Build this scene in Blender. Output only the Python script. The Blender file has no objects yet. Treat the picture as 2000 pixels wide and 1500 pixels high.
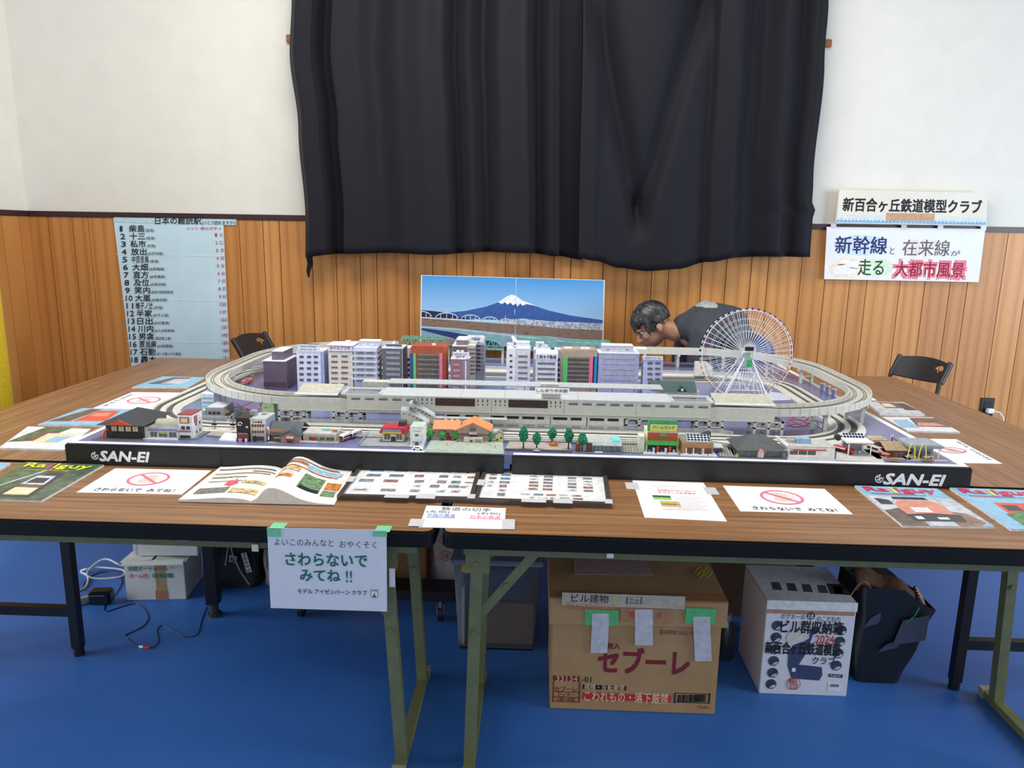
import bpy, bmesh, math, random
from mathutils import Vector, Matrix
random.seed(7)
SC = bpy.context.scene
COL = SC.collection
PI = math.pi
R = math.radians

# ---------------------------------------------------------------- camera
CAM_H, FPX = 1.417, 1444.0
_p, _r, _y = R(11.462), R(.9896), R(-1.866)
FW = Vector((math.sin(_y)*math.cos(_p), math.cos(_y)*math.cos(_p), -math.sin(_p)))
_rt = Vector((math.cos(_y), -math.sin(_y), 0)); _up = _rt.cross(FW)
RT = _rt*math.cos(_r) + _up*math.sin(_r); UP = -_rt*math.sin(_r) + _up*math.cos(_r)
cd = bpy.data.cameras.new('camera'); cam = bpy.data.objects.new('camera', cd); COL.objects.link(cam)
cd.sensor_fit = 'HORIZONTAL'; cd.sensor_width = 36; cd.lens = FPX/2000*36; cd.clip_start = .05
m = Matrix((RT, UP, -FW)).transposed().to_4x4(); m.translation = (0, 0, CAM_H); cam.matrix_world = m
SC.camera = cam

# ---------------------------------------------------------------- light and exposure
SC.view_settings.view_transform = 'Standard'; SC.view_settings.look = 'None'
SC.view_settings.gamma = 1; SC.view_settings.exposure = 0.0
w = bpy.data.worlds.new('daylight'); SC.world = w; w.use_nodes = True
bg = w.node_tree.nodes['Background']; bg.inputs[0].default_value = (.86, .94, 1, 1); bg.inputs[1].default_value = .36
def area(name, loc, target, sx, sy, power, col):
    l = bpy.data.lights.new(name, 'AREA'); l.shape = 'RECTANGLE'; l.size = sx; l.size_y = sy; l.energy = power; l.color = col
    o = bpy.data.objects.new(name, l); COL.objects.link(o); o.location = loc
    o.rotation_euler = (Vector(target)-Vector(loc)).to_track_quat('-Z', 'Y').to_euler(); return o
area('assumed_ceiling_light', (-.4, 2.5, 3.7), (-.4, 3.6, .6), 2.6, 1.2, 104, (1, .95, .87))  # lamp out of view, assumed from the bright middle of the back wall
area('assumed_side_light_west', (-5.2, 1.4, 1.5), (-1.4, 2.4, 0), 2.4, 2.2, 165, (.84, .92, 1))  # unseen area light; a window is only assumed here, from the bright floor
area('assumed_side_light_east', (5.2, 1.2, 1.5), (1.6, 2.4, 0), 2.4, 2.2, 175, (.84, .92, 1))  # no window in view: area light added for assumed daylight from this side
area('assumed_rear_light', (.5, -3.2, 2.3), (0, 3.5, .9), 4.0, 1.8, 30, (.92, .96, 1))  # added behind the camera for assumed daylight on surfaces facing it

# ---------------------------------------------------------------- pixel helpers (2000 x 1500 frame)
def ray(x, y): return FW + RT*((x-1000)/FPX) - UP*((y-750)/FPX)
def on(x, y, z):
    d = ray(x, y); t = (z-CAM_H)/d.z; return d.x*t, d.y*t
def at(x, y, Y):
    d = ray(x, y); t = Y/d.y; return d.x*t, CAM_H+d.z*t

# ---------------------------------------------------------------- materials
def lin(c): return tuple(((v/255)/12.92 if v/255 <= .04045 else ((v/255+.055)/1.055)**2.4) for v in c)
_M = {}
def nodes(name, rough=.6, metal=0, spec=.5):
    ma = bpy.data.materials.new(name); ma.use_nodes = True; nt = ma.node_tree; b = nt.nodes['Principled BSDF']
    b.inputs['Roughness'].default_value = rough; b.inputs['Metallic'].default_value = metal; b.inputs['Specular IOR Level'].default_value = spec
    return ma, nt, b
def N(nt, t, **kw):
    n = nt.nodes.new(t)
    for k, v in kw.items():
        if k in n.inputs: n.inputs[k].default_value = v
        else: setattr(n, k, v)
    return n
def ramp(nt, stops):
    r = nt.nodes.new('ShaderNodeValToRGB'); e = r.color_ramp.elements
    while len(e) < len(stops): e.new(.5)
    for s, (p, c) in zip(e, stops): s.position = p; s.color = (*lin(c), 1)
    return r
def C(r, g, b, rough=.6, metal=0, var=.06, scale=60, spec=.5):
    """plain coloured surface with a faint procedural mottle"""
    k = (r, g, b, rough, metal, var, scale, spec)
    if k in _M: return _M[k]
    ma, nt, bs = nodes('coat_%d_%d_%d' % (r, g, b), rough, metal, spec)
    tc = N(nt, 'ShaderNodeTexCoord'); no = N(nt, 'ShaderNodeTexNoise', Scale=scale, Detail=3.0)
    nt.links.new(tc.outputs['Object'], no.inputs['Vector'])
    lo = tuple(max(0, v*(1-var)) for v in (r, g, b)); hi = tuple(min(255, v*(1+var)) for v in (r, g, b))
    rp = ramp(nt, [(.3, lo), (.7, hi)])
    nt.links.new(no.outputs['Fac'], rp.inputs['Fac']); nt.links.new(rp.outputs['Color'], bs.inputs['Base Color'])
    _M[k] = ma; return ma
def glass(name, col, alpha_rough=.05, ior=1.45):
    ma, nt, b = nodes(name, alpha_rough); b.inputs['Base Color'].default_value = (*lin(col), 1)
    b.inputs['Transmission Weight'].default_value = 1; b.inputs['IOR'].default_value = ior; return ma
def laminate(name, light, mid, dark):
    ma, nt, b = nodes(name, .38)
    tc = N(nt, 'ShaderNodeTexCoord'); mp = N(nt, 'ShaderNodeMapping'); mp.inputs['Scale'].default_value = (1.1, 42, 1)
    n1 = N(nt, 'ShaderNodeTexNoise', Scale=2.2, Detail=8.0, Roughness=.62, Distortion=.5)
    nt.links.new(tc.outputs['Object'], mp.inputs['Vector']); nt.links.new(mp.outputs['Vector'], n1.inputs['Vector'])
    rp = ramp(nt, [(.30, dark), (.5, mid), (.72, light)])
    nt.links.new(n1.outputs['Fac'], rp.inputs['Fac']); nt.links.new(rp.outputs['Color'], b.inputs['Base Color'])
    return ma
def panelling():
    ma, nt, b = nodes('printed_wood_panelling', .42)
    at_ = N(nt, 'ShaderNodeAttribute'); at_.attribute_name = 'tint'
    tc = N(nt, 'ShaderNodeTexCoord'); mp = N(nt, 'ShaderNodeMapping'); mp.inputs['Scale'].default_value = (4.2, 1, .5)
    ad = N(nt, 'ShaderNodeVectorMath', operation='ADD'); nt.links.new(tc.outputs['Object'], ad.inputs[0])
    sx = N(nt, 'ShaderNodeCombineXYZ'); mu = N(nt, 'ShaderNodeMath', operation='MULTIPLY'); mu.inputs[1].default_value = 13.7
    nt.links.new(at_.outputs['Fac'], mu.inputs[0]); nt.links.new(mu.outputs[0], sx.inputs['Z']); nt.links.new(sx.outputs[0], ad.inputs[1])
    nt.links.new(ad.outputs[0], mp.inputs['Vector'])
    wv = N(nt, 'ShaderNodeTexWave', Scale=1.1, Distortion=7.0, Detail=1.5); wv.inputs['Detail Scale'].default_value = .45
    wv.wave_type = 'BANDS'; wv.bands_direction = 'X'
    nt.links.new(mp.outputs['Vector'], wv.inputs['Vector'])
    mp2 = N(nt, 'ShaderNodeMapping'); mp2.inputs['Scale'].default_value = (40, 1, 1.0); nt.links.new(ad.outputs[0], mp2.inputs['Vector'])
    fn = N(nt, 'ShaderNodeTexNoise', Scale=3.0, Detail=5.0); nt.links.new(mp2.outputs['Vector'], fn.inputs['Vector'])
    r1 = ramp(nt, [(.0, (196, 132, 68)), (.2, (208, 146, 80)), (1, (216, 154, 88))])
    nt.links.new(wv.outputs['Fac'], r1.inputs['Fac'])
    r2 = ramp(nt, [(.35, (244, 240, 236)), (.65, (255, 255, 255))]); nt.links.new(fn.outputs['Fac'], r2.inputs['Fac'])
    r3 = ramp(nt, [(0, (234, 224, 214)), (1, (255, 255, 255))]); nt.links.new(at_.outputs['Fac'], r3.inputs['Fac'])
    m1 = N(nt, 'ShaderNodeMixRGB', blend_type='MULTIPLY'); m1.inputs['Fac'].default_value = 1
    m2 = N(nt, 'ShaderNodeMixRGB', blend_type='MULTIPLY'); m2.inputs['Fac'].default_value = 1
    nt.links.new(r1.outputs['Color'], m1.inputs['Color1']); nt.links.new(r2.outputs['Color'], m1.inputs['Color2'])
    nt.links.new(m1.outputs['Color'], m2.inputs['Color1']); nt.links.new(r3.outputs['Color'], m2.inputs['Color2'])
    nt.links.new(m2.outputs['Color'], b.inputs['Base Color']); return ma
def bumpy(ma, scale, strength, dist=.01, stretch=(1, 1, 1)):
    nt = ma.node_tree; b = nt.nodes['Principled BSDF']
    tc = N(nt, 'ShaderNodeTexCoord'); mp = N(nt, 'ShaderNodeMapping'); mp.inputs['Scale'].default_value = stretch
    no = N(nt, 'ShaderNodeTexNoise', Scale=scale, Detail=5.0); bu = N(nt, 'ShaderNodeBump', Strength=strength, Distance=dist)
    nt.links.new(tc.outputs['Object'], mp.inputs['Vector']); nt.links.new(mp.outputs['Vector'], no.inputs['Vector'])
    nt.links.new(no.outputs['Fac'], bu.inputs['Height']); nt.links.new(bu.outputs['Normal'], b.inputs['Normal']); return ma
WHITE = C(246, 247, 250, .55, var=.01); PAPER = C(248, 248, 252, .7, var=.012, scale=20); BLACK = C(18, 18, 21, .45)
GREY = C(196, 196, 188, .6, var=.03); LGREY = C(212, 212, 205, .6, var=.03); DGREY = C(84, 85, 90, .6)
INK = C(22, 22, 26, .7); GLASSD = C(58, 60, 66, .2); TAPE = C(214, 212, 218, .25, var=.03)

# ---------------------------------------------------------------- mesh helpers
class MB:
    """collects shapes into one mesh"""
    def __init__(s): s.v, s.f, s.mi = [], [], []
    def add(s, vs, fs, mi=0):
        o = len(s.v); s.v += [tuple(v) for v in vs]; s.f += [tuple(i+o for i in f) for f in fs]; s.mi += [mi]*len(fs); return s
    def box(s, x0, x1, y0, y1, z0, z1, mi=0):
        return s.hexa([(x0, y0, z0), (x1, y0, z0), (x1, y1, z0), (x0, y1, z0), (x0, y0, z1), (x1, y0, z1), (x1, y1, z1), (x0, y1, z1)], mi)
    def hexa(s, p, mi=0):
        return s.add(p, [(3, 2, 1, 0), (4, 5, 6, 7), (0, 1, 5, 4), (1, 2, 6, 5), (2, 3, 7, 6), (3, 0, 4, 7)], mi)
    def quad(s, p, mi=0): return s.add(p, [tuple(range(len(p)))], mi)
    def prism(s, poly, a, b, axis='z', mi=0):
        """poly extruded along axis from a to b; poly in (x,y) for z, (x,z) for y, (y,z) for x"""
        f = {'z': lambda u, v, t: (u, v, t), 'y': lambda u, v, t: (u, t, v), 'x': lambda u, v, t: (t, u, v)}[axis]
        n = len(poly); vs = [f(u, v, a) for u, v in poly]+[f(u, v, b) for u, v in poly]
        return s.add(vs, [tuple(range(n-1, -1, -1)), tuple(range(n, 2*n))]+[(i, (i+1) % n, (i+1) % n+n, i+n) for i in range(n)], mi)
    def beam(s, a, b, w, h=None, mi=0, up=(0, 0, 1)):
        a, b = Vector(a), Vector(b); h = h or w; d = (b-a).normalized(); u = Vector(up)
        if abs(d.dot(u)) > .98: u = Vector((0, 1, 0))
        x = d.cross(u).normalized()*w/2; y = x.cross(d).normalized()*h/2
        return s.hexa([a-x-y, a+x-y, a+x+y, a-x+y, b-x-y, b+x-y, b+x+y, b-x+y], mi)
    def tube(s, pts, r, n=8, mi=0, closed=False, cap=True):
        pts = [Vector(p) for p in pts]; k = len(pts); rs = r if isinstance(r, (list, tuple)) else [r]*k; vs = []; ref = None
        for i in range(k):
            if closed: d = pts[(i+1) % k]-pts[i-1]
            else: d = pts[min(i+1, k-1)]-pts[max(i-1, 0)]
            d.normalize()
            if ref is None: ref = Vector((0, 0, 1)) if abs(d.z) < .9 else Vector((1, 0, 0))
            x = d.cross(ref)
            if x.length < 1e-4: x = d.cross(Vector((.3, 1, .2)))
            x.normalize(); ref = x.cross(d).normalized()
            vs += [pts[i]+(x*math.cos(2*PI*j/n)+ref*math.sin(2*PI*j/n))*rs[i] for j in range(n)]
        fs = []
        for i in range(k if closed else k-1):
            a, b = i*n, ((i+1) % k)*n
            fs += [(a+j, a+(j+1) % n, b+(j+1) % n, b+j) for j in range(n)]
        if not closed and cap: fs += [tuple(range(n-1, -1, -1)), tuple(range((k-1)*n, k*n))]
        return s.add(vs, fs, mi)
    def cyl(s, a, b, r, r2=None, n=16, mi=0): return s.tube([a, b], [r, r if r2 is None else r2], n, mi)
    def ball(s, c, rx, ry=None, rz=None, n=10, mi=0, mtx=None):
        ry = ry or rx; rz = rz or rx; m_ = n//2; vs = []
        for i in range(m_+1):
            t = PI*i/m_
            vs += [Vector((rx*math.sin(t)*math.cos(2*PI*j/n), ry*math.sin(t)*math.sin(2*PI*j/n), rz*math.cos(t))) for j in range(n)]
        if mtx: vs = [mtx @ v for v in vs]
        vs = [v+Vector(c) for v in vs]
        return s.add(vs, [(i*n+j, (i+1)*n+j, (i+1)*n+(j+1) % n, i*n+(j+1) % n) for i in range(m_) for j in range(n)], mi)
    def grid(s, fn, nu, nv, mi=0, thick=None):
        """fn(u,v)->point for u,v in 0..1"""
        vs = [Vector(fn(i/nu, j/nv)) for j in range(nv+1) for i in range(nu+1)]; w_ = nu+1
        return s.add(vs, [(j*w_+i, j*w_+i+1, (j+1)*w_+i+1, (j+1)*w_+i) for j in range(nv) for i in range(nu)], mi)
    def xf(s, mtx):
        s.v = [tuple(mtx @ Vector(v)) for v in s.v]; return s
    def build(s, name, mats, parent=None, smooth=False, bevel=0, solid=0, merge=True):
        me = bpy.data.meshes.new(name); me.from_pydata(s.v, [], s.f)
        for m_ in (mats if isinstance(mats, (list, tuple)) else [mats]): me.materials.append(m_)
        me.polygons.foreach_set('material_index', s.mi); me.update()
        bm = bmesh.new(); bm.from_mesh(me)
        if merge: bmesh.ops.remove_doubles(bm, verts=bm.verts, dist=1e-6)
        bmesh.ops.recalc_face_normals(bm, faces=bm.faces)
        if bevel: bmesh.ops.bevel(bm, geom=list(bm.edges), offset=bevel, segments=2, affect='EDGES', clamp_overlap=True)
        bm.to_mesh(me); bm.free()
        if smooth:
            me.polygons.foreach_set('use_smooth', [True]*len(me.polygons)); me.set_sharp_from_angle(angle=R(38))
        o = bpy.data.objects.new(name, me); COL.objects.link(o)
        if parent is not None: o.parent = parent
        if solid:
            mo = o.modifiers.new('solid', 'SOLIDIFY'); mo.thickness = solid; mo.offset = 0
        return o
def box(name, mats, x0, x1, y0, y1, z0, z1, parent=None, bevel=0): return MB().box(x0, x1, y0, y1, z0, z1).build(name, mats, parent, bevel=bevel)
def tag(o, label, cat, group=None):
    o['label'] = label; o['category'] = cat
    if group: o['group'] = group
    return o
def struct(o): o['kind'] = 'structure'; return o
def thing(name, label, cat, loc=(0, 0, 0), rz=0, group=None):
    o = bpy.data.objects.new(name, None); COL.objects.link(o); o.empty_display_size = .02
    o.location = loc; o.rotation_euler = (0, 0, rz); return tag(o, label, cat, group)
def dup(root, loc, rz=None, label=None, group=None):
    r = root.copy(); COL.objects.link(r); r.location = loc
    if rz is not None: r.rotation_euler = (0, 0, rz)
    if label: r['label'] = label
    if group: r['group'] = group
    for ch in list(root.children):
        c = ch.copy(); COL.objects.link(c); c.parent = r
        for g in ch.children:
            d = g.copy(); COL.objects.link(d); d.parent = c
    return r
# ---- lettering: text turned into flat mesh, fitted to a box
_T = {}
def glyphs(s, bold=0, shear=0):
    k = (s, bold, shear)
    if k in _T: return _T[k]
    cu = bpy.data.curves.new('t', 'FONT'); cu.body = s; cu.size = 1; cu.resolution_u = 2; cu.offset = bold; cu.shear = shear
    o = bpy.data.objects.new('t', cu); COL.objects.link(o)
    me = bpy.data.meshes.new_from_object(o.evaluated_get(bpy.context.evaluated_depsgraph_get()))
    v = [tuple(p.co) for p in me.vertices]; f = [tuple(p.vertices) for p in me.polygons]
    bpy.data.objects.remove(o); bpy.data.curves.remove(cu); bpy.data.meshes.remove(me)
    xs = [p[0] for p in v] or [0]; ys = [p[1] for p in v] or [0]
    x0, x1, y0, y1 = min(xs), max(xs), min(ys), max(ys)
    v = [(p[0]-x0, p[1]-y0) for p in v]; _T[k] = (v, f, x1-x0 or 1, y1-y0 or 1); return _T[k]
def put(mb, s, x, y, w_=None, h=None, frame=None, mi=0, bold=0, shear=0, rot=0, centre=False):
    """write s into mb with its lower-left corner at (x,y) of the plane frame(u,v)->point"""
    v, f, W_, H_ = glyphs(s, 0, shear)
    if w_ is None: w_ = h*W_/H_
    if h is None: h = w_*H_/W_
    if centre: x -= w_/2; y -= h/2
    c, sn = math.cos(rot), math.sin(rot); n_ = max(1, len(s)); e = bold*1.0
    f0 = Vector(frame(0, 0)); nn = (Vector(frame(1, 0))-f0).cross(Vector(frame(0, 1))-f0).normalized(); lay = 0
    for ex, ey in ((0, 0),) if bold <= 0 else ((-e, -e), (e, -e), (-e, e), (e, e), (0, 0)):
        P = []
        for a, b in v:
            a, b = a*w_/W_+ex*w_/n_, b*h/H_+ey*h; P.append(Vector(frame(x+a*c-b*sn, y+a*sn+b*c))+nn*lay)
        mb.add(P, f, mi); lay += .00006
    return mb
def front(y=0, x0=0, z0=0): return lambda u, v: (x0+u, y, z0+v)          # facing the viewer (-Y)
def flat(z=0, x0=0, y0=0): return lambda u, v: (x0+u, y0+v, z)           # lying, read from -Y
def side(x=0, y0=0, z0=0): return lambda u, v: (x, y0+u, z0+v)           # facing +X
def text(parent, s, x, y, w_, h, m_, frame, name='lettering', **kw):
    mb = MB(); put(mb, s, x, y, w_, h, frame, **kw); return mb.build(name, m_, parent, merge=False)
# ================================================================ ROOM
YW = 4.65; XL = -3.214; ZR = 1.497
fl, nt, b = nodes('blue_floor_sheet', .46, spec=.4)
tc = N(nt, 'ShaderNodeTexCoord'); no = N(nt, 'ShaderNodeTexNoise', Scale=1.6, Detail=6.0)
nt.links.new(tc.outputs['Object'], no.inputs['Vector']); rp = ramp(nt, [(.3, (52, 106, 184)), (.7, (64, 120, 198))])
nt.links.new(no.outputs['Fac'], rp.inputs['Fac']); nt.links.new(rp.outputs['Color'], b.inputs['Base Color'])
struct(box('floor', fl, XL-.1, 4.6, -.6, YW+.12, -.08, 0))
plaster = bumpy(C(232, 229, 220, .85, var=.01, scale=8), 260, .12, .002)
struct(box('wall_back', plaster, XL-.1, 4.6, YW, YW+.12, ZR-.02, 3.7))
struct(box('wall_left', plaster, XL-.1, XL, 2.8, YW, ZR-.02, 3.7))
wood = panelling()
def boards(name, along, x0, x1, ph, fixed):
    """tongue-and-groove boards, each with its own tint, dark grooves between"""
    P = [.103, .2005, .150, .1515]; mb = MB(); tints = []
    x = ph; i = 0
    while x > x0: x -= .605
    rnd = random.Random(3)
    while x < x1:
        wd = P[i % 4]; a, c = max(x, x0), min(x+wd, x1)
        if c-a > .004:
            g = .0022
            if along == 'x': mb.box(a+g, c-g, fixed-.008, fixed+.03, .0, ZR)
            else: mb.box(fixed-.03, fixed+.008, a+g, c-g, .0, ZR)
            tints.append(rnd.random())
        x += wd; i += 1
    if along == 'x': mb.box(x0, x1, fixed-.003, fixed+.02, 0, ZR, 1)
    else: mb.box(fixed-.02, fixed+.003, x0, x1, 0, ZR, 1)
    tints.append(.5)
    o = mb.build(name, [wood, C(70, 38, 16, .8)], merge=False)
    at_ = o.data.attributes.new('tint', 'FLOAT', 'FACE')
    at_.data.foreach_set('value', [t for t in tints for _ in range(6)]); return struct(o)
boards('wall_panelling_back', 'x', XL, 4.6, -.508, YW)
boards('wall_panelling_left', 'y', 2.8, YW, 4.1, XL)
railm = C(58, 34, 38, .4)
struct(box('trim_1', railm, XL+.008, 4.6, YW-.016, YW+.01, ZR-.022, ZR+.012, bevel=.003))
struct(box('trim_2', railm, XL-.01, XL+.016, 2.8, YW-.016, ZR-.022, ZR+.012, bevel=.003))
# wooden ledge of the covered window
struct(box('trim_3', C(160, 104, 62, .5), -1.52, 1.66, YW-.024, YW, 2.505, 2.548, bevel=.004))
# curtains ------------------------------------------------------------
cur = bumpy(C(22, 22, 31, .7, var=.05, scale=300), 900, .15, .001)
cur.node_tree.nodes['Principled BSDF'].inputs['Sheen Weight'].default_value = .04; cur.node_tree.nodes['Principled BSDF'].inputs['Specular IOR Level'].default_value = .22
YC = 4.52
def lerp_list(L, x):
    if x <= L[0][0]: return L[0][1]
    for (a, p), (c, q) in zip(L, L[1:]):
        if x <= c: t = (x-a)/(c-a); t = t*t*(3-2*t); return p+(q-p)*t
    return L[-1][1]
def curtain(label, left, right, hem, folds, extra):
    def fn(u, v):
        yy = -200+v*(500+200); xl = lerp_list(left, yy); xr = lerp_list(right, yy); px = xl+(xr-xl)*u
        xb = left[-1][1]+(right[-1][1]-left[-1][1])*u
        py = -200+v*(lerp_list(hem, xb)+200)
        X, Z = at(px, py, YC)
        d = 1.45*lerp_list(folds, xb)+1.3*extra(px, py)
        return (X, YC-d, Z)
    o = MB().grid(fn, 150, 46).build('curtain', cur, smooth=True, solid=.003)
    return tag(o, label, 'curtain')
fl_ = [(597, .0), (612, .05), (640, .045), (655, -.03), (668, -.025), (680, .05), (715, .035), (752, -.01), (800, .03), (842, .05), (875, .03), (897, -.03), (925, .035), (950, -.03), (985, .03), (1030, .05), (1052, -.03), (1078, .03), (1088, .05), (1094, -.04), (1140, -.05)]
cl = curtain('black hanging curtain panel with straight hem left of the slit', [(-70, 572), (0, 570), (100, 566), (250, 583), (430, 597), (500, 597)],
        [(-70, 1142), (500, 1138)], [(597, 502), (660, 496), (760, 494), (850, 497), (950, 492), (1030, 494), (1088, 500), (1140, 508)], fl_, lambda px, py: 0)
cl['label'] = 'black curtain panel with the knotted tail hanging from its hem corner'
fr_ = [(1128, .06), (1150, .05), (1175, .02), (1230, .02), (1300, .03), (1372, -.005), (1385, .03), (1420, .045), (1450, -.02), (1470, -.025), (1510, .045), (1540, -.02), (1565, .02), (1583, .0)]
def vlines(px, py):
    d = 0
    for (xa, xb) in ((1166, 1246), (1372, 1246)):
        if py < 470:
            xc = xa+(xb-xa)*py/420; wd = 26-py*.02; d -= .06*math.exp(-((px-xc)/max(8, wd))**2)*(1 if py < 400 else (470-py)/70)
    return d+.045*math.exp(-((px-1265)/max(20, 75-py*.13))**2)*max(0, 1-py/430)
curtain('black curtain panel with a drooping hem and a deep draped fold', [(-70, 1140), (0, 1138), (500, 1129)],
        [(-70, 1620), (0, 1618), (120, 1610), (360, 1588), (395, 1586), (408, 1592), (430, 1586), (500, 1582)],
        [(1128, 503), (1160, 509), (1210, 523), (1262, 529), (1320, 525), (1385, 511), (1430, 503), (1500, 501), (1583, 502)], fr_, vlines)
tail = MB()
tp = [at(604, 498, YC), at(607, 514, YC), at(603, 530, YC), at(604, 541, YC)]
tail.tube([(x, YC-.01, z) for x, z in tp], [.02, .018, .012, .006], 8)
o = tail.build('tail', cur, cl, smooth=True)
# socket on the back wall ---------------------------------------------
sx_, sz_ = at(1925, 795, YW)
so = thing('wall_socket', 'black wall outlet plate with a white plug in it', 'outlet', (sx_, YW-.008, sz_))
box('cover_plate', C(34, 33, 32, .35), -.042, .042, -.008, 0, -.062, .062, so, .002)
box('socket_insert', C(20, 20, 20, .3), -.022, .022, -.011, -.006, -.04, .04, so)
wp = thing('power_plug', 'white plug and cord in the black wall outlet', 'plug', (sx_, YW-.016, sz_))
MB().box(-.012, .03, -.035, -.004, -.03, -.002).build('plug_body', WHITE, wp, bevel=.004)
MB().tube([(.02, -.03, -.016), (.05, -.05, -.018), (.075, -.055, -.05), (.085, -.05, -.12), (.08, -.03, -.25), (.06, -.01, -.37)], .0045, 8).build('cord', WHITE, wp, smooth=True)

# ================================================================ PRINTED SHEETS
class Q:
    """a flat four-cornered sheet; maps (u,v) in 0..1 to points on it, v up from its lower edge"""
    def __init__(s, tl, tr, br, bl):
        P = [Vector(p) for p in (tl, tr, br, bl)]; s.c = sum(P, Vector())/4; s.P = [p-s.c for p in P]
        s.n = ((P[1]-P[3]).cross(P[0]-P[2])).normalized(); s.W = (P[1]-P[0]).length; s.H = (P[0]-P[3]).length
    def at(s, u, v, lift=0):
        a = s.P[3].lerp(s.P[2], u); c = s.P[0].lerp(s.P[1], u); return a.lerp(c, v)+s.n*lift
    def fr(s, lift): return lambda u, v: s.at(u, v, lift)
def sheet(name, label, cat, q, thick, m_, group=None, lift=0):
    mb = MB(); mb.hexa([q.at(0, 0, lift), q.at(1, 0, lift), q.at(1, 1, lift), q.at(0, 1, lift), q.at(0, 0, lift+thick), q.at(1, 0, lift+thick), q.at(1, 1, lift+thick), q.at(0, 1, lift+thick)])
    o = mb.build(name, m_); o.location = q.c; q.t = lift+thick; return tag(o, label, cat, group)
def patches(o, q, name, items, mats, k=1):
    """items: (list of uv points, material index) printed on the sheet"""
    mb = MB()
    for i, (pts, mi) in enumerate(items): mb.quad([q.at(u, v, q.t+.0003*k+.00002*i) for u, v in pts], mi)
    return mb.build(name, mats, o, merge=False)
def rect(u0, v0, u1, v1): return [(u0, v0), (u1, v0), (u1, v1), (u0, v1)]
def oval(cu, cv, ru, rv, n=20, a0=0, a1=2*PI): return [(cu+ru*math.cos(a0+(a1-a0)*i/n), cv+rv*math.sin(a0+(a1-a0)*i/n)) for i in range(n)]
def words_on(o, q, items, m_, k=2, name='lettering', bold=0, shear=0):
    """items: (string, u, v, width, height) with sizes as shares of the sheet"""
    mb = MB()
    for s, u, v, wd, h in items: put(mb, s, u, v, wd, h, q.fr(q.t+.0003*k), bold=bold, shear=shear)
    return mb.build(name, m_, o, merge=False)
def wallq(tl, tr, br, bl, Y): return Q(*[(at(*p, Y)[0], Y, at(*p, Y)[1]) for p in (tl, tr, br, bl)])
def tabq(tl, tr, br, bl, z=.70): return Q(*[(*on(*p, z), z) for p in (tl, tr, br, bl)])
def tape(o, q, u0, v0, u1, v1, m_=None, name='tape'):
    mb = MB(); mb.hexa([q.at(u, v, q.t+l) for l in (.0002, .0006) for u, v in rect(u0, v0, u1, v1)])
    return mb.build(name, m_ or TAPE, o)

# station-name quiz on the back wall
q = wallq((220, 415), (435.5, 420), (449, 705), (259, 735), YW-.012)
bluep = C(204, 232, 244, .7, var=.02, scale=6)
o = sheet('quiz_sheet', 'tall pale blue handwritten list of station names taped below the rail', 'poster', q, .0008, bluep)
hd = MB(); q2 = wallq((222, 416), (462, 421), (461, 440), (224, 434), YW-.014)
hd.hexa([q2.at(u, v, l)+q2.c-q.c for l in (0, .0006) for u, v in rect(0, 0, 1, 1)]); hd.build('header_strip', C(190, 222, 234, .7), o)
def wtext(items, m_, bold=.012, name='lettering'):
    """items: (string, px, py of lower-left, width px, height px) on the back wall"""
    mb = MB(); Y = YW-.0165
    for s, x, y, wd, h in items:
        put(mb, s, x, -y, wd, h, lambda u, v: Vector((at(u, -v, Y)[0], Y, at(u, -v, Y)[1]))-q.c, bold=bold)
    return mb.build(name, m_, o, merge=False)
names = '柴島 十三 私市 放出 中百舌鳥 大畑 直方 及位 笑内 大嵐 帷子ノ辻 半家 日出 川内 男衾 原当麻 石動 轟木'.split()
lines = '(阪急) (阪急) (京阪) (JR学研線) (南海) (JR肥薩線) (JR筑豊線) (JR奥羽線) (秋田内陸縦貫鉄道) (JR飯田線) (京福) (JR予土線) (JR日豊線) (JR九州新幹線) (東武東上線) (JR相模線) (あいの風とやま鉄道)'.split()
hint = 'くじきはなおののおおかはひせおはい'
big, small, red, idx = [], [], [], []
for i, nm in enumerate(names):
    y = 452+15.05*i; x = 252+1.35*i; wd = 30 if len(nm) == 2 else 33
    idx.append((str(i+1), 234+1.32*i, y, 5 if i == 0 else (9 if i < 9 else 13), 10.5))
    big.append((nm, x, y+1, wd, 13.5))
    if i < 17:
        small.append((lines[i], x+wd+2, y+2, 5.2*len(lines[i])*.85, 7)); red.append((str(i+1), 420+1.0*i, y+10, 4 if i < 9 else 6, 6.5)); red.append((hint[i], 429+.75*i, y+10, 7, 7))
wtext(big+[('日本の難読駅', 303, 438, 90, 14)], INK, .011); wtext(idx, C(40, 40, 60, .7), .02, 'numbering')
wtext(small+[('(いくつ読めますか?)', 394, 440, 66, 9)], C(70, 72, 86, .7), .004, 'line_names')
wtext(red+[('ヒント 頭の文字→', 366, 449, 66, 6)], C(200, 60, 80, .7), .006, 'hints')
fm = MB()
for a, c in (((230, 497), (437, 501)), ((240, 585), (441, 588)), ((250, 666), (445, 670))):
    (x0, z0), (x1, z1) = at(*a, YW), at(*c, YW); fm.hexa([Vector(p)-q.c for p in [(x0, YW-.0132, z0), (x1, YW-.0132, z1), (x1, YW-.0132, z1+.003), (x0, YW-.0132, z0+.003), (x0, YW-.0142, z0), (x1, YW-.0142, z1), (x1, YW-.0142, z1+.0015), (x0, YW-.0142, z0+.0015)]])
for x in (352, 410):
    (x0, z0), (x1, z1) = at(x, 442, YW), at(x+10, 700, YW); fm.hexa([Vector(p)-q.c for p in [(x0, YW-.0132, z0), (x0+.002, YW-.0132, z0), (x1+.002, YW-.0132, z1), (x1, YW-.0132, z1), (x0, YW-.0142, z0), (x0+.001, YW-.0142, z0), (x1+.001, YW-.0142, z1), (x1, YW-.0142, z1)]])
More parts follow.
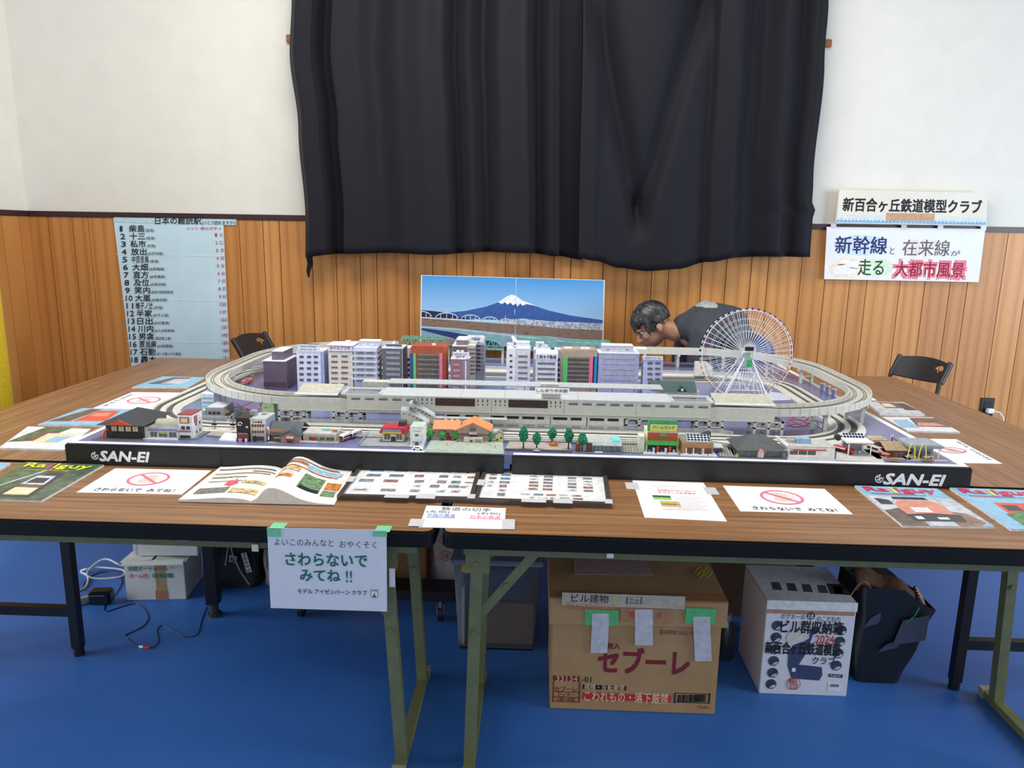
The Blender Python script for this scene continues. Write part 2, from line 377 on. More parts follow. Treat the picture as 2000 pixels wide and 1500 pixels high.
fm.build('fold_crease', C(214, 236, 244, .7), o)
# club name board and hand-lettered banner
q = wallq((1637, 371), (1925, 377), (1922, 441), (1630, 436), YW-.045)
o = sheet('name_board', 'cream board with bold black club name above the painted title banner', 'sign', q, .02, C(232, 226, 212, .6, var=.02, scale=6))
words_on(o, q, [('新百合ヶ丘鉄道模型クラブ', .035, .37, .93, .40)], INK, bold=.028)
it = [(rect(0, .02, 1, .10), 0), (rect(0, .10, 1, .19), 1), (rect(0, .22, 1, .25), 1)]+[([(i/40, .04), (i/40+.012, .13), (i/40+.024, .04)], 2) for i in range(40)]
patches(o, q, 'wave_border', it, [C(168, 204, 222, .6), C(206, 222, 228, .6), C(120, 170, 205, .6)])
tape(o, q, .33, .10, .655, .34, C(196, 154, 116, .5), 'paper_tape')
q = wallq((1614, 443), (1923, 447), (1910, 551), (1609, 545), YW-.03)
o = sheet('title_banner', 'white banner hand lettered in blue, grey, green and red under the name board', 'sign', q, .008, C(238, 240, 248, .65, var=.015, scale=8))
glow = [(oval(.22, .66, .17, .2), 0), (oval(.62, .62, .14, .18), 1), (oval(.14, .22, .12, .2), 2), (oval(.34, .25, .1, .17), 3)]
patches(o, q, 'crayon_shading', glow, [C(205, 228, 246, .8), C(236, 230, 226, .8), C(248, 232, 214, .8), C(222, 240, 214, .8)])
words_on(o, q, [('大都市風景', .44, .05, .47, .35)], C(238, 130, 150, .8), 2, 'lettering_outline', bold=.07)
words_on(o, q, [('新幹線', .06, .50, .33, .33)], C(48, 44, 110, .8), 4, bold=.012)
words_on(o, q, [('と', .41, .50, .03, .13), ('在来線', .49, .48, .30, .30), ('が', .80, .49, .06, .10)], C(104, 98, 100, .8), 4, bold=.004)
words_on(o, q, [('走る', .215, .09, .165, .31)], C(40, 84, 40, .8), 4, bold=.01)
words_on(o, q, [('大都市風景', .455, .08, .44, .29)], C(150, 24, 48, .8), 4, bold=.006)
patches(o, q, 'train_sketch', [([(.05, .14), (.08, .27), (.11, .37), (.2, .36), (.22, .3), (.21, .18), (.17, .1), (.09, .08)], 0), ([(.07, .27), (.1, .3), (.14, .3), (.11, .27)], 1), ([(.16, .24), (.21, .22), (.21, .205), (.16, .225)], 1)], [C(252, 250, 248, .8), C(120, 116, 122, .8)], 4)
for u in (.025, .47, .70, .97): tape(o, q, u, .97, u+.035, 1.09)
# mountain panorama panel
YF = 4.40
q = wallq((823, 537), (1181, 547), (1178, 680), (821, 672), YF)
o = sheet('panorama_panel', 'wide photo panel of a snow-capped mountain, river and bridge, propped behind the layout', 'picture', q, .012, C(226, 228, 226, .4, var=.01))
mt, nt, b = nodes('printed_sky', .3); tcx = N(nt, 'ShaderNodeTexCoord'); sp = N(nt, 'ShaderNodeSeparateXYZ'); nt.links.new(tcx.outputs['Object'], sp.inputs[0])
mr = N(nt, 'ShaderNodeMapRange'); mr.inputs['From Min'].default_value = -.06; mr.inputs['From Max'].default_value = .21; nt.links.new(sp.outputs['Z'], mr.inputs['Value'])
rp = ramp(nt, [(0, (168, 206, 238)), (1, (64, 146, 214))]); nt.links.new(mr.outputs['Result'], rp.inputs['Fac']); nt.links.new(rp.outputs['Color'], b.inputs['Base Color'])
def speck(name, cols, scale, stretch=(1, 1, 1)):
    ma, nt, b = nodes(name, .35); tc = N(nt, 'ShaderNodeTexCoord'); mp = N(nt, 'ShaderNodeMapping'); mp.inputs['Scale'].default_value = stretch
    no = N(nt, 'ShaderNodeTexNoise', Scale=scale, Detail=6.0, Roughness=.7); nt.links.new(tc.outputs['Object'], mp.inputs[0]); nt.links.new(mp.outputs[0], no.inputs[0])
    rp = ramp(nt, [(.3+.4*i/(len(cols)-1), c) for i, c in enumerate(cols)]); nt.links.new(no.outputs['Fac'], rp.inputs['Fac']); nt.links.new(rp.outputs['Color'], b.inputs['Base Color']); return ma
PM = [mt, C(58, 92, 160, .35, var=.08), C(240, 244, 250, .35), speck('printed_reeds', [(92, 66, 56), (140, 118, 104), (120, 88, 70)], 18, (1, 1, 6)), C(140, 170, 186, .3, var=.1, scale=14), speck('printed_town', [(70, 92, 130), (214, 222, 232), (120, 130, 150), (240, 242, 246)], 60), C(40, 62, 112, .35), C(36, 44, 74, .35), speck('printed_pebbles', [(90, 60, 58), (170, 120, 112), (130, 92, 88)], 90), C(176, 200, 206, .35)]
e = .006
it = [(rect(e, e, 1-e, 1-e), 0),
      ([(e, .40), (e, .44), (.14, .47), (.25, .505), (.36, .575), (.43, .645), (.465, .72), (.495, .755), (.515, .745), (.56, .67), (.62, .605), (.70, .54), (.82, .475), (.90, .45), (1-e, .42), (1-e, .36)], 1),
      ([(.425, .64), (.465, .72), (.495, .755), (.515, .745), (.56, .67), (.635, .60), (.58, .625), (.555, .60), (.545, .635), (.53, .585), (.52, .63), (.505, .60), (.49, .64), (.475, .61), (.46, .645), (.445, .615)], 2),
      ([(e, .38), (e, .50), (.07, .49), (.13, .475), (.2, .42), (.3, .38)], 7),
      ([(.40, .36), (.55, .415), (.7, .385), (1-e, .37), (1-e, .26), (.7, .29), (.5, .33)], 5),
      ([(e, .20), (e, .385), (.25, .355), (.45, .33), (.6, .315), (.8, .28), (1-e, .27), (1-e, .10), (.7, .16), (.3, .18)], 3),
      ([(e, e), (e, .27), (.16, .255), (.4, .205), (.7, .15), (1-e, .115), (1-e, e)], 4),
      ([(e, .265), (e, .25), (.2, .225), (.5, .15), (.8, .08), (1-e, .05), (1-e, .07), (.8, .10), (.5, .17), (.2, .245)], 9),
      ([(e, .21), (e, .24), (.15, .20), (.3, .135), (.42, .05), (.44, e), (.26, e), (.18, .10)], 6),
      ([(e, e), (e, .13), (.1, .12), (.2, .075), (.3, e)], 8)]
patches(o, q, 'printed_scene', it, PM)
br = MB()
for c_, hw, hh in ((.0, .065, .095), (.145, .065, .09), (.275, .055, .08), (.38, .045, .065), (.47, .04, .05)):
    base = .395-.035*(c_/.47); lo = max(e, c_-hw)
    for i in range(12):
        a, b_ = [max(lo, c_+hw*math.cos(PI*(1-t/12))) for t in (i, i+1)]; va, vb = [base+hh*math.sin(PI*t/12) for t in (i, i+1)]
        if b_ > a: br.quad([q.at(a, va-.012, q.t+.0012), q.at(b_, vb-.012, q.t+.0012), q.at(b_, vb, q.t+.0012), q.at(a, va, q.t+.0012)])
        if b_ > a and i % 2: br.quad([q.at(b_-.003, base, q.t+.0012), q.at(b_, base, q.t+.0012), q.at(b_, vb, q.t+.0012), q.at(b_-.003, vb, q.t+.0012)])
br.quad([q.at(e, .385, q.t+.0012), q.at(.52, .345, q.t+.0012), q.at(.52, .355, q.t+.0012), q.at(e, .40, q.t+.0012)])
br.build('printed_bridge', C(222, 226, 230, .35), o, merge=False)
sm = MB()
for a, c in (((.52, .99), (.52, .68)), ((.515, .55), (.515, .47)), ((.515, .47), (.465, .45)), ((.465, .45), (.465, .37)), ((.52, .3), (.52, .1)), ((.52, .1), (.465, .09))):
    dx, dy = .0012*(a[1] != c[1]), .003*(a[0] != c[0])
    sm.quad([q.at(a[0]-dx, a[1]-dy, q.t+.0014), q.at(a[0]+dx, a[1]-dy, q.t+.0014), q.at(c[0]+dx, c[1]+dy, q.t+.0014), q.at(c[0]-dx, c[1]+dy, q.t+.0014)])
sm.build('panel_seam', C(214, 226, 236, .4), o, merge=False)
# stand that carries the panel behind the layout
st = thing('panel_easel', 'dark easel behind the layout carrying the mountain panorama panel', 'easel', (q.c.x, YF+.10, 0))
for sx in (-.4, .4): MB().beam((sx, .12, 0), (sx, -.06, .98), .025).build('leg', BLACK, st)
box('ledge', BLACK, -.5, .5, -.13, -.02, q.c.z-q.H/2-.02, q.c.z-q.H/2-.004, st)
# yellow padded post at the left wall
xp, yp = on(-14, 802, .62)
MBp = MB().tube([(0, 0, 0), (0, 0, 1.2), (0, 0, 1.26)], [.10, .10, .06], 20)
o = MBp.build('padded_post', C(205, 172, 24, .55), smooth=True); o.location = (-2.585, 3.32, 0); tag(o, 'yellow round padded post beside the table by the panelled wall', 'post')
post = o

# ================================================================ FOLDING CHAIRS
def chair(label, loc, rz):
    t = thing('folding_chair', label, 'chair', loc, rz)      # local: faces +Y, back at -Y
    met = C(36, 37, 42, .35, .3); pad = C(38, 38, 44, .5)
    MB().box(-.19, .19, -.14, .20, .425, .45).build('seat', pad, t, bevel=.01)
    hole = [(-.035+.05*math.cos(a)-.105, .72+.022*math.sin(a)) for a in [2*PI*i/16 for i in range(16)]]
    bk = MB()
    def bf(u, v):
        x = -.155+.31*u; z = .67+.11*v+.014*math.sin(PI*u)*(1 if v > .5 else -.6); y = -.20-.62*(z-.66)-.03*math.sin(PI*u); return (x, y, z)
    nu, nv = 68, 34; g = MB().grid(bf, nu, nv)
    g.f = [f for f in g.f if not (((sum(g.v[i][0] for i in f)/4+.105)/.032)**2+((sum(g.v[i][2] for i in f)/4-.745)/.018)**2 < 1)]; g.mi = [0]*len(g.f)
    g.build('backrest', pad, t, smooth=True, solid=.012)
    for s in (-1, 1):
        MB().tube([(s*.16, -.275, .79), (s*.16, -.195, .66), (s*.18, -.10, .42), (s*.18, .24, 0)], .012, 10).build('frame', met, t, smooth=True)
        MB().tube([(s*.16, .14, .43), (s*.16, -.30, 0)], .011, 10).build('leg', met, t, smooth=True)
        MB().tube([(s*.162, -.275, .785), (s*.162, -.205, .67)], .016, 10).build('back_post', C(54, 55, 62, .35, .3), t, smooth=True)
    MB().tube([(-.16, -.273, .04), (.16, -.273, .04)], .008).build('crossbar', met, t)
    return t
xa, za = at(508, 670, 4.42); chair('black folding chair with its top above the elevated line near the quiz sheet', (xa+.215, 4.42-.09, 0), R(-102))
xa, za = at(1794, 714, 4.3); chair('black folding chair with an oval grip hole beside the table near the wall outlet', (xa-.19, 4.3-.12, 0), R(120)).scale = (.95,)*3

# ================================================================ PERSON
def blend(name, shapes, voxel, m_, parent=None, smooth=6):
    """closed shapes fused into one continuous skin"""
    o = shapes.build(name, m_, parent, merge=False)
    a = o.modifiers.new('fuse', 'REMESH'); a.mode = 'VOXEL'; a.voxel_size = voxel
    s_ = o.modifiers.new('smooth', 'SMOOTH'); s_.factor = .5; s_.iterations = smooth
    me = bpy.data.meshes.new_from_object(o.evaluated_get(bpy.context.evaluated_depsgraph_get()))
    o.modifiers.clear(); o.data = me; me.polygons.foreach_set('use_smooth', [True]*len(me.polygons)); return o
def limb(mb, pts, rs, n=14):
    mb.tube(pts, rs, n)
    for p, r_ in ((pts[0], rs[0]), (pts[-1], rs[-1])): mb.ball(p, r_*.99, n=14)
YP = 4.20
def pp(px, py, y=YP): X, Z = at(px, py, y); return Vector((X, y, Z))
root = thing('person', 'person in a dark grey T-shirt and glasses bending forward behind the layout', 'person', (*pp(1500, 700)[:2], 0)); org = Vector(root.location)
hd_c = pp(1272, 634)-org; th = R(38)
F = Vector((-math.cos(th), -.10, -math.sin(th))).normalized(); L = Vector((0, -1, 0)); L = (L-F*L.dot(F)).normalized(); U = F.cross(L).normalized()
if U.z < 0: U = -U
HM = Matrix((F, L, U)).transposed()
H = lambda f, l, u: hd_c+F*f+L*l+U*u
hip = pp(1458, 694, 4.36)-org; hip.z = min(hip.z, .84); sh = pp(1352, 640)-org; chest = pp(1390, 645, 4.24)-org; neck = pp(1318, 648)-org
bd = MB()
bd.ball(H(-.012, 0, .03), .098, .076, .088, 20, mtx=HM); bd.ball(H(.028, 0, -.045), .070, .060, .075, 18, mtx=HM); bd.ball(H(.062, 0, -.095), .028, .032, .024, 12, mtx=HM)
bd.ball(H(.075, 0, .02), .022, .055, .020, 12, mtx=HM)                                     # brow
limb(bd, [H(.088, 0, .008), H(.106, 0, -.028), H(.112, 0, -.040)], [.009, .013, .014], 10)    # nose
for s in (-1, 1):
    bd.ball(H(.105, s*.012, -.042), .009, n=8, mtx=HM); bd.ball(H(.062, s*.04, -.03), .026, .022, .024, 12, mtx=HM)
    bd.ball(H(-.018, s*.080, -.020), .022, .010, .034, 12, mtx=HM); bd.ball(H(-.010, s*.078, -.045), .012, .009, .014, 10, mtx=HM)
bd.ball(H(.092, 0, -.066), .012, .022, .006, 10, mtx=HM); bd.ball(H(.090, 0, -.078), .012, .020, .007, 10, mtx=HM)   # lips
limb(bd, [H(-.035, 0, -.04), neck, sh+Vector((.02, 0, .02))], [.058, .058, .075], 16)
limb(bd, [sh+Vector((.03, 0, -.01)), chest+Vector((.05, 0, -.01)), hip+Vector((-.08, 0, .02)), hip], [.12, .135, .13, .125], 18)
for s in (-1, 1): limb(bd, [sh+Vector((.02, s*.05, .0)), sh+Vector((.03, s*.17, -.03))], [.085, .062])
HANDS = []
for s in (-1, 1):
    S_ = sh+Vector((.03, s*.18, -.03)); E_ = S_+Vector((-.03, s*.05, -.27)); W_ = E_+Vector((-.16, -s*.03, -.15))
    limb(bd, [S_, E_], [.052, .042]); limb(bd, [E_, W_], [.041, .027])
    d = (W_-E_).normalized(); lat = Vector((0, s, 0)); nrm = d.cross(lat).normalized()
    palm = W_+d*.045; bd.ball(palm, .045, .040, .016, 12, mtx=Matrix((d, lat, nrm)).transposed())
    for k, (off, ln) in enumerate(((-.028, .068), (-.009, .078), (.010, .072), (.028, .056))):
        b0 = W_+d*.078+lat*off; k1 = b0+d*ln*.45+nrm*.006; k2 = k1+(d*.7+nrm*.5)*ln*.35; k3 = k2+(d*.4+nrm*.8)*ln*.25
        limb(bd, [b0-d*.02, k1, k2, k3], [.010, .009, .008, .0072], 8)
    t0 = W_+d*.02-lat*.032; limb(bd, [t0, t0+d*.03-lat*.022, t0+d*.055-lat*.028+nrm*.012], [.013, .011, .009], 8)
    K = Vector((hip.x+.0, s*.11, .46))+Vector((0, hip.y, 0)); A = Vector((hip.x+.04, hip.y+s*.11, .09))
    limb(bd, [hip+Vector((0, s*.09, -.02)), K], [.098, .062]); limb(bd, [K, A], [.06, .04]); limb(bd, [A+Vector((.02, 0, -.03)), A+Vector((-.15, 0, -.05))], [.045, .036])
skin = bumpy(C(198, 146, 118, .5, var=.07, scale=24), 120, .08, .002)
blend('body', bd, .0065, skin, root, 5)
shm = bumpy(C(62, 66, 74, .85, var=.05, scale=14), 16, .55, .02)
s_ = MB(); limb(s_, [sh+Vector((-.035, 0, .0)), sh+Vector((.05, 0, .015)), chest+Vector((.06, 0, .0)), hip+Vector((-.10, 0, .03)), hip+Vector((-.02, 0, .0))], [.085, .142, .162, .158, .148], 20)
for s in (-1, 1):
    S_ = sh+Vector((.03, s*.18, -.03)); limb(s_, [sh+Vector((.03, s*.05, .0)), S_, S_+Vector((-.03, s*.04, -.19))], [.105, .082, .068])
shirt = blend('t_shirt', s_, .010, shm, root, 8)
pr_ = MB()
for (px0, px1, py) in ((1341, 1396, 596.5),):
    pass
j = MB()
for s in (-1, 1):
    K = Vector((hip.x, hip.y+s*.11, .46)); A = Vector((hip.x+.04, hip.y+s*.11, .09)); limb(j, [hip+Vector((-.02, s*.07, -.0)), K], [.128, .08]); limb(j, [K, A], [.08, .062])
limb(j, [hip+Vector((-.05, 0, .01)), hip+Vector((.03, 0, -.01))], [.145, .14]); blend('jeans', j, .012, C(44, 62, 120, .8, var=.1), root, 6)
for s in (-1, 1):
    A = Vector((hip.x+.04, hip.y+s*.11, .05)); sb = MB(); limb(sb, [A+Vector((.035, 0, -.0)), A+Vector((-.16, 0, -.008))], [.052, .044]); ob = blend('shoe', sb, .01, BLACK, root, 4)
# hair: cap over the cranium, fringe falling over the brow
hm = bumpy(speck('greying_black_hair', [(26, 24, 26), (44, 41, 44), (96, 94, 100)], 26, (1, 1, 1)), 60, .35, .008)
rn = random.Random(5)
def hair(u, v):
    a = 2*PI*u; t = PI*v; d = Vector((math.sin(t)*math.cos(a), math.sin(t)*math.sin(a), math.cos(t)))   # f, l, u
    # hairline: lower at the nape, higher at the face, clear of the ears
    line = -.30+.55*max(0, d.x)**1.0-.35*max(0, -d.x)
    k = max(0, min(1, (d.z-line)/.16)); k = k*k*(3-2*k)
    strand = .010*math.sin(17*a+6*d.z)+.006*math.sin(41*a)+.005*math.sin(29*a+9*t)
    r_ = .80+.30*k+strand*k*1.2
    return H(-.012+d.x*.104*r_, d.y*.082*r_, .026+d.z*.098*r_)
hb = MB().grid(hair, 72, 36); hb.build('hair', hm, root, smooth=True)
fr = MB()
for i in range(26):
    l = -.058+.116*i/25; j1 = rn.uniform(-.006, .006); ln = rn.uniform(.030, .052)
    fr.tube([H(.060-abs(l)*.35, l, .085), H(.090-abs(l)*.45, l+j1, .062), H(.100-abs(l)*.5, l+j1*2, .062-ln)], [.011, .010, .002], 6)
for s in (-1, 1):
    for i in range(9):
        f0 = -.055+.012*i; fr.tube([H(f0, s*.074, .03), H(f0+.004, s*.082, .0), H(f0+.008+rn.uniform(-.004, .004), s*.078, -.018-rn.uniform(0, .016)*(1 if i > 5 or i < 3 else .2))], [.010, .009, .002], 6)
fr.build('fringe', hm, root, smooth=True)
gl = MB(); gm = C(30, 28, 30, .25, .4)
for s in (-1, 1):
    gl.tube([H(.098-.012*math.cos(a)**2, s*.034+.027*math.cos(a), -.002+.018*math.sin(a)) for a in [2*PI*i/20 for i in range(20)]], .0016, 6, closed=True)
    gl.tube([H(.088, s*.062, .003), H(.04, s*.078, .003), H(-.015, s*.082, -.002), H(-.03, s*.08, -.018)], .0016, 6)
gl.tube([H(.100, -.008, .002), H(.104, 0, .005), H(.100, .008, .002)], .0014, 6); gl.build('glasses', gm, root, smooth=True)
ey = MB()
for s in (-1, 1): ey.ball(H(.074, s*.032, -.002), .012, n=12, mi=0); ey.ball(H(.0835, s*.032, -.004), .005, n=8, mi=1)
ey.build('eyes', [C(230, 226, 222, .2), C(24, 18, 16, .2)], root, smooth=True)
# pale print across the shoulders of the shirt, laid just over the cloth
me = shirt.data; me.materials.append(speck('shirt_print', [(86, 90, 96), (190, 196, 192), (130, 140, 140)], 60))
x0, x1 = pp(1338, 600).x-org.x, pp(1398, 600).x-org.x; zlo = max(v.co.z for v in me.vertices)-.032
for p in me.polygons:
    c_ = p.center
    if p.normal.z > .5 and x0 < c_.x < x1 and c_.z > zlo: p.material_index = 1
# ================================================================ TABLES
ZT = .70
lam = laminate('wood_grain_laminate', (172, 128, 88), (144, 102, 65), (110, 74, 45))
olive = C(112, 114, 74, .4, .1, .05, 30); olived = C(88, 90, 60, .45)
def rrect(x0, x1, y0, y1, r, n=5):
    P = []
    for cx, cy, a0 in ((x1-r, y1-r, 0), (x0+r, y1-r, 90), (x0+r, y0+r, 180), (x1-r, y0+r, 270)):
        P += [(cx+r*math.cos(R(a0+90*i/n)), cy+r*math.sin(R(a0+90*i/n))) for i in range(n+1)]
    return P
def table(label, cx, cy, ln, dp, rz, legm, xs, ys, splay, bar, brace=True, group=None):
    """local: length along X, depth along Y; xs leg positions at the floor, ys near and far leg lines"""
    t = thing('folding_table', label, 'table', (cx, cy, 0), rz, group)
    MB().prism(rrect(-ln/2+.006, ln/2-.006, -dp/2+.006, dp/2-.006, .022), ZT-.008, ZT).build('table_top', lam, t)
    MB().prism(rrect(-ln/2, ln/2, -dp/2, dp/2, .026), ZT-.043, ZT-.0012).build('edge_band', C(10, 10, 11, .6, spec=.25), t, bevel=.004)
    for s, y in zip((-1, 1), ys):
        box('apron_rail', legm, -ln/2+.05, ln/2-.05, y-.012, y+.012, ZT-.078, ZT-.043, t)
    for x, sp in zip(xs, splay):
        xt = x+sp; s = 1 if x < 0 else -1
        box('end_rail', legm, xt-.012, xt+.012, ys[0]+.012, ys[1]-.012, ZT-.075, ZT-.043, t)
        for y in ys:
            lg = MB().beam((xt, y, ZT-.045), (x, y, .028), .030, .030, up=(0, 1, 0)).build('leg', legm, t)
            gs = MB().box(xt-.03, xt+.03, y-.017, y+.017, ZT-.125, ZT-.043).build('leg_bracket', legm, lg)
            for z in (ZT-.10, .41): MB().cyl((xt+(x-xt)*(ZT-z)/ZT, y-.016, z), (xt+(x-xt)*(ZT-z)/ZT, y-.021, z), .007, n=10).build('rivet', legm, lg)
            if brace:
                b0 = Vector((xt+(x-xt)*.38, y, .435)); b1 = Vector((xt+s*.155, y, ZT-.06))
                br_ = MB().beam(b0, b1, .024, .005, up=(0, 1, 0)).build('brace', legm, t)
                MB().cyl(b0.lerp(b1, .5)+Vector((0, -.012, 0)), b0.lerp(b1, .5)+Vector((0, -.004, 0)), .008, n=10).build('rivet', legm, br_)
        if bar == 'floor':
            MB().beam((x, ys[0]-.05, .016), (x, ys[1]+.05, .016), .030, .024).build('foot_bar', legm, t)
            for y in (ys[0]-.052, ys[1]+.052): MB().box(x-.018, x+.018, y-.012, y+.012, 0, .032).build('foot_cap', C(150, 146, 120, .5), t)
        else:
            MB().beam((x, ys[0], .16), (x, ys[1], .16), .026, .032).build('crossbar', legm, t)
            for y in ys: MB().cyl((x, y, 0), (x, y, .03), .017, n=12).build('foot_cap', BLACK, t)
    return t
YFc = 1.69+.225
tl = table('wood-grain folding table with olive legs carrying the hanging paper sign', -1.14, YFc, 1.80, .45, 0, olive, (-.80, .802), (-.165, .195), (.03, -.035), 'floor')
tr = table('wood-grain folding table with olive legs standing over the large cardboard carton', .678, YFc, 1.80, .45, 0, olive, (-.832, .775), (-.165, .195), (.018, -.03), 'floor')
table('wood-grain folding table with black legs along the wall with the quiz sheet', -1.790, 3.105, 1.90, .69, R(90), BLACK, (-.89, .88), (-.27, .235), (0, 0), 'mid', False)
table('wood-grain folding table with black legs reaching towards the wall outlet', 1.612, 3.068, 1.83, .63, R(90), BLACK, (-.865, .85), (-.26, .235), (0, 0), 'mid', False)
# small marks on the near tables
def on_front(px, py, w_, h, m_, name, par, y=1.688):
    X, Z = at(px, py, y); MB().box(X-w_/2, X+w_/2, y-.0012, y, Z-h, Z).xf(Matrix.Translation(-Vector(par.location))).build(name, m_, par)
on_front(1440, 1076, .032, .010, C(222, 224, 228), 'asset_label', tr, 1.737)
on_front(160, 1042, .026, .010, C(206, 206, 204), 'sticker_remnant', tl, 1.737); on_front(357, 1049, .03, .009, C(206, 206, 204), 'sticker_remnant', tl, 1.737)
on_front(1150, 1063, .05, .016, C(200, 204, 214), 'tape_scrap', tr, 1.737)
on_front(1192, 1078, .017, .016, C(236, 236, 226), 'sign_clip', tr, 1.732); on_front(498, 1063, .017, .019, C(236, 236, 206), 'sign_clip', tl, 1.732)
# ================================================================ PAPERS AND MAGAZINES
PINK = C(236, 122, 142, .7, var=.02); HAND = C(226, 202, 186, .8, var=.01)
def no_touch(label, q, turn=0, lift=0):
    o = sheet('notice_sheet', label, 'notice', q, .0006, PAPER, 'no touching notices', lift)
    W_, H_ = (1, 1); asp = q.W/q.H
    ru = .20 if asp > 1 else .30; rv = ru*asp
    cu, cv = (.49, .575)
    if turn == 1: cu, cv = .58, .5          # words along the left edge, read from outside
    if turn == -1: cu, cv = .42, .5
    ring = []
    for i in range(40):
        a, c = 2*PI*i/40, 2*PI*(i+1)/40
        ring.append(([(cu+ru*math.cos(a), cv+rv*math.sin(a)), (cu+ru*math.cos(c), cv+rv*math.sin(c)), (cu+.86*ru*math.cos(c), cv+.86*rv*math.sin(c)), (cu+.86*ru*math.cos(a), cv+.86*rv*math.sin(a))], 0))
    hand = [(oval(cu, cv-.25*rv, .42*ru, .36*rv), 1)]
    for k, (dx, dy) in enumerate(((-.34, .52), (-.12, .66), (.1, .64), (.3, .5), (.62, .05))):
        hand.append(([(cu+(dx*.55-.09)*ru, cv-.1*rv), (cu+(dx*.55+.09)*ru, cv-.1*rv), (cu+(dx+.08)*ru, cv+dy*rv), (cu+(dx-.08)*ru, cv+dy*rv)], 1))
    s = .62
    bar = [([(cu-s*ru-.05*ru, cv+s*rv-.05*rv), (cu-s*ru+.05*ru, cv+s*rv+.05*rv), (cu+s*ru+.05*ru, cv-s*rv+.05*rv), (cu+s*ru-.05*ru, cv-s*rv-.05*rv)], 0)]
    patches(o, q, 'hand_symbol', hand+ring+bar, [PINK, HAND])
    mb = MB()
    for s_, a, ln in (('さわらないで', .13, .44), ('みてね！', .63, .26)):
        if turn == 0: put(mb, s_, a, .07, ln, .115, q.fr(q.t+.0006), bold=.008)
        else:
            f = q.fr(q.t+.0006)
            g = (lambda u, v: f(.10+(.04-v)*1.0+.06, 1-u)) if turn == 1 else (lambda u, v: f(.86+v*1.0-.02, u))
            g2 = (lambda u, v: f(.20-v, 1-u)) if turn == 1 else (lambda u, v: f(.80+v, u)); put(mb, s_, a, .05, ln, .09, g2, bold=.008)
    mb.build('lettering', INK, o, merge=False); return o
TRAINS = [C(226, 150, 126, .35), C(60, 56, 60, .3), speck('printed_snow', [(150, 160, 176), (206, 212, 222), (236, 240, 244)], 40), C(150, 118, 96, .35, var=.2), C(150, 200, 232, .35), speck('printed_woods', [(48, 66, 54), (84, 106, 82), (118, 136, 108)], 30), C(232, 92, 62, .35), C(240, 226, 190, .35), C(110, 92, 80, .35, var=.2), C(236, 240, 244, .35), C(96, 140, 96, .4, var=.2)]
def magazine(label, q, art, title=None, thick=.006, tcol=(230, 60, 96), dot=(240, 230, 70)):
    o = sheet('magazine', label, 'magazine', q, thick, C(228, 226, 222, .5))
    patches(o, q, 'cover_picture', art, TRAINS)
    if title:
        words_on(o, q, [('Ra', .07, .84, .27, .125), ('lguy', .45, .80, .46, .165)], C(*tcol, .4), 6, 'title_lettering', bold=.03)
        patches(o, q, 'caption_print', [(rect(.08+.04*(i % 2), .775-.022*i, .62+.1*(i % 2), .785-.022*i), i % 2) for i in range(2)], [C(40, 40, 44, .4), C(*tcol, .4)], 7)
        words_on(o, q, [('i', .385, .80, .035, .165)], C(*dot, .4), 6, 'title_letter', bold=.05)
    return o
green_art = [(rect(0, 0, 1, 1), 5), ([(.25, .05), (.5, .72), (.72, .72), (.78, .05)], 1), ([(.35, .1), (.4, .42), (.68, .42), (.72, .1)], 8), ([(.37, .38), (.42, .62), (.66, .62), (.69, .38)], 2), ([(.42, .42), (.45, .56), (.63, .56), (.65, .42)], 1), ([(.1, .3), (.44, .82), (.47, .82), (.14, .3)], 2), ([(.36, .12), (.38, .3), (.69, .3), (.7, .12)], 7)]
snow_art = [(rect(0, 0, 1, 1), 2), ([(0, .72), (0, 1), (1, 1), (1, .72)], 4), ([(0, 0), (0, .35), (.3, .45), (.3, 0)], 8), ([(.62, 0), (.6, .4), (.9, .3), (1, 0)], 3), ([(.22, .12), (.2, .50), (.3, .62), (.68, .62), (.76, .5), (.74, .12)], 0), ([(.26, .64), (.28, .71), (.66, .71), (.68, .64)], 1), ([(.34, .32), (.34, .44), (.54, .44), (.54, .32)], 9), ([(.2, .10), (.18, .26), (.5, .3), (.80, .26), (.78, .10)], 1), ([(.26, .15), (.26, .22), (.34, .22), (.34, .15)], 9), ([(.5, .15), (.5, .2), (.62, .2), (.62, .15)], 9), ([(.05, .5), (.05, .66), (.2, .62), (.2, .5)], 1), ([(.86, 0), (1, .10), (1, 0)], 4)]
green_loco = [(rect(0, 0, 1, 1), 4), ([(.25, .1), (.25, .62), (.9, .62), (.9, .1)], 6), ([(.3, .42), (.3, .56), (.48, .56), (.48, .42)], 1), ([(.55, .42), (.55, .56), (.8, .56), (.8, .42)], 1), ([(.2, .05), (.2, .34), (.45, .42), (1, .42), (1, .05)], 10), ([(.3, .14), (.33, .24), (.42, .24), (.42, .14)], 1)]
P_ = [q for q in ()]
magazine('dark green magazine with a yellow title and a locomotive at the near table edge', tabq((51, 906), (203, 911), (81, 982), (-62, 977)), green_art, True, tcol=(246, 232, 60), dot=(226, 70, 100))
magazine('magazine cut off at the table end, only a blue-grey cover corner showing', tabq((-120, 903), (21, 908), (-40, 945), (-190, 940)), [(rect(0, 0, 1, 1), 4), (rect(.3, .5, .9, .8), 6)])
magazine('magazine with a red title and an orange train front in snow', tabq((1669, 952), (1829, 958), (1942, 1033), (1763, 1031)), snow_art, True)
magazine('sky-blue magazine with a red title and a green locomotive, beside the snow cover', tabq((1854, 956), (2022, 962), (2150, 1042), (1974, 1038)), green_loco, True)
no_touch('no touching notice taped between the green magazine and the open book', tabq((225, 915), (413, 919), (355, 966), (149, 962)))
no_touch('no touching notice taped between the small printed sheet and the snow cover magazine', tabq(*[(1412, 948.8), (1610, 955), (1666, 1004.8), (1446, 998.8)]))
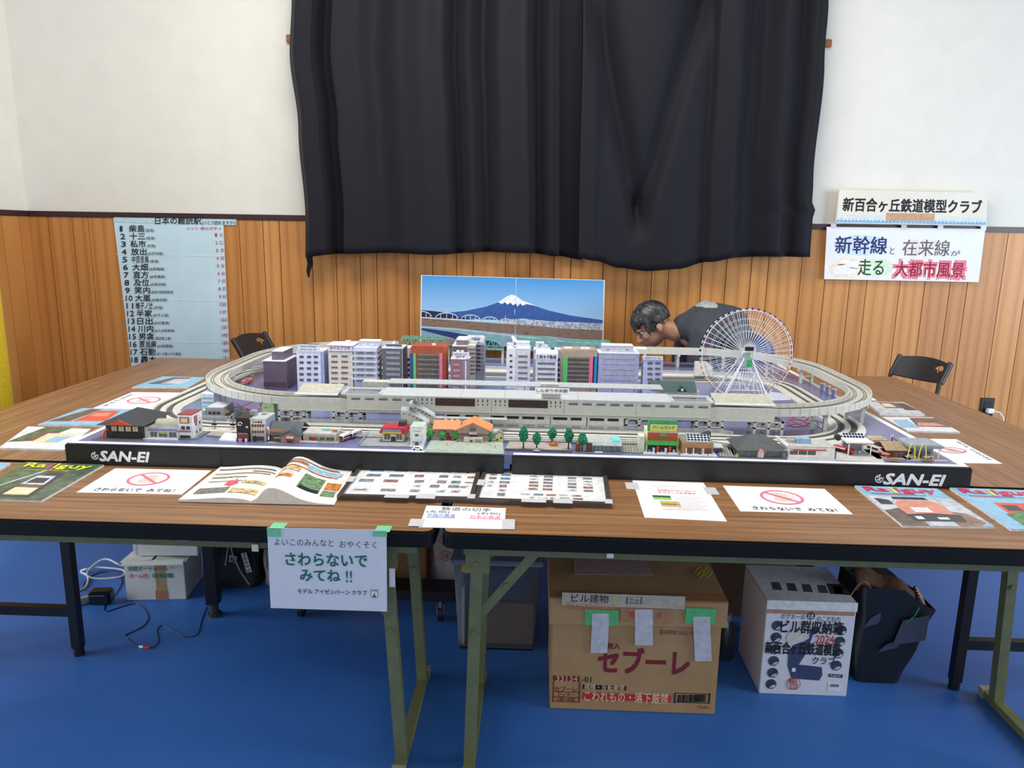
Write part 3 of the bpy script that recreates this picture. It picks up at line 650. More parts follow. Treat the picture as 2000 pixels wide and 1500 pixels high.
for o_ in [o for o in COL.objects if o.name.startswith('notice_sheet')]: pass
def tapes_for(o, q, spots):
    for a in spots: tape(o, q, *a)
# printed A4 sheet
q = tabq((1235, 938), (1374, 943), (1420, 1018.8), (1259, 1011)); o = sheet('printed_sheet', 'small white sheet printed with a heading, green and field photos and fine text', 'paper', q, .0006, PAPER)
it = [(rect(.2, .46, .44, .58), 0), (rect(.2, .52, .44, .58), 1), (rect(.27, .29, .52, .43), 2), (rect(.27, .34, .52, .36), 3)]+[(rect(.47, .55-.035*i, .88-.05*(i % 3), .558-.035*i), 4) for i in range(9)]+[(rect(.27, .24-.03*i, .85-.2*i, .25-.03*i), 4) for i in range(2)]+[(rect(.22, .86-.03*i, .6-.1*i, .865-.03*i), 5) for i in range(3)]
patches(o, q, 'picture_print', it, [C(150, 206, 110), C(60, 92, 70), C(196, 172, 96), C(120, 90, 66), C(226, 196, 206), C(238, 190, 196)])
words_on(o, q, [('鉄道模型走行会のお知らせ', .30, .70, .52, .045)], C(196, 88, 30), 3); words_on(o, q, [('新百合ヶ丘鉄道模型', .30, .64, .50, .045)], C(216, 60, 40), 3)
tapes_for(o, q, [(-.12, .72, .06, .92), (.95, .66, 1.12, .86)])
# hand-written card
q = tabq((833, 988), (988, 993), (985, 1034), (818, 1030)); o = sheet('hand_written_card', 'white folded card with handwriting in black, blue and pink at the table joint', 'card', q, .0008, PAPER)
q.t += .0006
words_on(o, q, [('鉄道の切手', .20, .78, .62, .17), ('(左側)', .03, .63, .28, .13), ('(右側)', .66, .62, .28, .13)], C(70, 74, 84), bold=-.004)
words_on(o, q, [('外国の鉄道', .05, .47, .34, .14)], C(70, 100, 200), 3, bold=.0); words_on(o, q, [('日本の鉄道', .58, .45, .36, .14)], C(236, 100, 130), 3, bold=.0)
patches(o, q, 'underline', [(rect(.05, .44, .40, .455), 0), (rect(.56, .43, .96, .445), 1)], [C(70, 100, 200), C(236, 100, 130)])
tapes_for(o, q, [(-.13, .02, .04, .34), (.97, -.02, 1.12, .44)])
# stamp frames
def stamp_frame(label, q, rows, grp):
    t = thing('stamp_frame', label, 'frame', q.c+Vector((0, -.010, 0))); fm = C(96, 88, 84, .3, .5); e1, e2 = .034, .055; th = .014
    for a in (rect(0, 0, 1, e2), rect(0, 1-e2, 1, 1), rect(0, e2, e1, 1-e2), rect(1-e1, e2, 1, 1-e2)):
        mb = MB(); mb.hexa([q.at(u, v, l) for l in (0, th) for u, v in a]); mb.build('frame_bar', fm, t)
    mb = MB(); mb.hexa([q.at(u, v, l) for l in (.001, .008) for u, v in rect(e1, e2, 1-e1, 1-e2)]); mb.build('mount_board', C(236, 238, 240, .4), t)
    pal = [C(*c, .5, var=.25, scale=90) for c in ((120, 150, 176), (156, 96, 96), (110, 128, 126), (92, 124, 164), (150, 150, 156), (128, 112, 116), (96, 140, 132), (190, 196, 204))]
    for (u, v, w_, h) in rows:
        k = rn.randrange(7); mb = MB(); mb.hexa([q.at(a, c, l) for l in (.008, .0086) for a, c in rect(u, v, u+w_, v+h)])
        mb.quad([q.at(a, c, .0087) for a, c in rect(u+.006, v+.012, u+w_-.006, v+h-.012)], 1)
        mb.quad([q.at(a, c, .00875) for a, c in [(u+.012, v+.03), (u+w_-.015, v+.03), (u+w_-.02, v+h*.5), (u+w_*.5, v+h*.66), (u+.015, v+h*.45)]], 2)
        mb.build('stamp', [C(236, 232, 226), pal[7 if k in (0, 3) else k], pal[(k+1) % 6]], t, merge=False)
    for a in ((e1*.0, 1-.09, .07, 1.02), (-.01, .42, e1+.01, .60), (.35, -.035, .53, .06), (.58, -.035, .72, .10), (.955, .0, 1.01, .12), (.97, .93, 1.01, 1.02)):
        mb = MB(); mb.hexa([q.at(u, v, l) for l in (th+.0004, th+.001) for u, v in rect(*a)]); mb.build('tape', TAPE, t)
    return t
A_ = []
for v, us in ((.84, (.17, .37, .55, .72, .79, .87, .93)), (.66, (.17, .35, .55, .72, .83)), (.48, (.14, .33, .57, .72, .83)), (.34, (.57, .68, .82, .90)), (.19, (.14, .35, .57, .74, .85))):
    for i, u in enumerate(us): A_.append((u-.07 if u < .6 else u-.045, v, .125 if u < .5 else .085, .115))
for a, c in (((.90, .655), (.09, .09)), ((.89, .50), (.08, .06))): A_.append((*a, *c))
zf = .70
qa = tabq((703, 915.5), (941, 919), (925, 981), (660, 974.5)); stamp_frame('stamp frame holding large spaced train stamps, beside the open book', qa, A_, None)
B_ = []
for j_ in range(3): B_ += [(.06, .80-.125*j_, .07, .10), (.15, .80-.125*j_, .09, .10)]
B_.append((.06, .42, .06, .11)); B_ += [(.155, .42-.13*j_, .07, .115) for j_ in range(3)]
for j_ in range(5): B_ += [(.38, .79-.105*j_, .085, .095), (.49, .79-.105*j_, .085, .095)]
for j_ in range(5): B_ += [(.68, .77-.10*j_, .08, .09), (.80, .77-.10*j_, .085, .09)]
B_ += [(.33+.095*j_, .21, .085, .08) for j_ in range(5)]+[(.62, .12, .085, .08), (.72, .12, .085, .08)]+[(.40+.05*j_, .12, .045, .07) for j_ in range(4)]
qb = tabq((944.5, 921), (1184, 929), (1193, 991), (925, 982)); stamp_frame('stamp frame with tight columns of small train stamps over the table joint', qb, B_, None)
# open book
q = tabq((434, 914), (690, 920), (655, 985), (353, 978)); bk = thing('open_book', 'open railway picture book with curved pages and a pink arrow marker', 'book', q.c+Vector((0, -.012, 0)))
sp_ = .485
def page_z(u):
    if u < sp_: t = u/sp_; return .004+.014*math.sin(PI*min(1, t*1.0))*t+(.004 if t < .9 else .004*(1-t)*10)
    t = (u-sp_)/(1-sp_); return .004+.036*math.exp(-((t-.24)/.30)**2)*(1-math.exp(-(t/.09)**2))+.008*(1-t)
def pf(a, c, dz): return lambda u, v: q.at(a+(c-a)*u, v, page_z(a+(c-a)*u)+dz)
for nm, a, c in (('page_block', 0, sp_), ('page_block', sp_, 1)):
    g = MB(); n_ = 28; top = [(a+(c-a)*i/n_) for i in range(n_+1)]
    vs = [q.at(u, v, z) for v in (0, 1) for u in top for z in (.0015, page_z(u))]; k = (n_+1)*2
    fs = []
    for i in range(n_):
        b0 = i*2
        fs += [(b0, b0+2, b0+3, b0+1), (k+b0, k+b0+1, k+b0+3, k+b0+2), (b0+1, b0+3, k+b0+3, k+b0+1), (b0, k+b0, k+b0+2, b0+2)]
    fs += [(0, 1, k+1, k), (2*n_, k+2*n_, k+2*n_+1, 2*n_+1)]
    g.add(vs, fs); g.build(nm, C(236, 234, 228, .6, var=.03), bk, smooth=True)
def pprint(name, items, mats):
    mb = MB()
    for (u0, v0, u1, v1), mi in items:
        n_ = max(1, int((u1-u0)/.02))
        for i in range(n_):
            a, c = u0+(u1-u0)*i/n_, u0+(u1-u0)*(i+1)/n_
            mb.quad([q.at(a, v0, page_z(a)+.0008+.0001*mi), q.at(c, v0, page_z(c)+.0008+.0001*mi), q.at(c, v1, page_z(c)+.0008+.0001*mi), q.at(a, v1, page_z(a)+.0008+.0001*mi)], mi)
    mb.build(name, mats, bk, merge=False)
pl_ = [C(120, 116, 112, .4, var=.3, scale=120), C(150, 190, 214, .4, var=.2, scale=90), C(176, 112, 88, .4, var=.3, scale=90), C(110, 140, 104, .4, var=.3, scale=90), C(40, 38, 40, .4), C(206, 128, 62, .4, var=.25, scale=80), C(196, 176, 130, .4, var=.3, scale=90)]
pprint('photo_print', [((.03, .86, .45, .90), 0), ((.04, .72, .44, .745), 2), ((.05, .60, .30, .625), 3), ((.30, .78, .46, .81), 0), ((.06, .48, .38, .50), 0), ((.05, .14, .26, .30), 0), ((.28, .14, .46, .26), 6), ((.30, .42, .46, .50), 6),
        ((.52, .90, .92, .935), 0), ((.52, .80, .70, .88), 2), ((.52, .70, .93, .735), 2), ((.70, .76, .95, .87), 1), ((.52, .56, .68, .69), 6), ((.53, .36, .66, .45), 5), ((.72, .22, .86, .62), 3), ((.73, .22, .86, .30), 4), ((.74, .36, .84, .46), 2), ((.88, .36, .98, .56), 5), ((.88, .18, .97, .33), 3)], pl_)
pprint('printed_lines', [((.04+.01*(i % 2), .68-.045*i, .26-.03*(i % 3), .685-.045*i), 0) for i in range(3)]+[((.52, .52-.03*i, .66, .525-.03*i), 0) for i in range(2)]+[((.78, .935, .90, .955), 1)], [C(140, 140, 146), C(214, 96, 110)])
ar = MB(); f = lambda u, v: q.at(u, v, page_z(u)+.0015)
ar.add([f(.20, .36), f(.235, .36), f(.235, .30), f(.285, .42), f(.245, .56), f(.245, .50), f(.20, .50)], [(0, 1, 2, 3, 4, 5, 6)]); ar.build('arrow_marker', C(246, 92, 112, .6), bk)
# side tables
def artq(*a): return tabq(*a)
TW = [(rect(0, 0, 1, 1), 4), ([(.02, .02), (.30, .93), (.70, .95), (.62, .3)], 8), ([(.35, .30), (.42, .78), (.85, .80), (.75, .35)], 2), ([(.0, .0), (.1, .3), (.9, .2), (1, 0)], 4)]
magazine('pale blue magazine with a grey train, topmost along the table by the quiz sheet', artq((318, 737), (402, 739), (368, 759), (258, 758)), TW, thick=.005)
no_touch('no touching notice on the table between the pale blue and red train magazines', artq((258, 766), (352, 767), (295, 800), (180, 798)), 1)
RT_ = [(rect(0, 0, 1, 1), 4), ([(.02, .18), (.20, .95), (.42, .95), (.32, .2)], 8), ([(.36, .22), (.42, .85), (.78, .88), (.82, .25)], 6), ([(.44, .5), (.46, .72), (.7, .74), (.72, .52)], 0)]
magazine('magazine with a bright red train beside the dark-roofed model restaurant', artq((160, 800), (265, 802), (218, 834.5), (74, 832)), RT_, thick=.006)
CT = [(rect(0, 0, 1, 1), 9), ([(.0, .25), (.28, 1), (.7, 1), (.45, .35)], 5), ([(.2, .3), (.35, .8), (.62, .82), (.52, .4)], 8), ([(.35, .25), (.45, .7), (.72, .75), (.9, .7), (.72, .25)], 7), ([(.55, .3), (.62, .55), (.86, .6), (.76, .3)], 4)]
magazine('magazine with a cream train over snow, closest to the front corner of the layout', artq((55, 836), (178, 841), (125, 882), (-2, 878)), CT, thick=.006)
o = sheet('paper_sheet', 'blank white paper corner peeking out behind the curve of the elevated track', 'paper', tabq((1660, 768), (1693, 770), (1713, 782.5), (1664, 781)), .0006, PAPER)
M1 = [(rect(0, 0, 1, 1), 2), ([(.3, .45), (.3, .95), (.72, .95), (.86, .45)], 8), ([(.32, .55), (.34, .85), (.56, .85), (.6, .55)], 7), ([(0, 0), (.1, .4), (.9, .38), (1, 0)], 2), ([(.7, .3), (.72, .9), (.95, .9), (1, .3)], 1)]
magazine('magazine with a grey and cream train, behind the one with a salmon nose', artq((1690, 788), (1765, 790), (1806, 813.5), (1718, 812)), M1, thick=.010)
M2 = [(rect(0, 0, 1, 1), 9), ([(.35, .3), (.5, .95), (1, .95), (1, .3)], 8), ([(.38, .35), (.5, .6), (.85, .6), (.95, .4)], 0), ([(0, .2), (.1, .8), (.4, .8), (.35, .2)], 4)]
magazine('magazine with a salmon train nose, beside the bare edge of the layout', artq((1722, 817), (1822, 818), (1875, 847), (1772, 844)), M2, thick=.006)
no_touch('no touching notice beside the model restaurant with yellow arches', artq((1800, 857), (1868, 858), (1958, 906), (1850, 904)), -1)
# the hanging sign at the joint of the near tables ------------------------
ys_ = 1.684
q = Q(*[(at(*p, ys_)[0], ys_, at(*p, ys_)[1]) for p in ((522, 1030), (755, 1035), (756, 1194), (529, 1187))]); q.t = 0
o = sheet('hanging_sign', 'laminated white sign with green lettering hung over the table edge by green tape', 'sign', q, .0012, C(222, 224, 230, .3, var=.01))
gt = C(36, 112, 92, .5); words_on(o, q, [('よいこのみんなと', .055, .785, .50, .085), ('おやくそく', .605, .775, .31, .085)], C(62, 92, 90, .5), bold=.0)
words_on(o, q, [('さわらないで', .145, .545, .69, .155), ('みてね', .265, .355, .34, .145), ('!!', .655, .355, .05, .14)], gt, name='large_lettering', bold=.022)
words_on(o, q, [('モデル アイゼンバーン クラブ', .24, .198, .59, .06)], INK, name='club_lettering', bold=.012)
cr = [([(.862, .27), (.925, .272), (.925, .185), (.91, .165), (.893, .158), (.876, .165), (.862, .185)], 0), ([(.866, .265), (.921, .267), (.921, .187), (.907, .169), (.893, .163), (.879, .169), (.866, .187)], 1), (rect(.868, .25, .919, .262), 2), ([(.885, .19), (.887, .222), (.9, .222), (.902, .19)], 2), ([(.875, .175), (.88, .192), (.907, .192), (.911, .175)], 0), (oval(.896, .228, .007, .012, 10), 3)]
patches(o, q, 'club_crest', cr, [C(50, 50, 52), C(232, 232, 236), C(120, 122, 126), C(226, 196, 120)])
grn = C(118, 206, 156, .45, var=.03)
for px0, px1 in ((522, 549), (728, 756)):
    X0, X1 = at(px0, 1035, ys_)[0], at(px1, 1035, ys_)[0]; Z0 = at(px0, 1047, ys_)[1]
    mb = MB(); mb.box(X0, X1, ys_-.0026, ys_-.0014, Z0, ZT+.001); mb.box(X0+.004, X1+.006, ys_-.0026, ys_+.035, ZT+.0002, ZT+.0012)
    mb.xf(Matrix.Translation(-q.c)).build('green_tape', grn, o)
X0, Z0 = at(766, 1118, 1.735); MB().box(X0-.007, X0+.007, 1.731, 1.735, Z0-.038, Z0+.012).xf(Matrix.Translation(-Vector(tl.location))).build('leg_tag', WHITE, tl)
# ================================================================ MODEL RAILWAY: BOARD, LINES
Z0 = .765; BX0, BX1, BY0, BY1 = -1.436, 1.291, 2.137, 3.90; BS0, BS1 = -.090, -.066
bd_ = thing('layout_board', 'low blue-grey display board with a white border and black front carrying the model railway', 'display board', ((BX0+BX1)/2, (BY0+BY1)/2, 0)); ob_ = -Vector(bd_.location)
def lb(name, m_, *a, par=None, bevel=0): return MB().box(*a).xf(Matrix.Translation(ob_)).build(name, m_, par or bd_, bevel=bevel)
blue = C(112, 120, 164, .22, var=.03, scale=3)
for a, c in ((BX0, BS0), (BS1, BX1)):
    lb('base_panel', blue, a+.004 if a < -1 else -.0778, c-.004 if c > 1 else -.0782, BY0+.004, BY1, Z0-.03, Z0)
    lb('border_strip', WHITE, a+.004, c-.004, BY0+.004, BY0+.024, Z0, Z0+.0008)
    lb('front_fascia', C(20, 20, 23, .4), a, c, BY0-.009, BY0+.003, .701, Z0-.0005, bevel=.003)
lb('border_strip', WHITE, BX1-.024, BX1-.002, BY0+.024, BY1, Z0, Z0+.0008); lb('border_strip', WHITE, BX0+.002, BX0+.02, BY0+.024, BY1, Z0, Z0+.0008)
lb('side_fascia', C(20, 20, 23, .4), BX1-.004, BX1, BY0+.004, BY1, .701, Z0-.0005); lb('side_fascia', C(20, 20, 23, .4), BX0, BX0+.004, BY0+.004, BY1, .701, Z0-.0005)
xs_, _ = on(432, 874, Z0); lb('fascia_joint', C(4, 4, 5, .5), xs_-.0012, xs_+.0012, BY0-.0096, BY0-.0088, .703, Z0-.003)
for a, c in ((390, 950), (1034, 1640)):
    xa, xb = at(a, 905, BY0+.05)[0], at(c, 905, BY0+.05)[0]; lb('support_beam', C(16, 16, 18, .5), xa, xb, BY0+.05, BY0+.08, .605, .70)
for x, y in ((-1.18, 2.50), (.98, 2.50), (-1.18, 3.60), (-.1, 3.60), (.98, 3.60)):
    if 1:
        lg = lb('stand_leg', C(14, 14, 16, .45), x-.021, x+.021, y-.021, y+.021, .05, .735)
        MB().cyl((x, y, 0), (x, y, .012), .024, n=16).cyl((x, y, .012), (x, y, .05), .016, n=12).xf(Matrix.Translation(ob_)).build('levelling_foot', C(60, 56, 54, .4), lg)
for y in (2.53, 3.57): lb('stand_rail', C(14, 14, 16, .45), BX0+.1, BX1-.1, y-.015, y+.015, .70, .735)
def logo(px, py, w_px, h_px):
    X, Z = at(px, py, BY0-.0095); w_, h = w_px*.00155, h_px*.00155; mb = MB(); fr = lambda u, v: Vector((X+u, BY0-.0098, Z+v))+ob_
    put(mb, 'SAN-EI', .023+.0, 0, w_-.026, h, fr, bold=.055, shear=.22); mb.build('logo_lettering', WHITE, bd_, merge=False)
    e = MB()
    def arc(cx, cy, r0, r1, a0, a1, n=20):
        for i in range(n):
            t, s = [R(a0+(a1-a0)*k/n) for k in (i, i+1)]
            e.quad([fr(cx+q_*math.cos(a), cy+q_*math.sin(a)) for q_, a in ((r0, t), (r1, t), (r1, s), (r0, s))])
    k = h/.034
    arc(.010*k, .017*k, .0105*k, .0135*k, 75, 330); arc(.0065*k, .024*k, .0018*k, .0045*k, 0, 360); arc(.006*k, .0135*k, .0012*k, .003*k, 0, 360); arc(.0155*k, .015*k, .003*k, .0065*k, 0, 360)
    e.quad([fr(.017*k, .0085*k), fr(.0235*k, .021*k), fr(.0225*k, .0215*k), fr(.013*k, .0095*k)])
    e.build('swirl_logo', WHITE, bd_, merge=False)
logo(181, 899.5, 117, 20); logo(1710, 945, 131, 21)
# ---- swept lines
def rounded(x0, x1, y0, y1, r, n=22):
    """closed outline, anticlockwise from the middle of the back edge, with inward normals"""
    P = [((x0+x1)/2, y1, 0, -1)]
    for cx, cy, a0 in ((x0+r, y1-r, 90), (x0+r, y0+r, 180), (x1-r, y0+r, 270), (x1-r, y1-r, 0)):
        for i in range(n+1): a = R(a0+90*i/n); P.append((cx+r*math.cos(a), cy+r*math.sin(a), -math.cos(a), -math.sin(a)))
    return P
def sweep(path, prof, closed, mb=None, mi=0):
    """prof: closed polygon of (offset inward, z)"""
    mb = mb or MB(); k = len(prof); vs = [(x+nx*o, y+ny*o, z) for x, y, nx, ny in path for o, z in prof]; fs = []; n = len(path)
    for i in range(n if closed else n-1):
        a, b = i*k, ((i+1) % n)*k
        fs += [(a+j, a+(j+1) % k, b+(j+1) % k, b+j) for j in range(k)]
    if not closed: fs += [tuple(range(k)), tuple(range((n-1)*k, n*k))]
    return mb.add(vs, fs, mi)
def rp_(o0, o1, z0, z1): return [(o0, z0), (o1, z0), (o1, z1), (o0, z1)]
concrete = C(206, 204, 194, .65, var=.03); bed = C(104, 100, 94, .8, var=.15, scale=200); steel = C(150, 146, 138, .3, .8); slab = C(214, 212, 204, .65, var=.03)
# ground loop of double track
gp = rounded(-1.425, 1.180, 2.300, 3.60, .37)
gl_ = thing('ground_track_loop', 'double track loop with sloping concrete edges lying on the display board', 'model track', (0, 0, 0))
prof = [(0, Z0), (.118, Z0), (.118, Z0+.004), (.100, Z0+.011), (.092, Z0+.011), (.090, Z0+.0055), (.070, Z0+.0055), (.068, Z0+.0095), (.050, Z0+.0095), (.048, Z0+.0055), (.028, Z0+.0055), (.026, Z0+.011), (.018, Z0+.011), (0, Z0+.004)]
sweep(gp, prof, True).build('track_bed', slab, gl_)
for o in (.038, .080):
    sweep(gp, rp_(o-.0095, o+.0095, Z0+.0057, Z0+.0066), True).build('ballast', bed, gl_)
    for s in (-.0045, .0045): sweep(gp, rp_(o+s-.0006, o+s+.0006, Z0+.0066, Z0+.0092), True).build('running_rail', steel, gl_)
yd = thing('siding_track', 'straight double siding along the back of the display board behind the towers', 'model track', (0, 0, 0)); sp2 = [(-.95, 3.43, 0, -1), (.95, 3.43, 0, -1)]
sweep(sp2, rp_(0, .085, Z0+.0002, Z0+.005), False).build('track_bed', concrete, yd)
for o in (.022, .06):
    sweep(sp2, rp_(o-.009, o+.009, Z0+.005, Z0+.006), False).build('ballast', bed, yd)
    for s in (-.0045, .0045): sweep(sp2, rp_(o+s-.0006, o+s+.0006, Z0+.006, Z0+.0085), False).build('running_rail', steel, yd)
# elevated line: open at the back where the truss bridges stand
EX0, EX1, EY0, EY1, ER = -1.305, 1.295, 2.432, 3.80, .51; EZ = .846; EW = .078
full = rounded(EX0, EX1, EY0, EY1, ER)[1:]
ep = [(-.72, EY1, 0, -1)]+full+[(.40, EY1, 0, -1)]
el = thing('elevated_track', 'pale concrete elevated double track curving round the whole layout on piers', 'model viaduct', (0, 0, 0))
sweep(ep, rp_(0, EW, EZ-.011, EZ), False).build('deck', concrete, el)
def walls(name, o0, o1):
    mb = MB(); sweep(ep, rp_(o0, o1, EZ-.0125, EZ+.0135), False, mb); return mb.build(name, concrete, el)
walls('parapet', -.0012, .0022); walls('parapet', EW-.0022, EW+.0012)
# panel joints along the parapets
jm = C(168, 166, 158, .7)
for off, sgn in ((-.0014, -1), (EW-.0024, -1)):
    mb = MB(); d_acc = 0; prev = ep[0]
    for p in [(a[0]+(b[0]-a[0])*t/6, a[1]+(b[1]-a[1])*t/6, a[2]+(b[2]-a[2])*t/6, a[3]+(b[3]-a[3])*t/6) for a, b in zip(ep, ep[1:]) for t in range(6)]:
        d_acc += math.hypot(p[0]-prev[0], p[1]-prev[1]); prev = p
        if d_acc > .034 and abs(p[2]) > .05:
            d_acc = 0; x, y, nx, ny = p; tx, ty = -ny*.0006, nx*.0006
            a, c = off-.0003, off+.0002
            mb.hexa([(x+nx*o+s*tx, y+ny*o+s*ty, z) for z in (EZ-.012, EZ+.013) for o, s in ((a, -1), (a, 1), (c, 1), (c, -1))])
    mb.build('joint_groove', jm, el)
for o in (.0215, .0565):
    sweep(ep, rp_(o-.0085, o+.0085, EZ, EZ+.0012), False).build('ballast', C(190, 188, 178, .7, var=.06, scale=150), el)
    for s in (-.0045, .0045): sweep(ep, rp_(o+s-.0006, o+s+.0006, EZ+.0012, EZ+.0036), False).build('running_rail', C(120, 116, 108, .35, .6), el)
    for s in (-.0095, .0095): sweep(ep, rp_(o+s-.001, o+s+.001, EZ, EZ+.0022), False).build('track_edge', C(226, 224, 216, .6), el)
# deeper girder under the straight front part
for x0, x1 in ((-.875, .80),):
    MB().box(x0, x1, EY0-.003, EY0+.003, EZ-.028, EZ+.0145).build('girder', concrete, el); MB().box(x0, x1, EY0+EW-.003, EY0+EW+.003, EZ-.028, EZ+.0145).build('girder', concrete, el)
    MB().box(x0, x1, EY0-.005, EY0+.004, EZ-.031, EZ-.0265).build('girder_lip', concrete, el)
def portal(px0, px1, y, py=830):
    """frame pier with two by two arched openings"""
    xa, xb = at(px0, py, y)[0], at(px1, py, y)[0]; w_ = xb-xa; top = EZ-.031; mb = MB(); t = w_*.085
    for yy in (y, y+.060):
        for c in (0, .5, 1): x = xa+t/2+(w_-t)*c; mb.box(x-t/2, x+t/2, yy, yy+.009, Z0+.0003, top)
        zm = Z0+(top-Z0)*.52
        mb.box(xa, xb, yy, yy+.009, zm-.0025, zm+.0025); mb.box(xa, xb, yy, yy+.009, top-.005, top)
        for c in (0, .5):
            x0 = xa+t+(w_-t)*c; x1 = x0+(w_-t)/2-t
            for xx, s in ((x0, 1), (x1, -1)): mb.prism([(xx, top-.005), (xx+s*.006, top-.005), (xx, top-.012)], yy, yy+.009, 'y')
    for c in (0, .5, 1): x = xa+t/2+(w_-t)*c; mb.box(x-t/2, x+t/2, y, y+.069, top-.005, top)
    mb.build('portal_pier', C(200, 199, 190, .65), el)
for a, c in ((544, 596), (650, 706), (1221, 1276), (1358, 1413), (1472, 1531)): portal(a, c, EY0+.002)
def pier(x, y, nx, ny):
    mb = MB(); top = EZ-.0125
    for o in (.012, EW-.012): mb.box(x+nx*o-.006, x+nx*o+.006, y+ny*o-.006, y+ny*o+.006, Z0+.001, top)
    a, c = (x+nx*-.004, y+ny*-.004, top-.005), (x+nx*(EW+.004), y+ny*(EW+.004), top-.005); mb.beam(a, c, .014, .010)
    a, c = (x+nx*.012, y+ny*.012, Z0+.035), (x+nx*(EW-.012), y+ny*(EW-.012), Z0+.035); mb.beam(a, c, .008, .005)
    mb.build('pier', C(196, 195, 186, .65), el)
def clear_of_loop(x, y, nx, ny): return all(not (-.012 < min(math.hypot(x+nx*o-g[0], y+ny*o-g[1]) for g in gpd)-0 < .002) for o in (.012, .066))
for i in (3, 10, 17, 24, 30, 52, 59, 65, 72, 79, 86):
    x, y, nx, ny = full[i]; pier(x, y, nx, ny)
for x in (-.60+.0, .55, .72, -.95+.1): pier(x, EY1, 0, -1)
# truss bridges
tg = C(112, 178, 160, .5, var=.04); tspans = [(-.72, -.44), (-.44, -.16), (-.16, .12), (.12, .40)]
def truss(x0, x1, label):
    t = thing('truss_bridge', label, 'model bridge', ((x0+x1)/2, EY1-EW/2, 0), 0, 'green truss bridges'); L_ = (x1-x0)-.012; n = 6; dx = L_/n; h = .047; zb = EZ-.006
    for s in (-1, 1):
        mb = MB(); y = s*.037; b = [(-L_/2+dx*i, y, zb) for i in range(n+1)]; tp = [(-L_/2+dx*(i+.5), y, zb+h) for i in range(n)]
        mb.beam(b[0], b[-1], .004, .008); mb.beam(tp[0], tp[-1], .004, .005)
        for i in range(n): mb.beam(b[i], tp[i], .003, .004, up=(0, 1, 0)); mb.beam(tp[i], b[i+1], .003, .004, up=(0, 1, 0))
        mb.build('side_truss', tg, t)
    mb = MB()
    for i in range(n):
        x = -L_/2+dx*(i+.5); mb.beam((x, -.037, zb+h), (x, .037, zb+h), .003)
        if i < n-1: mb.beam((x, -.037, zb+h), (x+dx, .037, zb+h), .002); mb.beam((x, .037, zb+h), (x+dx, -.037, zb+h), .002)
    mb.build('top_bracing', tg, t)
    MB().box(-L_/2, L_/2, -.036, .036, zb-.003, zb+.004).build('bridge_deck', C(96, 150, 136, .5), t)
    for o in (-.0175, .0175):
        for s in (-.0045, .0045): MB().box(-L_/2, L_/2, o+s-.0006, o+s+.0006, zb+.004, zb+.007).build('running_rail', steel, t)
    for x in (-L_/2+.006, L_/2-.006): MB().box(x-.006, x+.006, -.03, .03, Z0+.0003, zb-.003).build('pier', C(196, 195, 186, .65), t)
for sp3, lb_ in zip(tspans, ('green truss bridge behind the red-brown model department store', 'green truss bridge beyond the tall grey flats with the roof sign', 'green truss bridge beyond the white tower with the rooftop dish', 'green truss bridge behind the tan model department store')): truss(*sp3, lb_)
# ---- elevated station ---------------------------------------------------
es = thing('elevated_station', 'long pale grey elevated station with two big brown windows over the front line', 'model station', (0, 0, 0))
YS = EY0-.006; zs0, zs1 = EZ-.016, .8745
cuts = [at(p, 785, YS)[0] for p in (678, 817, 960, 1102, 1243, 1389)]
stn = C(204, 203, 193, .6, var=.02); dk = C(60, 58, 58, .4); brown = C(70, 54, 50, .3, var=.15, scale=200)
zu = lambda f: zs0+(zs1-zs0)*f
for i, (a, c) in enumerate(zip(cuts, cuts[1:])):
    p_ = MB().box(a+.0006, c-.0006, YS-.004, YS, zs0-.002, zs1).build('wall_panel', stn, es); w_ = c-a
    if i in (0, 3, 4):
        for k in range(5):
            x = a+w_*(.065+.192*k); wn = MB(); wn.box(x, x+w_*.125, YS-.0046, YS-.0038, zu(.64), zu(.85))
            for j in range(4): wn.box(x+w_*.125*j/4+.0005, x+w_*.125*(j+1)/4-.0005, YS-.005, YS-.0045, zu(.66), zu(.73), 1)
            wn.box(x, x+w_*.125, YS-.005, YS-.0045, zu(.76), zu(.80), 0); wn.build('window', [C(150, 150, 146, .5), C(70, 70, 74, .3)], es)
    else:
        x0, x1 = a+w_*.235, a+w_*.775; wn = MB().box(x0, x1, YS-.0046, YS-.0038, zu(.36), zu(.92)); mu = MB()
        for j in range(41): x = x0+(x1-x0)*j/40; mu.box(x-.0002, x+.0002, YS-.0049, YS-.0046, zu(.36), zu(.92))
        for f in (.36, .56, .62, .80, .92): mu.box(x0, x1, YS-.005, YS-.0046, zu(f)-.0006, zu(f)+.0006)
        mu.box((x0+x1)/2-.0008, (x0+x1)/2+.0008, YS-.0052, YS-.0046, zu(.36), zu(.92)); w_o = wn.build('window', brown, es); mu.build('window_bars', C(44, 36, 34, .4), w_o)
        for side_ in (0, 1):
            for k in range(3):
                x = a+w_*(.05+.065*k)+(w_*.76 if side_ else 0)
                for z0_, z1_ in ((zu(.68), zu(.90)), (zu(.44), zu(.56))): MB().box(x, x+.0035, YS-.0046, YS-.0038, z0_, z1_).build('slot_window', dk, es)
MB().box(cuts[0], cuts[-1], YS-.006, YS, zs0-.006, zs0-.0018).build('ledge', stn, es)
rx = [at(p, 768, YS)[0] for p in (745, 900, 985, 1130, 1312)]; rfm = C(198, 202, 206, .45, var=.02)
for a, c in zip(rx, rx[1:]):
    MB().prism([(YS-.007, zs1), (YS+.088, zs1+.008), (YS+.088, zs1+.011), (YS-.007, zs1+.003)], a+.0004, c-.0004, 'x').build('roof_panel', rfm, es)
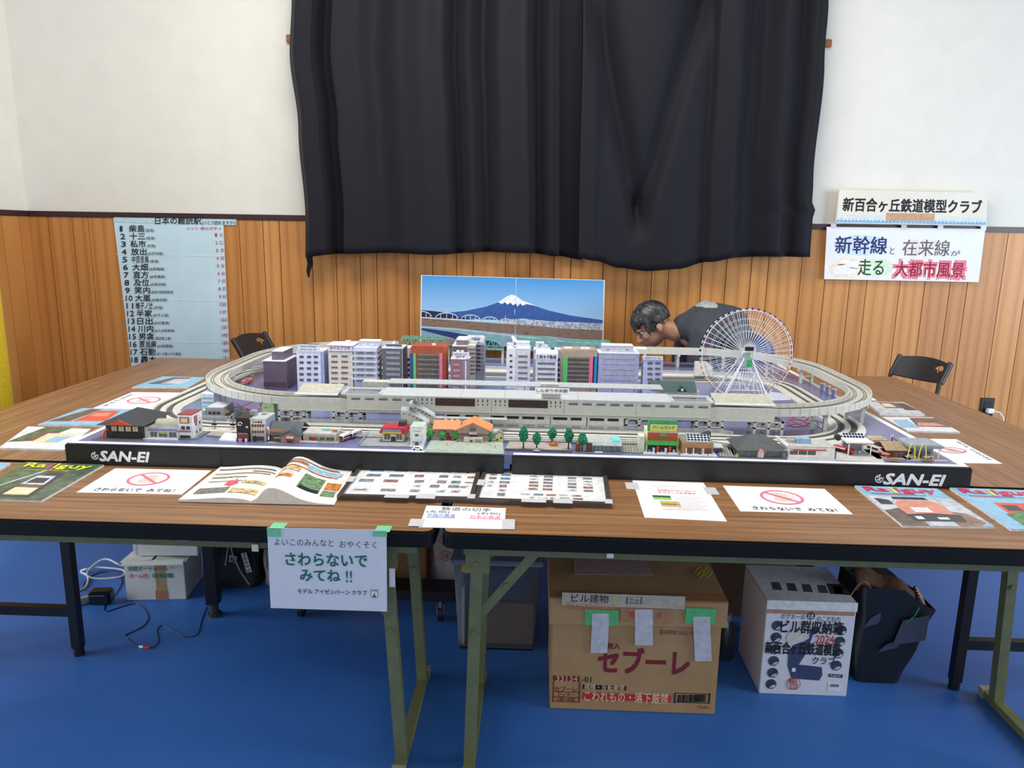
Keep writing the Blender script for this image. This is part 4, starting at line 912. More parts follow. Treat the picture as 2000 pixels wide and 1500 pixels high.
for a, c in ((cuts[0]-.02, rx[0]), (rx[-1], cuts[-1]+.01)):
    mb = MB(); mb.box(a, c, YS-.004, YS+.004, zs1, zs1+.003); mb.box(a, c, YS+.07, YS+.088, zs1+.004, zs1+.008); mb.box(a, a+.012, YS, YS+.088, zs1, zs1+.006); mb.box(c-.012, c, YS, YS+.088, zs1, zs1+.006)
    mb.build('skylight_frame', rfm, es); MB().box(a+.012, c-.012, YS+.004, YS+.07, zs1-.002, zs1-.0005).build('skylight_pane', C(150, 152, 156, .3), es)
for p0, p1, yb in ((580, 662, 770), (1396, 1512, 791)):
    a, c = at(p0, yb, YS+.03)[0], at(p1, yb, YS+.03)[0]; mb = MB().prism([(YS+.020, zs1-.006), (YS+.105, zs1+.012), (YS+.105, zs1+.0145), (YS+.020, zs1-.0035)], a, c, 'x'); mb.build('platform_canopy', C(188, 186, 172, .6), es)
    MB().box(a-.004, c, YS+.012, YS+.022, zs1-.007, zs1-.003).build('canopy_edge', WHITE, es)
    for k in (.15, .85): x = a+(c-a)*k; MB().box(x-.002, x+.002, YS+.06, YS+.064, EZ, zs1+.003).build('canopy_post', stn, es)
# concourse under the station
for a, c, ops in ((868, 958, ((.05, .32), (.45, .72))), (962, 1074, ((.0, .20), (.25, .46), (.52, .74), (.78, .90))), (1076, 1146, ((.06, .46), (.56, .86))), (1148, 1219, ((.06, .46), (.56, .86)))):
    xa, xb = at(a, 815, YS)[0], at(c, 815, YS)[0]; w_ = xb-xa; z1_ = zs0-.0065
    MB().box(xa, xb, YS+.006, YS+.07, Z0+.0003, z1_).build('concourse_block', C(212, 211, 202, .6), es)
    for u, v in ops:
        MB().box(xa+w_*u, xa+w_*v, YS+.0052, YS+.0062, z1_-.020, z1_-.011).build('opening', C(16, 16, 18, .6), es); MB().box(xa+w_*u, xa+w_*v, YS+.0052, YS+.0062, Z0+.003, Z0+.020).build('opening', C(16, 16, 18, .6), es)
# name board on the roof
xa, za = at(1045, 768, YS+.05); xb, zb = at(1112, 768, YS+.05); nb = MB().box(xa, xb, YS+.05, YS+.052, za, za+.0195).build('name_board', WHITE, es)
text(nb, 'しんゆり中央駅', xa+.005, za+.004, xb-xa-.01, .012, C(60, 48, 46), front(YS+.0495), bold=.01)
xa, za = at(1058, 775, YS-.006); xb, _ = at(1095, 775, YS-.006); MB().box(xa, xb, YS-.006, YS+.012, za-.001, za+.010).build('board_stand', C(176, 168, 156, .6), es)
# second platform behind
pf_ = thing('station_platform', 'raised platform with a long thin grey canopy behind the elevated station', 'model platform', (0, 0, 0)); YP2 = 2.60
xa, xb = at(757, 752, YP2)[0], at(1295, 768, YP2)[0]; zc = at(1000, 755, YP2)[1]
MB().prism([(YP2, zc), (YP2+.07, zc+.004), (YP2+.07, zc+.006), (YP2, zc+.003)], xa, xb, 'x').build('canopy', C(188, 194, 198, .45), pf_)
MB().box(xa-.05, xb+.1, YP2+.005, YP2+.065, EZ-.012, EZ+.006).build('platform', C(120, 118, 114, .7), pf_)
for i in range(13): x = xa+.02+(xb-xa-.04)*i/12; MB().box(x-.0015, x+.0015, YP2+.03, YP2+.034, EZ+.006, zc+.002).build('canopy_post', C(196, 198, 200, .5), pf_)
for x in (xa+.05, (xa+xb)/2, xb-.05): MB().box(x-.012, x+.012, YP2+.012, YP2+.058, Z0+.0003, EZ-.012).build('pier', stn, pf_)
x0_, _ = at(707, 756, YP2); x1_, _ = at(760, 756, YP2); MB().box(x0_, x1_, YP2+.005, YP2+.05, EZ+.006, zc+.004).build('platform_house', C(206, 204, 190, .6), pf_)
xa2, xb2 = at(1056, 752, YP2-.012)[0], at(1091, 752, YP2-.012)[0]; MB().box(xa2, xb2, YP2-.012, YP2+.02, zc+.004, zc+.014).build('roof_box', C(210, 208, 196, .6), pf_)
MB().box(xa2, xa2+.003, YP2+.0, YP2+.003, zc-.001, zc+.0042).build('roof_box_foot', stn, pf_)
# ================================================================ MODEL BUILDINGS
ZB = Z0+.0004
def spot(pxl, pxr, pyb, pyt, Y=None, zb=ZB):
    pm = (pxl+pxr)/2
    if Y is None: Y = on(pm, pyb, zb)[1]
    X0, X1 = at(pxl, (pyb+pyt)/2, Y)[0], at(pxr, (pyb+pyt)/2, Y)[0]
    return X0, X1, Y, at(pm, pyt, Y)[1]-zb
class Bld:
    """a model building: root at the lower front edge, local x 0..w, y 0..d, z 0..h"""
    def __init__(s, name, label, px, d, wall, roof=None, Y=None, cat='model building', group=None, rim=.0, walls=True, zb=ZB):
        X0, X1, s.Y, s.h = spot(*px, Y=Y, zb=zb); s.X0 = X0; s.w = X1-X0; s.d = d; s.zb = zb
        s.r = thing(name, label, cat, (X0, s.Y, zb), 0, group)
        if walls: s.body = box('walls', wall, 0, s.w, 0, d, 0, s.h, s.r)
        if roof: s.b('roof', roof, -rim, s.w+rim, -rim, d+rim, s.h, s.h+.003)
    def b(s, name, m_, *a, par=None, bevel=0): return MB().box(*a).build(name, m_, par or s.r, bevel=bevel)
    def x(s, px): return at(px, 740, s.Y)[0]-s.X0
    def xz(s, px, py): X, Z = at(px, py, s.Y); return X-s.X0, Z-s.zb
    def pb(s, name, m_, px0, px1, py0, py1, y0, y1, par=None, bevel=0):
        """box whose front outline is given in the frame, at the facade's depth"""
        x0, z1 = s.xz(px0, py0); x1, z0 = s.xz(px1, py1); return s.b(name, m_, x0, x1, y0, y1, z0, z1, par=par, bevel=bevel)
    def win(s, x0, x1, z0, z1, fm, gm, n=2, y=0, rows=1, name='window'):
        mb = MB().box(x0, x1, y-.0012, y, z0, z1); g = .0006
        for i in range(n):
            for j in range(rows):
                a, c = x0+(x1-x0)*i/n, x0+(x1-x0)*(i+1)/n; e, f = z0+(z1-z0)*j/rows, z0+(z1-z0)*(j+1)/rows; mb.box(a+g, c-g, y-.0015, y-.0012, e+g, f-g, 1)
        return mb.build(name, [fm, gm], s.r, merge=False)
    def wins(s, cols, rows, w_px, h_px, fm, gm, n=2, y=0):
        for py in rows:
            for px in cols:
                x0, z1 = s.xz(px-w_px/2, py-h_px/2); x1, z0 = s.xz(px+w_px/2, py+h_px/2)
                if z0 > .004: s.win(x0, x1, z0, z1, fm, gm, n, y)
    def sign(s, str_, px0, px1, py0, py1, bm, tm, y=0, th=.004, fill=.84, name='sign', bold=.01, tall=.62):
        x0, z1 = s.xz(px0, py0); x1, z0 = s.xz(px1, py1); o = s.b(name, bm, x0, x1, y-th, y, z0, z1)
        if str_:
            w_, h = (x1-x0)*fill, (z1-z0)*tall; text(o, str_, x0+(x1-x0-w_)/2, z0+(z1-z0-h)/2, w_, h, tm, front(y-th-.0004), bold=bold)
        return o
    def side_wins(s, ys, zs, w_, h, fm, gm):
        for z in zs:
            for y in ys: MB().box(s.w, s.w+.001, y, y+w_, z, z+h).box(s.w+.001, s.w+.0013, y+.0006, y+w_-.0006, z+.0006, z+h-.0006, 1).build('side_window', [fm, gm], s.r, merge=False)
    def roofbox(s, px0, px1, py0, y0, y1, m_, top=None, name='rooftop_housing'):
        x0, z1 = s.xz(px0, py0); x1, _ = s.xz(px1, py0); o = s.b(name, m_, x0, x1, y0, y1, s.h+.003, max(z1, s.h+.006))
        if top: s.b('housing_top', top, x0-.001, x1+.001, y0-.001, y1+.001, max(z1, s.h+.006), max(z1, s.h+.006)+.0012, par=o)
        return o
YT = 2.97
wg = C(120, 118, 118, .3); gd = C(92, 92, 98, .25); wgl = C(178, 180, 186, .35); roofw = C(232, 234, 248, .5, var=.02)
# --- the row of towers
B = Bld('plum_tower', 'blank plum-coloured model tower with a stepped white roof, first of the tower row', (515, 558, 755, 706), .15, C(108, 88, 104, .5), roofw, YT, 'model tower', rim=.0025)
B.roofbox(527, 549, 688, .02, .145, C(112, 100, 112, .5), roofw); B.pb('base_band', C(84, 64, 78, .5), 515, 558, 746, 756, -.001, 0)
B = Bld('white_hotel', 'white model hotel with three columns of small windows and a two-line roof sign', (580, 632, 755, 687), .10, C(226, 228, 244, .55), C(220, 222, 240, .5), YT, 'model tower')
B.wins((589, 603.5, 617), (697, 708, 719.5, 731, 742), 8, 5, wg, gd); B.pb('corner_strip', C(160, 164, 214, .5), 626, 632, 687, 756, -.001, .0)
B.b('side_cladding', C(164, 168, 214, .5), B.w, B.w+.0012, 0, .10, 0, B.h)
s_ = B.sign('', 582, 624, 671.5, 687, C(236, 236, 246, .5), INK, .004, .006); x0, z1 = B.xz(584, 674); x1, z0 = B.xz(622, 685)
text(s_, 'ホテルインスーパー', x0+.006, z0, x1-x0-.012, .009, C(60, 62, 80), front(-.0024), bold=.01); text(s_, 'Hotel InnSuper', x0+.006, z0+.013, x1-x0-.012, .008, C(60, 62, 80), front(-.0024), bold=.01)
B.pb('sign_cap', C(50, 50, 56), 582, 624, 671, 672.2, -.003, .006, par=s_)
B = Bld('cream_hotel', 'cream model hotel with a red-lettered white sign and tilted white roof', (642, 689, 757, 686), .10, C(236, 224, 208, .55), None, YT, 'model tower')
B.pb('upper_band', C(226, 222, 206, .55), 642, 689, 686.5, 701, -.0008, 0); B.wins((653.5, 673), (696, 706.5, 717.5, 728, 739, 750), 12.5, 4.6, C(196, 178, 160, .4), C(124, 108, 102, .3), 3)
s_ = B.sign('ホテルプラザ', 641, 688, 674, 686, C(246, 240, 246, .5), C(196, 40, 60), .002, .006, bold=.014); B.b('sign_block', C(240, 238, 246, .5), 0, B.w+.002, .002, .075, B.h, B.h+.022)
B.b('roof_slab', C(244, 246, 255, .45), -.004, B.w+.006, -.006, .10, B.h+.022, B.h+.026); B.b('roof_edge', C(70, 78, 140, .5), -.0042, B.w+.0062, -.0062, .10, B.h+.0212, B.h+.0228); B.b('lift_housing', WHITE, B.w*.62, B.w*.8, .03, .06, B.h+.026, B.h+.038); B.pb('sign_foot', C(120, 140, 176, .5), 644, 687, 685, 687.5, -.003, 0)
B = Bld('balcony_flats', 'pale grey model flats with a balcony on every storey, beside the cream hotel', (691, 737, 757, 680), .085, C(196, 198, 208, .55), roofw, YT, 'model tower', rim=.002)
for i, py in enumerate((682, 692.5, 703.5, 714.5, 725.5, 737)):
    B.pb('balcony', C(222, 224, 236, .5), 690, 736, py, py+4.6, -.012, .0)
    if i < 6:
        x0, z1 = B.xz(697, py+4.8); x1, z0 = B.xz(711, py+9.6); B.win(x0, x1, z0, z1, wgl, C(140, 138, 132, .3), 4); x0, z1 = B.xz(716, py+4.8); x1, z0 = B.xz(730, py+9.6); B.win(x0, x1, z0, z1, wgl, C(140, 138, 132, .3), 4)
    B.b('side_balcony', C(214, 216, 228, .5), B.w, B.w+.006, .01, .075, *sorted((B.xz(690, py)[1], B.xz(690, py+4.6)[1])))
h_ = B.roofbox(699, 739, 667, .012, .07, C(206, 208, 226, .5), roofw)
for px in (709, 727): x0, z0 = B.xz(px, 674); B.b('vent', WHITE, x0-.003, x0+.003, .009, .012, z0-.002, z0+.002, par=h_)
B = Bld('slate_office', 'slate grey model office with a small blue roof sign, beside the balcony flats', (747, 787, 757, 681), .10, C(110, 108, 116, .55), C(232, 232, 238, .5), YT, 'model tower', rim=.001)
for py in (689, 699, 710, 721, 731.5, 742.5): x0, z1 = B.xz(754, py-2.8); x1, z0 = B.xz(781, py+2.8); B.win(x0, x1, z0, z1, C(150, 148, 150, .4), C(166, 166, 168, .25), 5)
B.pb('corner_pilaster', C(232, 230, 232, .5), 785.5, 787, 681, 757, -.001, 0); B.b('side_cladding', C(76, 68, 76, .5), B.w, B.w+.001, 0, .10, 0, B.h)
s_ = B.sign('', 753, 785, 672, 680.5, C(206, 204, 186, .5), INK, .01, .006); B.pb('sign_panel', C(66, 96, 170, .4), 754, 784, 672.5, 676.5, .0032, .004, par=s_)
x0, z0 = B.xz(760, 668); MB().prism([(x0-.008, B.h+.003), (x0+.012, B.h+.003), (x0+.012, z0)], .03, .06, 'y').build('roof_hatch', WHITE, B.r)
B = Bld('narrow_white_block', 'narrow white model block glimpsed between the slate office and the red-brick store', (791, 812, 757, 681), .08, C(222, 222, 236, .5), roofw, 3.12, 'model tower')
B.wins((798,), (702, 712, 722, 732, 742), 6, 5.4, C(150, 150, 160), C(70, 70, 80), 1)
def store(name, label, px, wall, grid, strips, d=.085):
    B = Bld(name, label, px, d, wall, None, YT, 'model tower', walls=False); w_, h, r_ = B.w, B.h, .010
    B.body = MB().prism([(0, 0), (w_, 0), (w_, h-r_)]+[(w_-r_+r_*math.cos(R(a)), h-r_+r_*math.sin(R(a))) for a in (30, 60, 90)]+[(r_+r_*math.cos(R(a)), h-r_+r_*math.sin(R(a))) for a in (90, 120, 150)]+[(0, h-r_)], 0, d, 'y').build('walls', wall, B.r, smooth=True)
    x0, z1 = B.xz(grid[0], grid[2]); x1, z0 = B.xz(grid[1], 757); z0 = max(z0, .004); gl = B.b('window_wall', C(46, 44, 50, .2), x0, x1, -.0015, 0, z0, z1); mb = MB(); n = 24
    for i in range(n+1): x = x0+(x1-x0)*i/n; mb.box(x-.0004, x+.0004, -.0026, -.0015, z0, z1)
    rows = 7
    for i in range(rows): z = z1-(z1-z0)*i/rows*1.0; mb.box(x0, x1, -.0028, -.0015, z-.0026, z-.0014); mb.box(x0, x1, -.0028, -.0015, z-.0056, z-.0048)
    mb.build('window_lattice', C(186, 176, 164, .4), gl)
    for a, c, col, nm in strips: B.pb('sign_strip', C(*col, .4, var=.03), a, c, grid[2]-1, 757, -.003, 0)
    return B
B = store('red_brick_store', 'red-brick model department store with a window lattice and green, blue and pink strips', (802, 871, 757, 676), C(182, 88, 58, .5), (816, 857, 691), ((800.5, 806.5, (66, 84, 150), ''), (807, 813, (104, 206, 128), ''), (858, 864.5, (246, 132, 164), '')))
B.b('roof_vent', WHITE, B.w*.58, B.w*.68, .03, .04, B.h, B.h+.006)
B = Bld('grey_tall_flats', 'tall grey model flats with an estate-agent roof sign and outside stairs', (883, 912, 757, 677), .14, C(122, 114, 124, .5), C(226, 222, 226, .5), 3.06, 'model tower', rim=.001)
B.b('pale_flank', C(206, 200, 190, .5), B.w, B.w+.034, .004, .14, 0, B.h+.002); B.b('flank_roof', C(216, 214, 200, .5), B.w, B.w+.035, .004, .14, B.h+.002, B.h+.005)
for z in [B.h-.014-.017*i for i in range(7)]: B.b('ribbon_window', C(120, 118, 122, .3), B.w+.034, B.w+.035, .01, .13, z, z+.007); B.b('ribbon_window', C(120, 118, 122, .3), B.w+.002, B.w+.033, .003, .004, z, z+.006)
B.b('stair_tower', C(190, 188, 204, .5), B.w+.035, B.w+.068, .07, .14, 0, B.h+.026)
for z in [B.h+.004-.017*i for i in range(8)]: B.b('stair_landing', C(172, 170, 184, .5), B.w+.033, B.w+.074, .055, .07, z-.003, z); B.b('stair_opening', C(92, 90, 100, .4), B.w+.038, B.w+.05, .0690, .07, z+.002, z+.010)
h_ = B.b('rooftop_housing', C(130, 122, 132, .5), B.w*.25, B.w*.98, .02, .13, B.h+.003, B.h+.024); B.b('housing_top', C(236, 236, 246, .5), B.w*.25-.001, B.w*.98+.001, .019, .131, B.h+.024, B.h+.027, par=h_)
s_ = B.b('roof_sign', C(234, 236, 248, .5), B.w*.95, B.w+.066, .068, .072, B.h+.010, B.h+.040); text(s_, '不動産', B.w+.012, B.h+.018, .036, .013, C(70, 84, 150), front(.0674), bold=.012)
B = Bld('mauve_shop_block', 'mauve corner model block with a white electrical-shop roof sign', (880, 905, 757, 702), .07, C(146, 120, 134, .5), None, YT-.03, 'model tower', walls=False)
w_, h = B.w, B.h; MB().prism([(0, 0), (w_, 0), (w_+.022, .016), (w_+.022, .07), (0, .07)], 0, h).build('walls', C(150, 128, 142, .5), B.r); MB().prism([(-.001, -.001), (w_+.001, -.001), (w_+.024, .015), (w_+.024, .071), (-.001, .071)], h, h+.003).build('roof', C(214, 214, 224, .5), B.r)
for py in (704, 715, 726, 737.5, 749): x0, z1 = B.xz(884.5, py); x1, z0 = B.xz(899, py+6.2); B.b('spandrel', C(188, 96, 116, .5), x0, x1, -.001, 0, z0, z1); x0, z1 = B.xz(885.5, py+6.2); x1, z0 = B.xz(898, py+11); B.win(x0, x1, z0, z1, C(196, 196, 196, .4), C(170, 166, 160, .3), 3)
MB().hexa([(w_+.006, .0032, .003), (w_+.011, .0068, .003), (w_+.011, .0080, .003), (w_+.006, .0046, .003), (w_+.006, .0032, h-.008), (w_+.011, .0068, h-.008), (w_+.011, .0080, h-.008), (w_+.006, .0046, h-.008)]).build('vertical_sign', C(236, 232, 255, .4), B.r)
s_ = B.sign('', 884, 916, 688, 701.5, C(238, 234, 240, .5), INK, .012, .005); x0, z0 = B.xz(889, 699.5); text(s_, 'ヨジマ', x0+.002, z0, .036, .010, C(54, 48, 70), front(.0066), bold=.02, shear=.15); text(s_, '家電と暮らしの店', x0-.004, z0+.0125, .050, .006, C(176, 80, 90), front(.0066), bold=.008)
B.b('tank', WHITE, w_*.4, w_*.62, .02, .04, h+.003, h+.032); B.b('tank', WHITE, w_*.75, w_*.95, .02, .04, h+.003, h+.032)
B = Bld('dish_tower', 'white model tower with a tilted rooftop satellite dish', (990, 1035, 757, 682), .085, C(232, 230, 240, .55), roofw, YT, 'model tower', rim=.001)
B.pb('white_flank', C(246, 246, 250, .5), 990, 1005, 680, 757, -.004, 0); B.wins((998,), (694, 705, 716, 726.5, 737, 747.5), 5, 4.2, wg, gd, 2, -.004)  # narrow turned face with windows, coated whiter than the other walls
for py in (696, 707, 717.5, 728.5, 739, 749): x0, z1 = B.xz(1012, py-2.4); x1, z0 = B.xz(1030, py+2.4); B.win(x0, x1, z0, z1, C(170, 168, 166, .4), C(136, 132, 130, .3), 4)
B.roofbox(1008, 1034, 670, .012, .07, C(238, 238, 248, .5), roofw)
x0, z0 = B.xz(1002, 666); ds = MB(); dm = Matrix.Rotation(R(50), 3, 'Y') @ Matrix.Rotation(R(18), 3, 'X'); k = 20; rings = [(0, 0), (.5, .0016), (1, .0062)]
vs = [dm @ Vector((.017*r_*math.cos(2*PI*j/k), .017*r_*math.sin(2*PI*j/k), zz)) + Vector((x0, .03, z0)) for r_, zz in rings for j in range(k)]
ds.add(vs, [(i*k+j, i*k+(j+1) % k, (i+1)*k+(j+1) % k, (i+1)*k+j) for i in range(2) for j in range(k)]); d_o = ds.build('satellite_dish', WHITE, B.r, smooth=True, solid=.0008)
MB().cyl((x0+.002, .03, B.h+.003), (x0, .03, z0), .0025).build('dish_mast', WHITE, B.r); B.pb('roof_block', C(228, 226, 240, .5), 990, 1003, 672, 682, .01, .05)
B = Bld('letter_p_block', 'white model block with a big letter P on its roof, behind the estate-agent office', (1041, 1074, 757, 684), .07, C(206, 208, 226, .5), roofw, 3.10, 'model tower')
s_ = B.b('roof_board', C(226, 230, 250, .5), B.w*.12, B.w*.62, .01, .05, B.h+.003, B.h+.030); text(s_, 'P', B.w*.29, B.h+.008, .014, .018, C(150, 166, 214), front(.0094), bold=.03, shear=.2)
B.b('roof_step', C(220, 222, 240, .5), B.w*.62, B.w*.86, .01, .05, B.h+.003, B.h+.018)
B = Bld('estate_agent_office', 'white model office with a dark blue real-estate name sign and ribbon windows', (1046, 1089, 757, 690), .08, C(232, 232, 244, .55), roofw, YT-.02, 'model tower')
s_ = B.sign('', 1045, 1089.5, 690, 702, C(242, 242, 250, .5), INK, 0, .004); x0, z0 = B.xz(1054, 700); text(s_, '鈴木不動産', x0+.0, z0, .067, .0145, C(40, 40, 110), front(-.0044), bold=.022); text(s_, '株', x0-.012, z0+.008, .007, .006, C(40, 40, 110), front(-.0044), bold=.01); text(s_, '会', x0-.012, z0+.0, .007, .006, C(40, 40, 110), front(-.0044), bold=.01)
for py in (710, 720.5, 730.5, 740.5, 751): x0, z1 = B.xz(1050, py-2.6); x1, z0 = B.xz(1084, py+2.6); B.win(x0, x1, z0, z1, C(150, 150, 156, .4), C(126, 126, 130, .3), 6)
B = Bld('grey_rear_block', 'small grey model block seen between the estate-agent office and the tan store', (1082, 1100, 757, 684), .06, C(206, 204, 220, .5), roofw, 3.12, 'model tower'); B.wins((1090,), (702, 712, 722, 732, 742), 6, 6, C(120, 110, 120), C(60, 56, 66), 1)
B = store('tan_store', 'tan model department store with a window lattice and green, pink and blue strips', (1095, 1166, 758, 683), C(186, 166, 144, .5), (1108, 1151, 697), ((1100, 1107, (104, 214, 124), ''), (1151.5, 1158.5, (244, 120, 150), ''), (1158.8, 1164, (46, 142, 206), '')))
for u, v in ((.1, .3), (.55, .8)): B.b('roof_vent', WHITE, B.w*u, B.w*v, .03, .05, B.h, B.h+.004)
B = Bld('lavender_office', 'wide lavender model office with six long ribbon windows and a white roof house', (1168, 1247, 759, 691), .10, C(182, 182, 218, .55), roofw, YT, 'model tower', rim=.0015)
for i, py in enumerate((699.5, 710, 720.5, 731, 741.5, 752)): x0, z1 = B.xz(1176.5, py-2.5); x1, z0 = B.xz(1239, py+2.5); B.win(x0, x1, z0, z1, C(134, 132, 142, .4), C(194, 196, 204, .25), 11)
h_ = B.roofbox(1177, 1238, 676, .012, .08, C(206, 202, 214, .5), roofw)
for px in (1188, 1225): x0, z0 = B.xz(px, 684); B.b('vent', DGREY, x0-.004, x0+.004, .011, .012, z0-.002, z0+.001, par=h_)
B.b('roof_patch', WHITE, B.w*.9, B.w*1.28, .10, .16, B.h+.004, B.h+.007)
B = Bld('lavender_hotel', 'small lavender model hotel with a blue-lettered sign beside the wide lavender office', (1257, 1294, 760, 703), .07, C(208, 208, 240, .55), roofw, YT-.01, 'model tower')
B.wins((1269.5, 1284.5), (709.5, 720, 730.5, 741, 751.5), 9.5, 5, C(140, 138, 150), C(112, 110, 122), 2); s_ = B.sign('ホテルインスーパー', 1256.5, 1294.5, 695, 703, C(240, 240, 255, .5), C(70, 74, 150), 0, .004, bold=.01, tall=.55)
# --- green roofed goods shed behind the platform
B = Bld('green_roof_hall', 'low model hall with a dark green gabled roof and dormer by the lavender hotel', (1289, 1366, 781, 765), .10, C(206, 204, 192, .6), None, 2.74, 'model building')
B.b('plinth', C(206, 204, 192, .6), 0, B.w, 0, .10, -.0003, .001)
MB().prism([(-.006, B.h), (.05, B.h+.032), (.106, B.h)], -.035, B.w-.01, 'x').build('roof', C(58, 84, 82, .6), B.r); MB().prism([(B.w*.55-.018, B.h+.004), (B.w*.55, B.h+.02), (B.w*.55+.018, B.h+.004)], -.004, .03, 'y').build('dormer', C(46, 66, 66, .6), B.r); MB().cyl((B.w*.55, -.005, B.h+.008), (B.w*.55, -.0035, B.h+.008), .005).build('dormer_clock', WHITE, B.r)
for k in range(3): B.win(B.w*(.08+.31*k), B.w*(.3+.31*k), B.h*.3, B.h*.72, C(150, 148, 140), C(70, 70, 72), 5)
# ================================================================ FRONT ROW OF THE LAYOUT
glz = C(96, 110, 120, .15); base_g = C(142, 144, 146, .7); pale = C(232, 230, 222, .6)
def plate(name, label, cat, px, m_, th=.003):
    """thin ground plate from four frame points on the board surface"""
    P = [on(*p, ZB) for p in px]; c = (sum(p[0] for p in P)/4, sum(p[1] for p in P)/4)
    o = MB().prism([(p[0]-c[0], p[1]-c[1]) for p in P], 0, th).build(name, m_); o.location = (c[0], c[1], ZB); return tag(o, label, cat)
def hip(s, m_, x0, x1, y0, y1, z0, z1, name='roof', inset=.5):
    mb = MB(); r_ = min(x1-x0, y1-y0)*inset; L_ = x1-x0 >= y1-y0
    a = [(x0, y0, z0), (x1, y0, z0), (x1, y1, z0), (x0, y1, z0)]
    t = [(x0+r_, (y0+y1)/2, z1), (x1-r_, (y0+y1)/2, z1)] if L_ else [((x0+x1)/2, y0+r_, z1), ((x0+x1)/2, y1-r_, z1)]
    f = [(0, 1, 5, 4), (1, 2, 5), (2, 3, 4, 5), (3, 0, 4), (3, 2, 1, 0)] if L_ else [(0, 1, 4), (1, 2, 5, 4), (2, 3, 5), (3, 0, 4, 5), (3, 2, 1, 0)]
    return mb.add(a+t, f).build(name, m_, s.r)
def gable(s, m_, x0, x1, y0, y1, z0, z1, ridge='x', name='roof', th=.0025):
    mb = MB()
    if ridge == 'x': ym = (y0+y1)/2; mb.prism([(y0, z0), (ym, z1), (y1, z0), (y1, z0+th), (ym, z1+th), (y0, z0+th)], x0, x1, 'x')
    else: xm = (x0+x1)/2; mb.prism([(x0, z0), (xm, z1), (x1, z0), (x1, z0+th), (xm, z1+th), (x0, z0+th)], y0, y1, 'y')
    return mb.build(name, m_, s.r)
darkroof = C(62, 64, 72, .55)
# restaurant with red gable
B = Bld('family_restaurant', 'model restaurant with a big dark hipped roof and bright red arch, at the front corner', (207, 279, 857, 829), .15, C(46, 40, 38, .5), None)
hip(B, darkroof, -.022, B.w+.014, -.016, .16, B.h, B.h+.034, inset=.42); MB().prism([(B.w*.12, B.h+.001), (B.w*.45, B.h+.018), (B.w*.80, B.h+.001)], -.0185, -.014, 'y').build('gable', C(206, 72, 40, .5), B.r)
B.b('forecourt', C(130, 124, 122, .7), -.035, B.w-.004, -.022, .16, -.0003, .002)
for k in range(4): B.win(B.w*(.16+.19*k), B.w*(.31+.19*k), B.h*.52, B.h*.88, C(96, 66, 50), C(196, 184, 150, .3), 2)
ar = MB(); ar.tube([(-.004+.016*(1-math.cos(a)), -.010, .030*math.sin(a)+.001) for a in [PI/2*i/10 for i in range(11)]], .0035, 8); ar.build('arch', C(206, 50, 34, .5), B.r, smooth=True); B.b('bench_wall', C(24, 20, 20), B.w*.2, B.w*.98, -.004, 0, 0, B.h*.42); B.b('side_wall', C(180, 120, 92, .6), B.w, B.w+.001, .03, .14, B.h*.3, B.h)
B.b('side_window', C(30, 26, 26, .3), B.w+.001, B.w+.0016, .04, .08, B.h*.35, B.h*.8)
# long white shop with barrel roof
B = Bld('long_white_shop', 'long low white model shop with a grey barrel roof light beside the four-storey white block', (281, 347, 857, 836), .10, pale, C(176, 174, 162, .6))
B.b('base_slab', pale, -.006, B.w+.002, -.012, .10, -.0003, .003); gm_ = C(214, 214, 206)
for a, c in ((.20, .40), (.44, .70), (.74, .97)): w_ = B.win(B.w*a, B.w*c, B.h*.16, B.h*.66, gm_, C(92, 96, 96, .2), 2)
B.b('fascia_band', C(140, 140, 176, .5), B.w*.14, B.w, -.0025, 0, B.h*.74, B.h*.94); B.b('yellow_display', C(200, 196, 70), B.w*.46, B.w*.68, -.0022, -.0012, B.h*.50, B.h*.62)
MB().prism([(.03+.022*math.cos(a), B.h+.003+.020*math.sin(a)) for a in [PI*i/10 for i in range(11)]], B.w*.30, B.w*.98, 'x').build('barrel_roof', C(178, 176, 160, .6), B.r, smooth=True)
B = Bld('white_corner_block', 'four-storey white model block with a red roof and framed picture sign', (348, 376, 857, 811), .07, C(240, 238, 240, .55), C(150, 66, 72, .6))
B.b('base_slab', C(120, 124, 124, .7), -.006, B.w+.014, -.008, .085, -.0003, .003); s_ = B.b('picture_sign', C(150, 96, 76), B.w*.16, B.w*.80, -.003, 0, B.h*.66, B.h*.92); B.b('sign_face', C(236, 206, 168), B.w*.24, B.w*.72, -.0036, -.003, B.h*.70, B.h*.88, par=s_)
for u in (.22, .58): B.win(B.w*u, B.w*(u+.24), B.h*.40, B.h*.54, C(120, 90, 88), C(70, 60, 62), 1)
B.b('canopy', C(128, 104, 100), -.001, B.w*.86, -.010, 0, B.h*.32, B.h*.345); B.b('shop_sign', C(240, 238, 230), B.w*.04, B.w*.9, -.004, 0, B.h*.17, B.h*.31); B.win(B.w*.1, B.w*.8, .004, B.h*.14, C(60, 58, 60), C(30, 28, 30), 3)
B.side_wins((.02, .045), (B.h*.5, B.h*.18), .008, .008, C(150, 150, 156), C(50, 50, 58)); B.b('side_poster', C(170, 110, 108), B.w, B.w+.001, .012, .034, B.h*.62, B.h*.92)
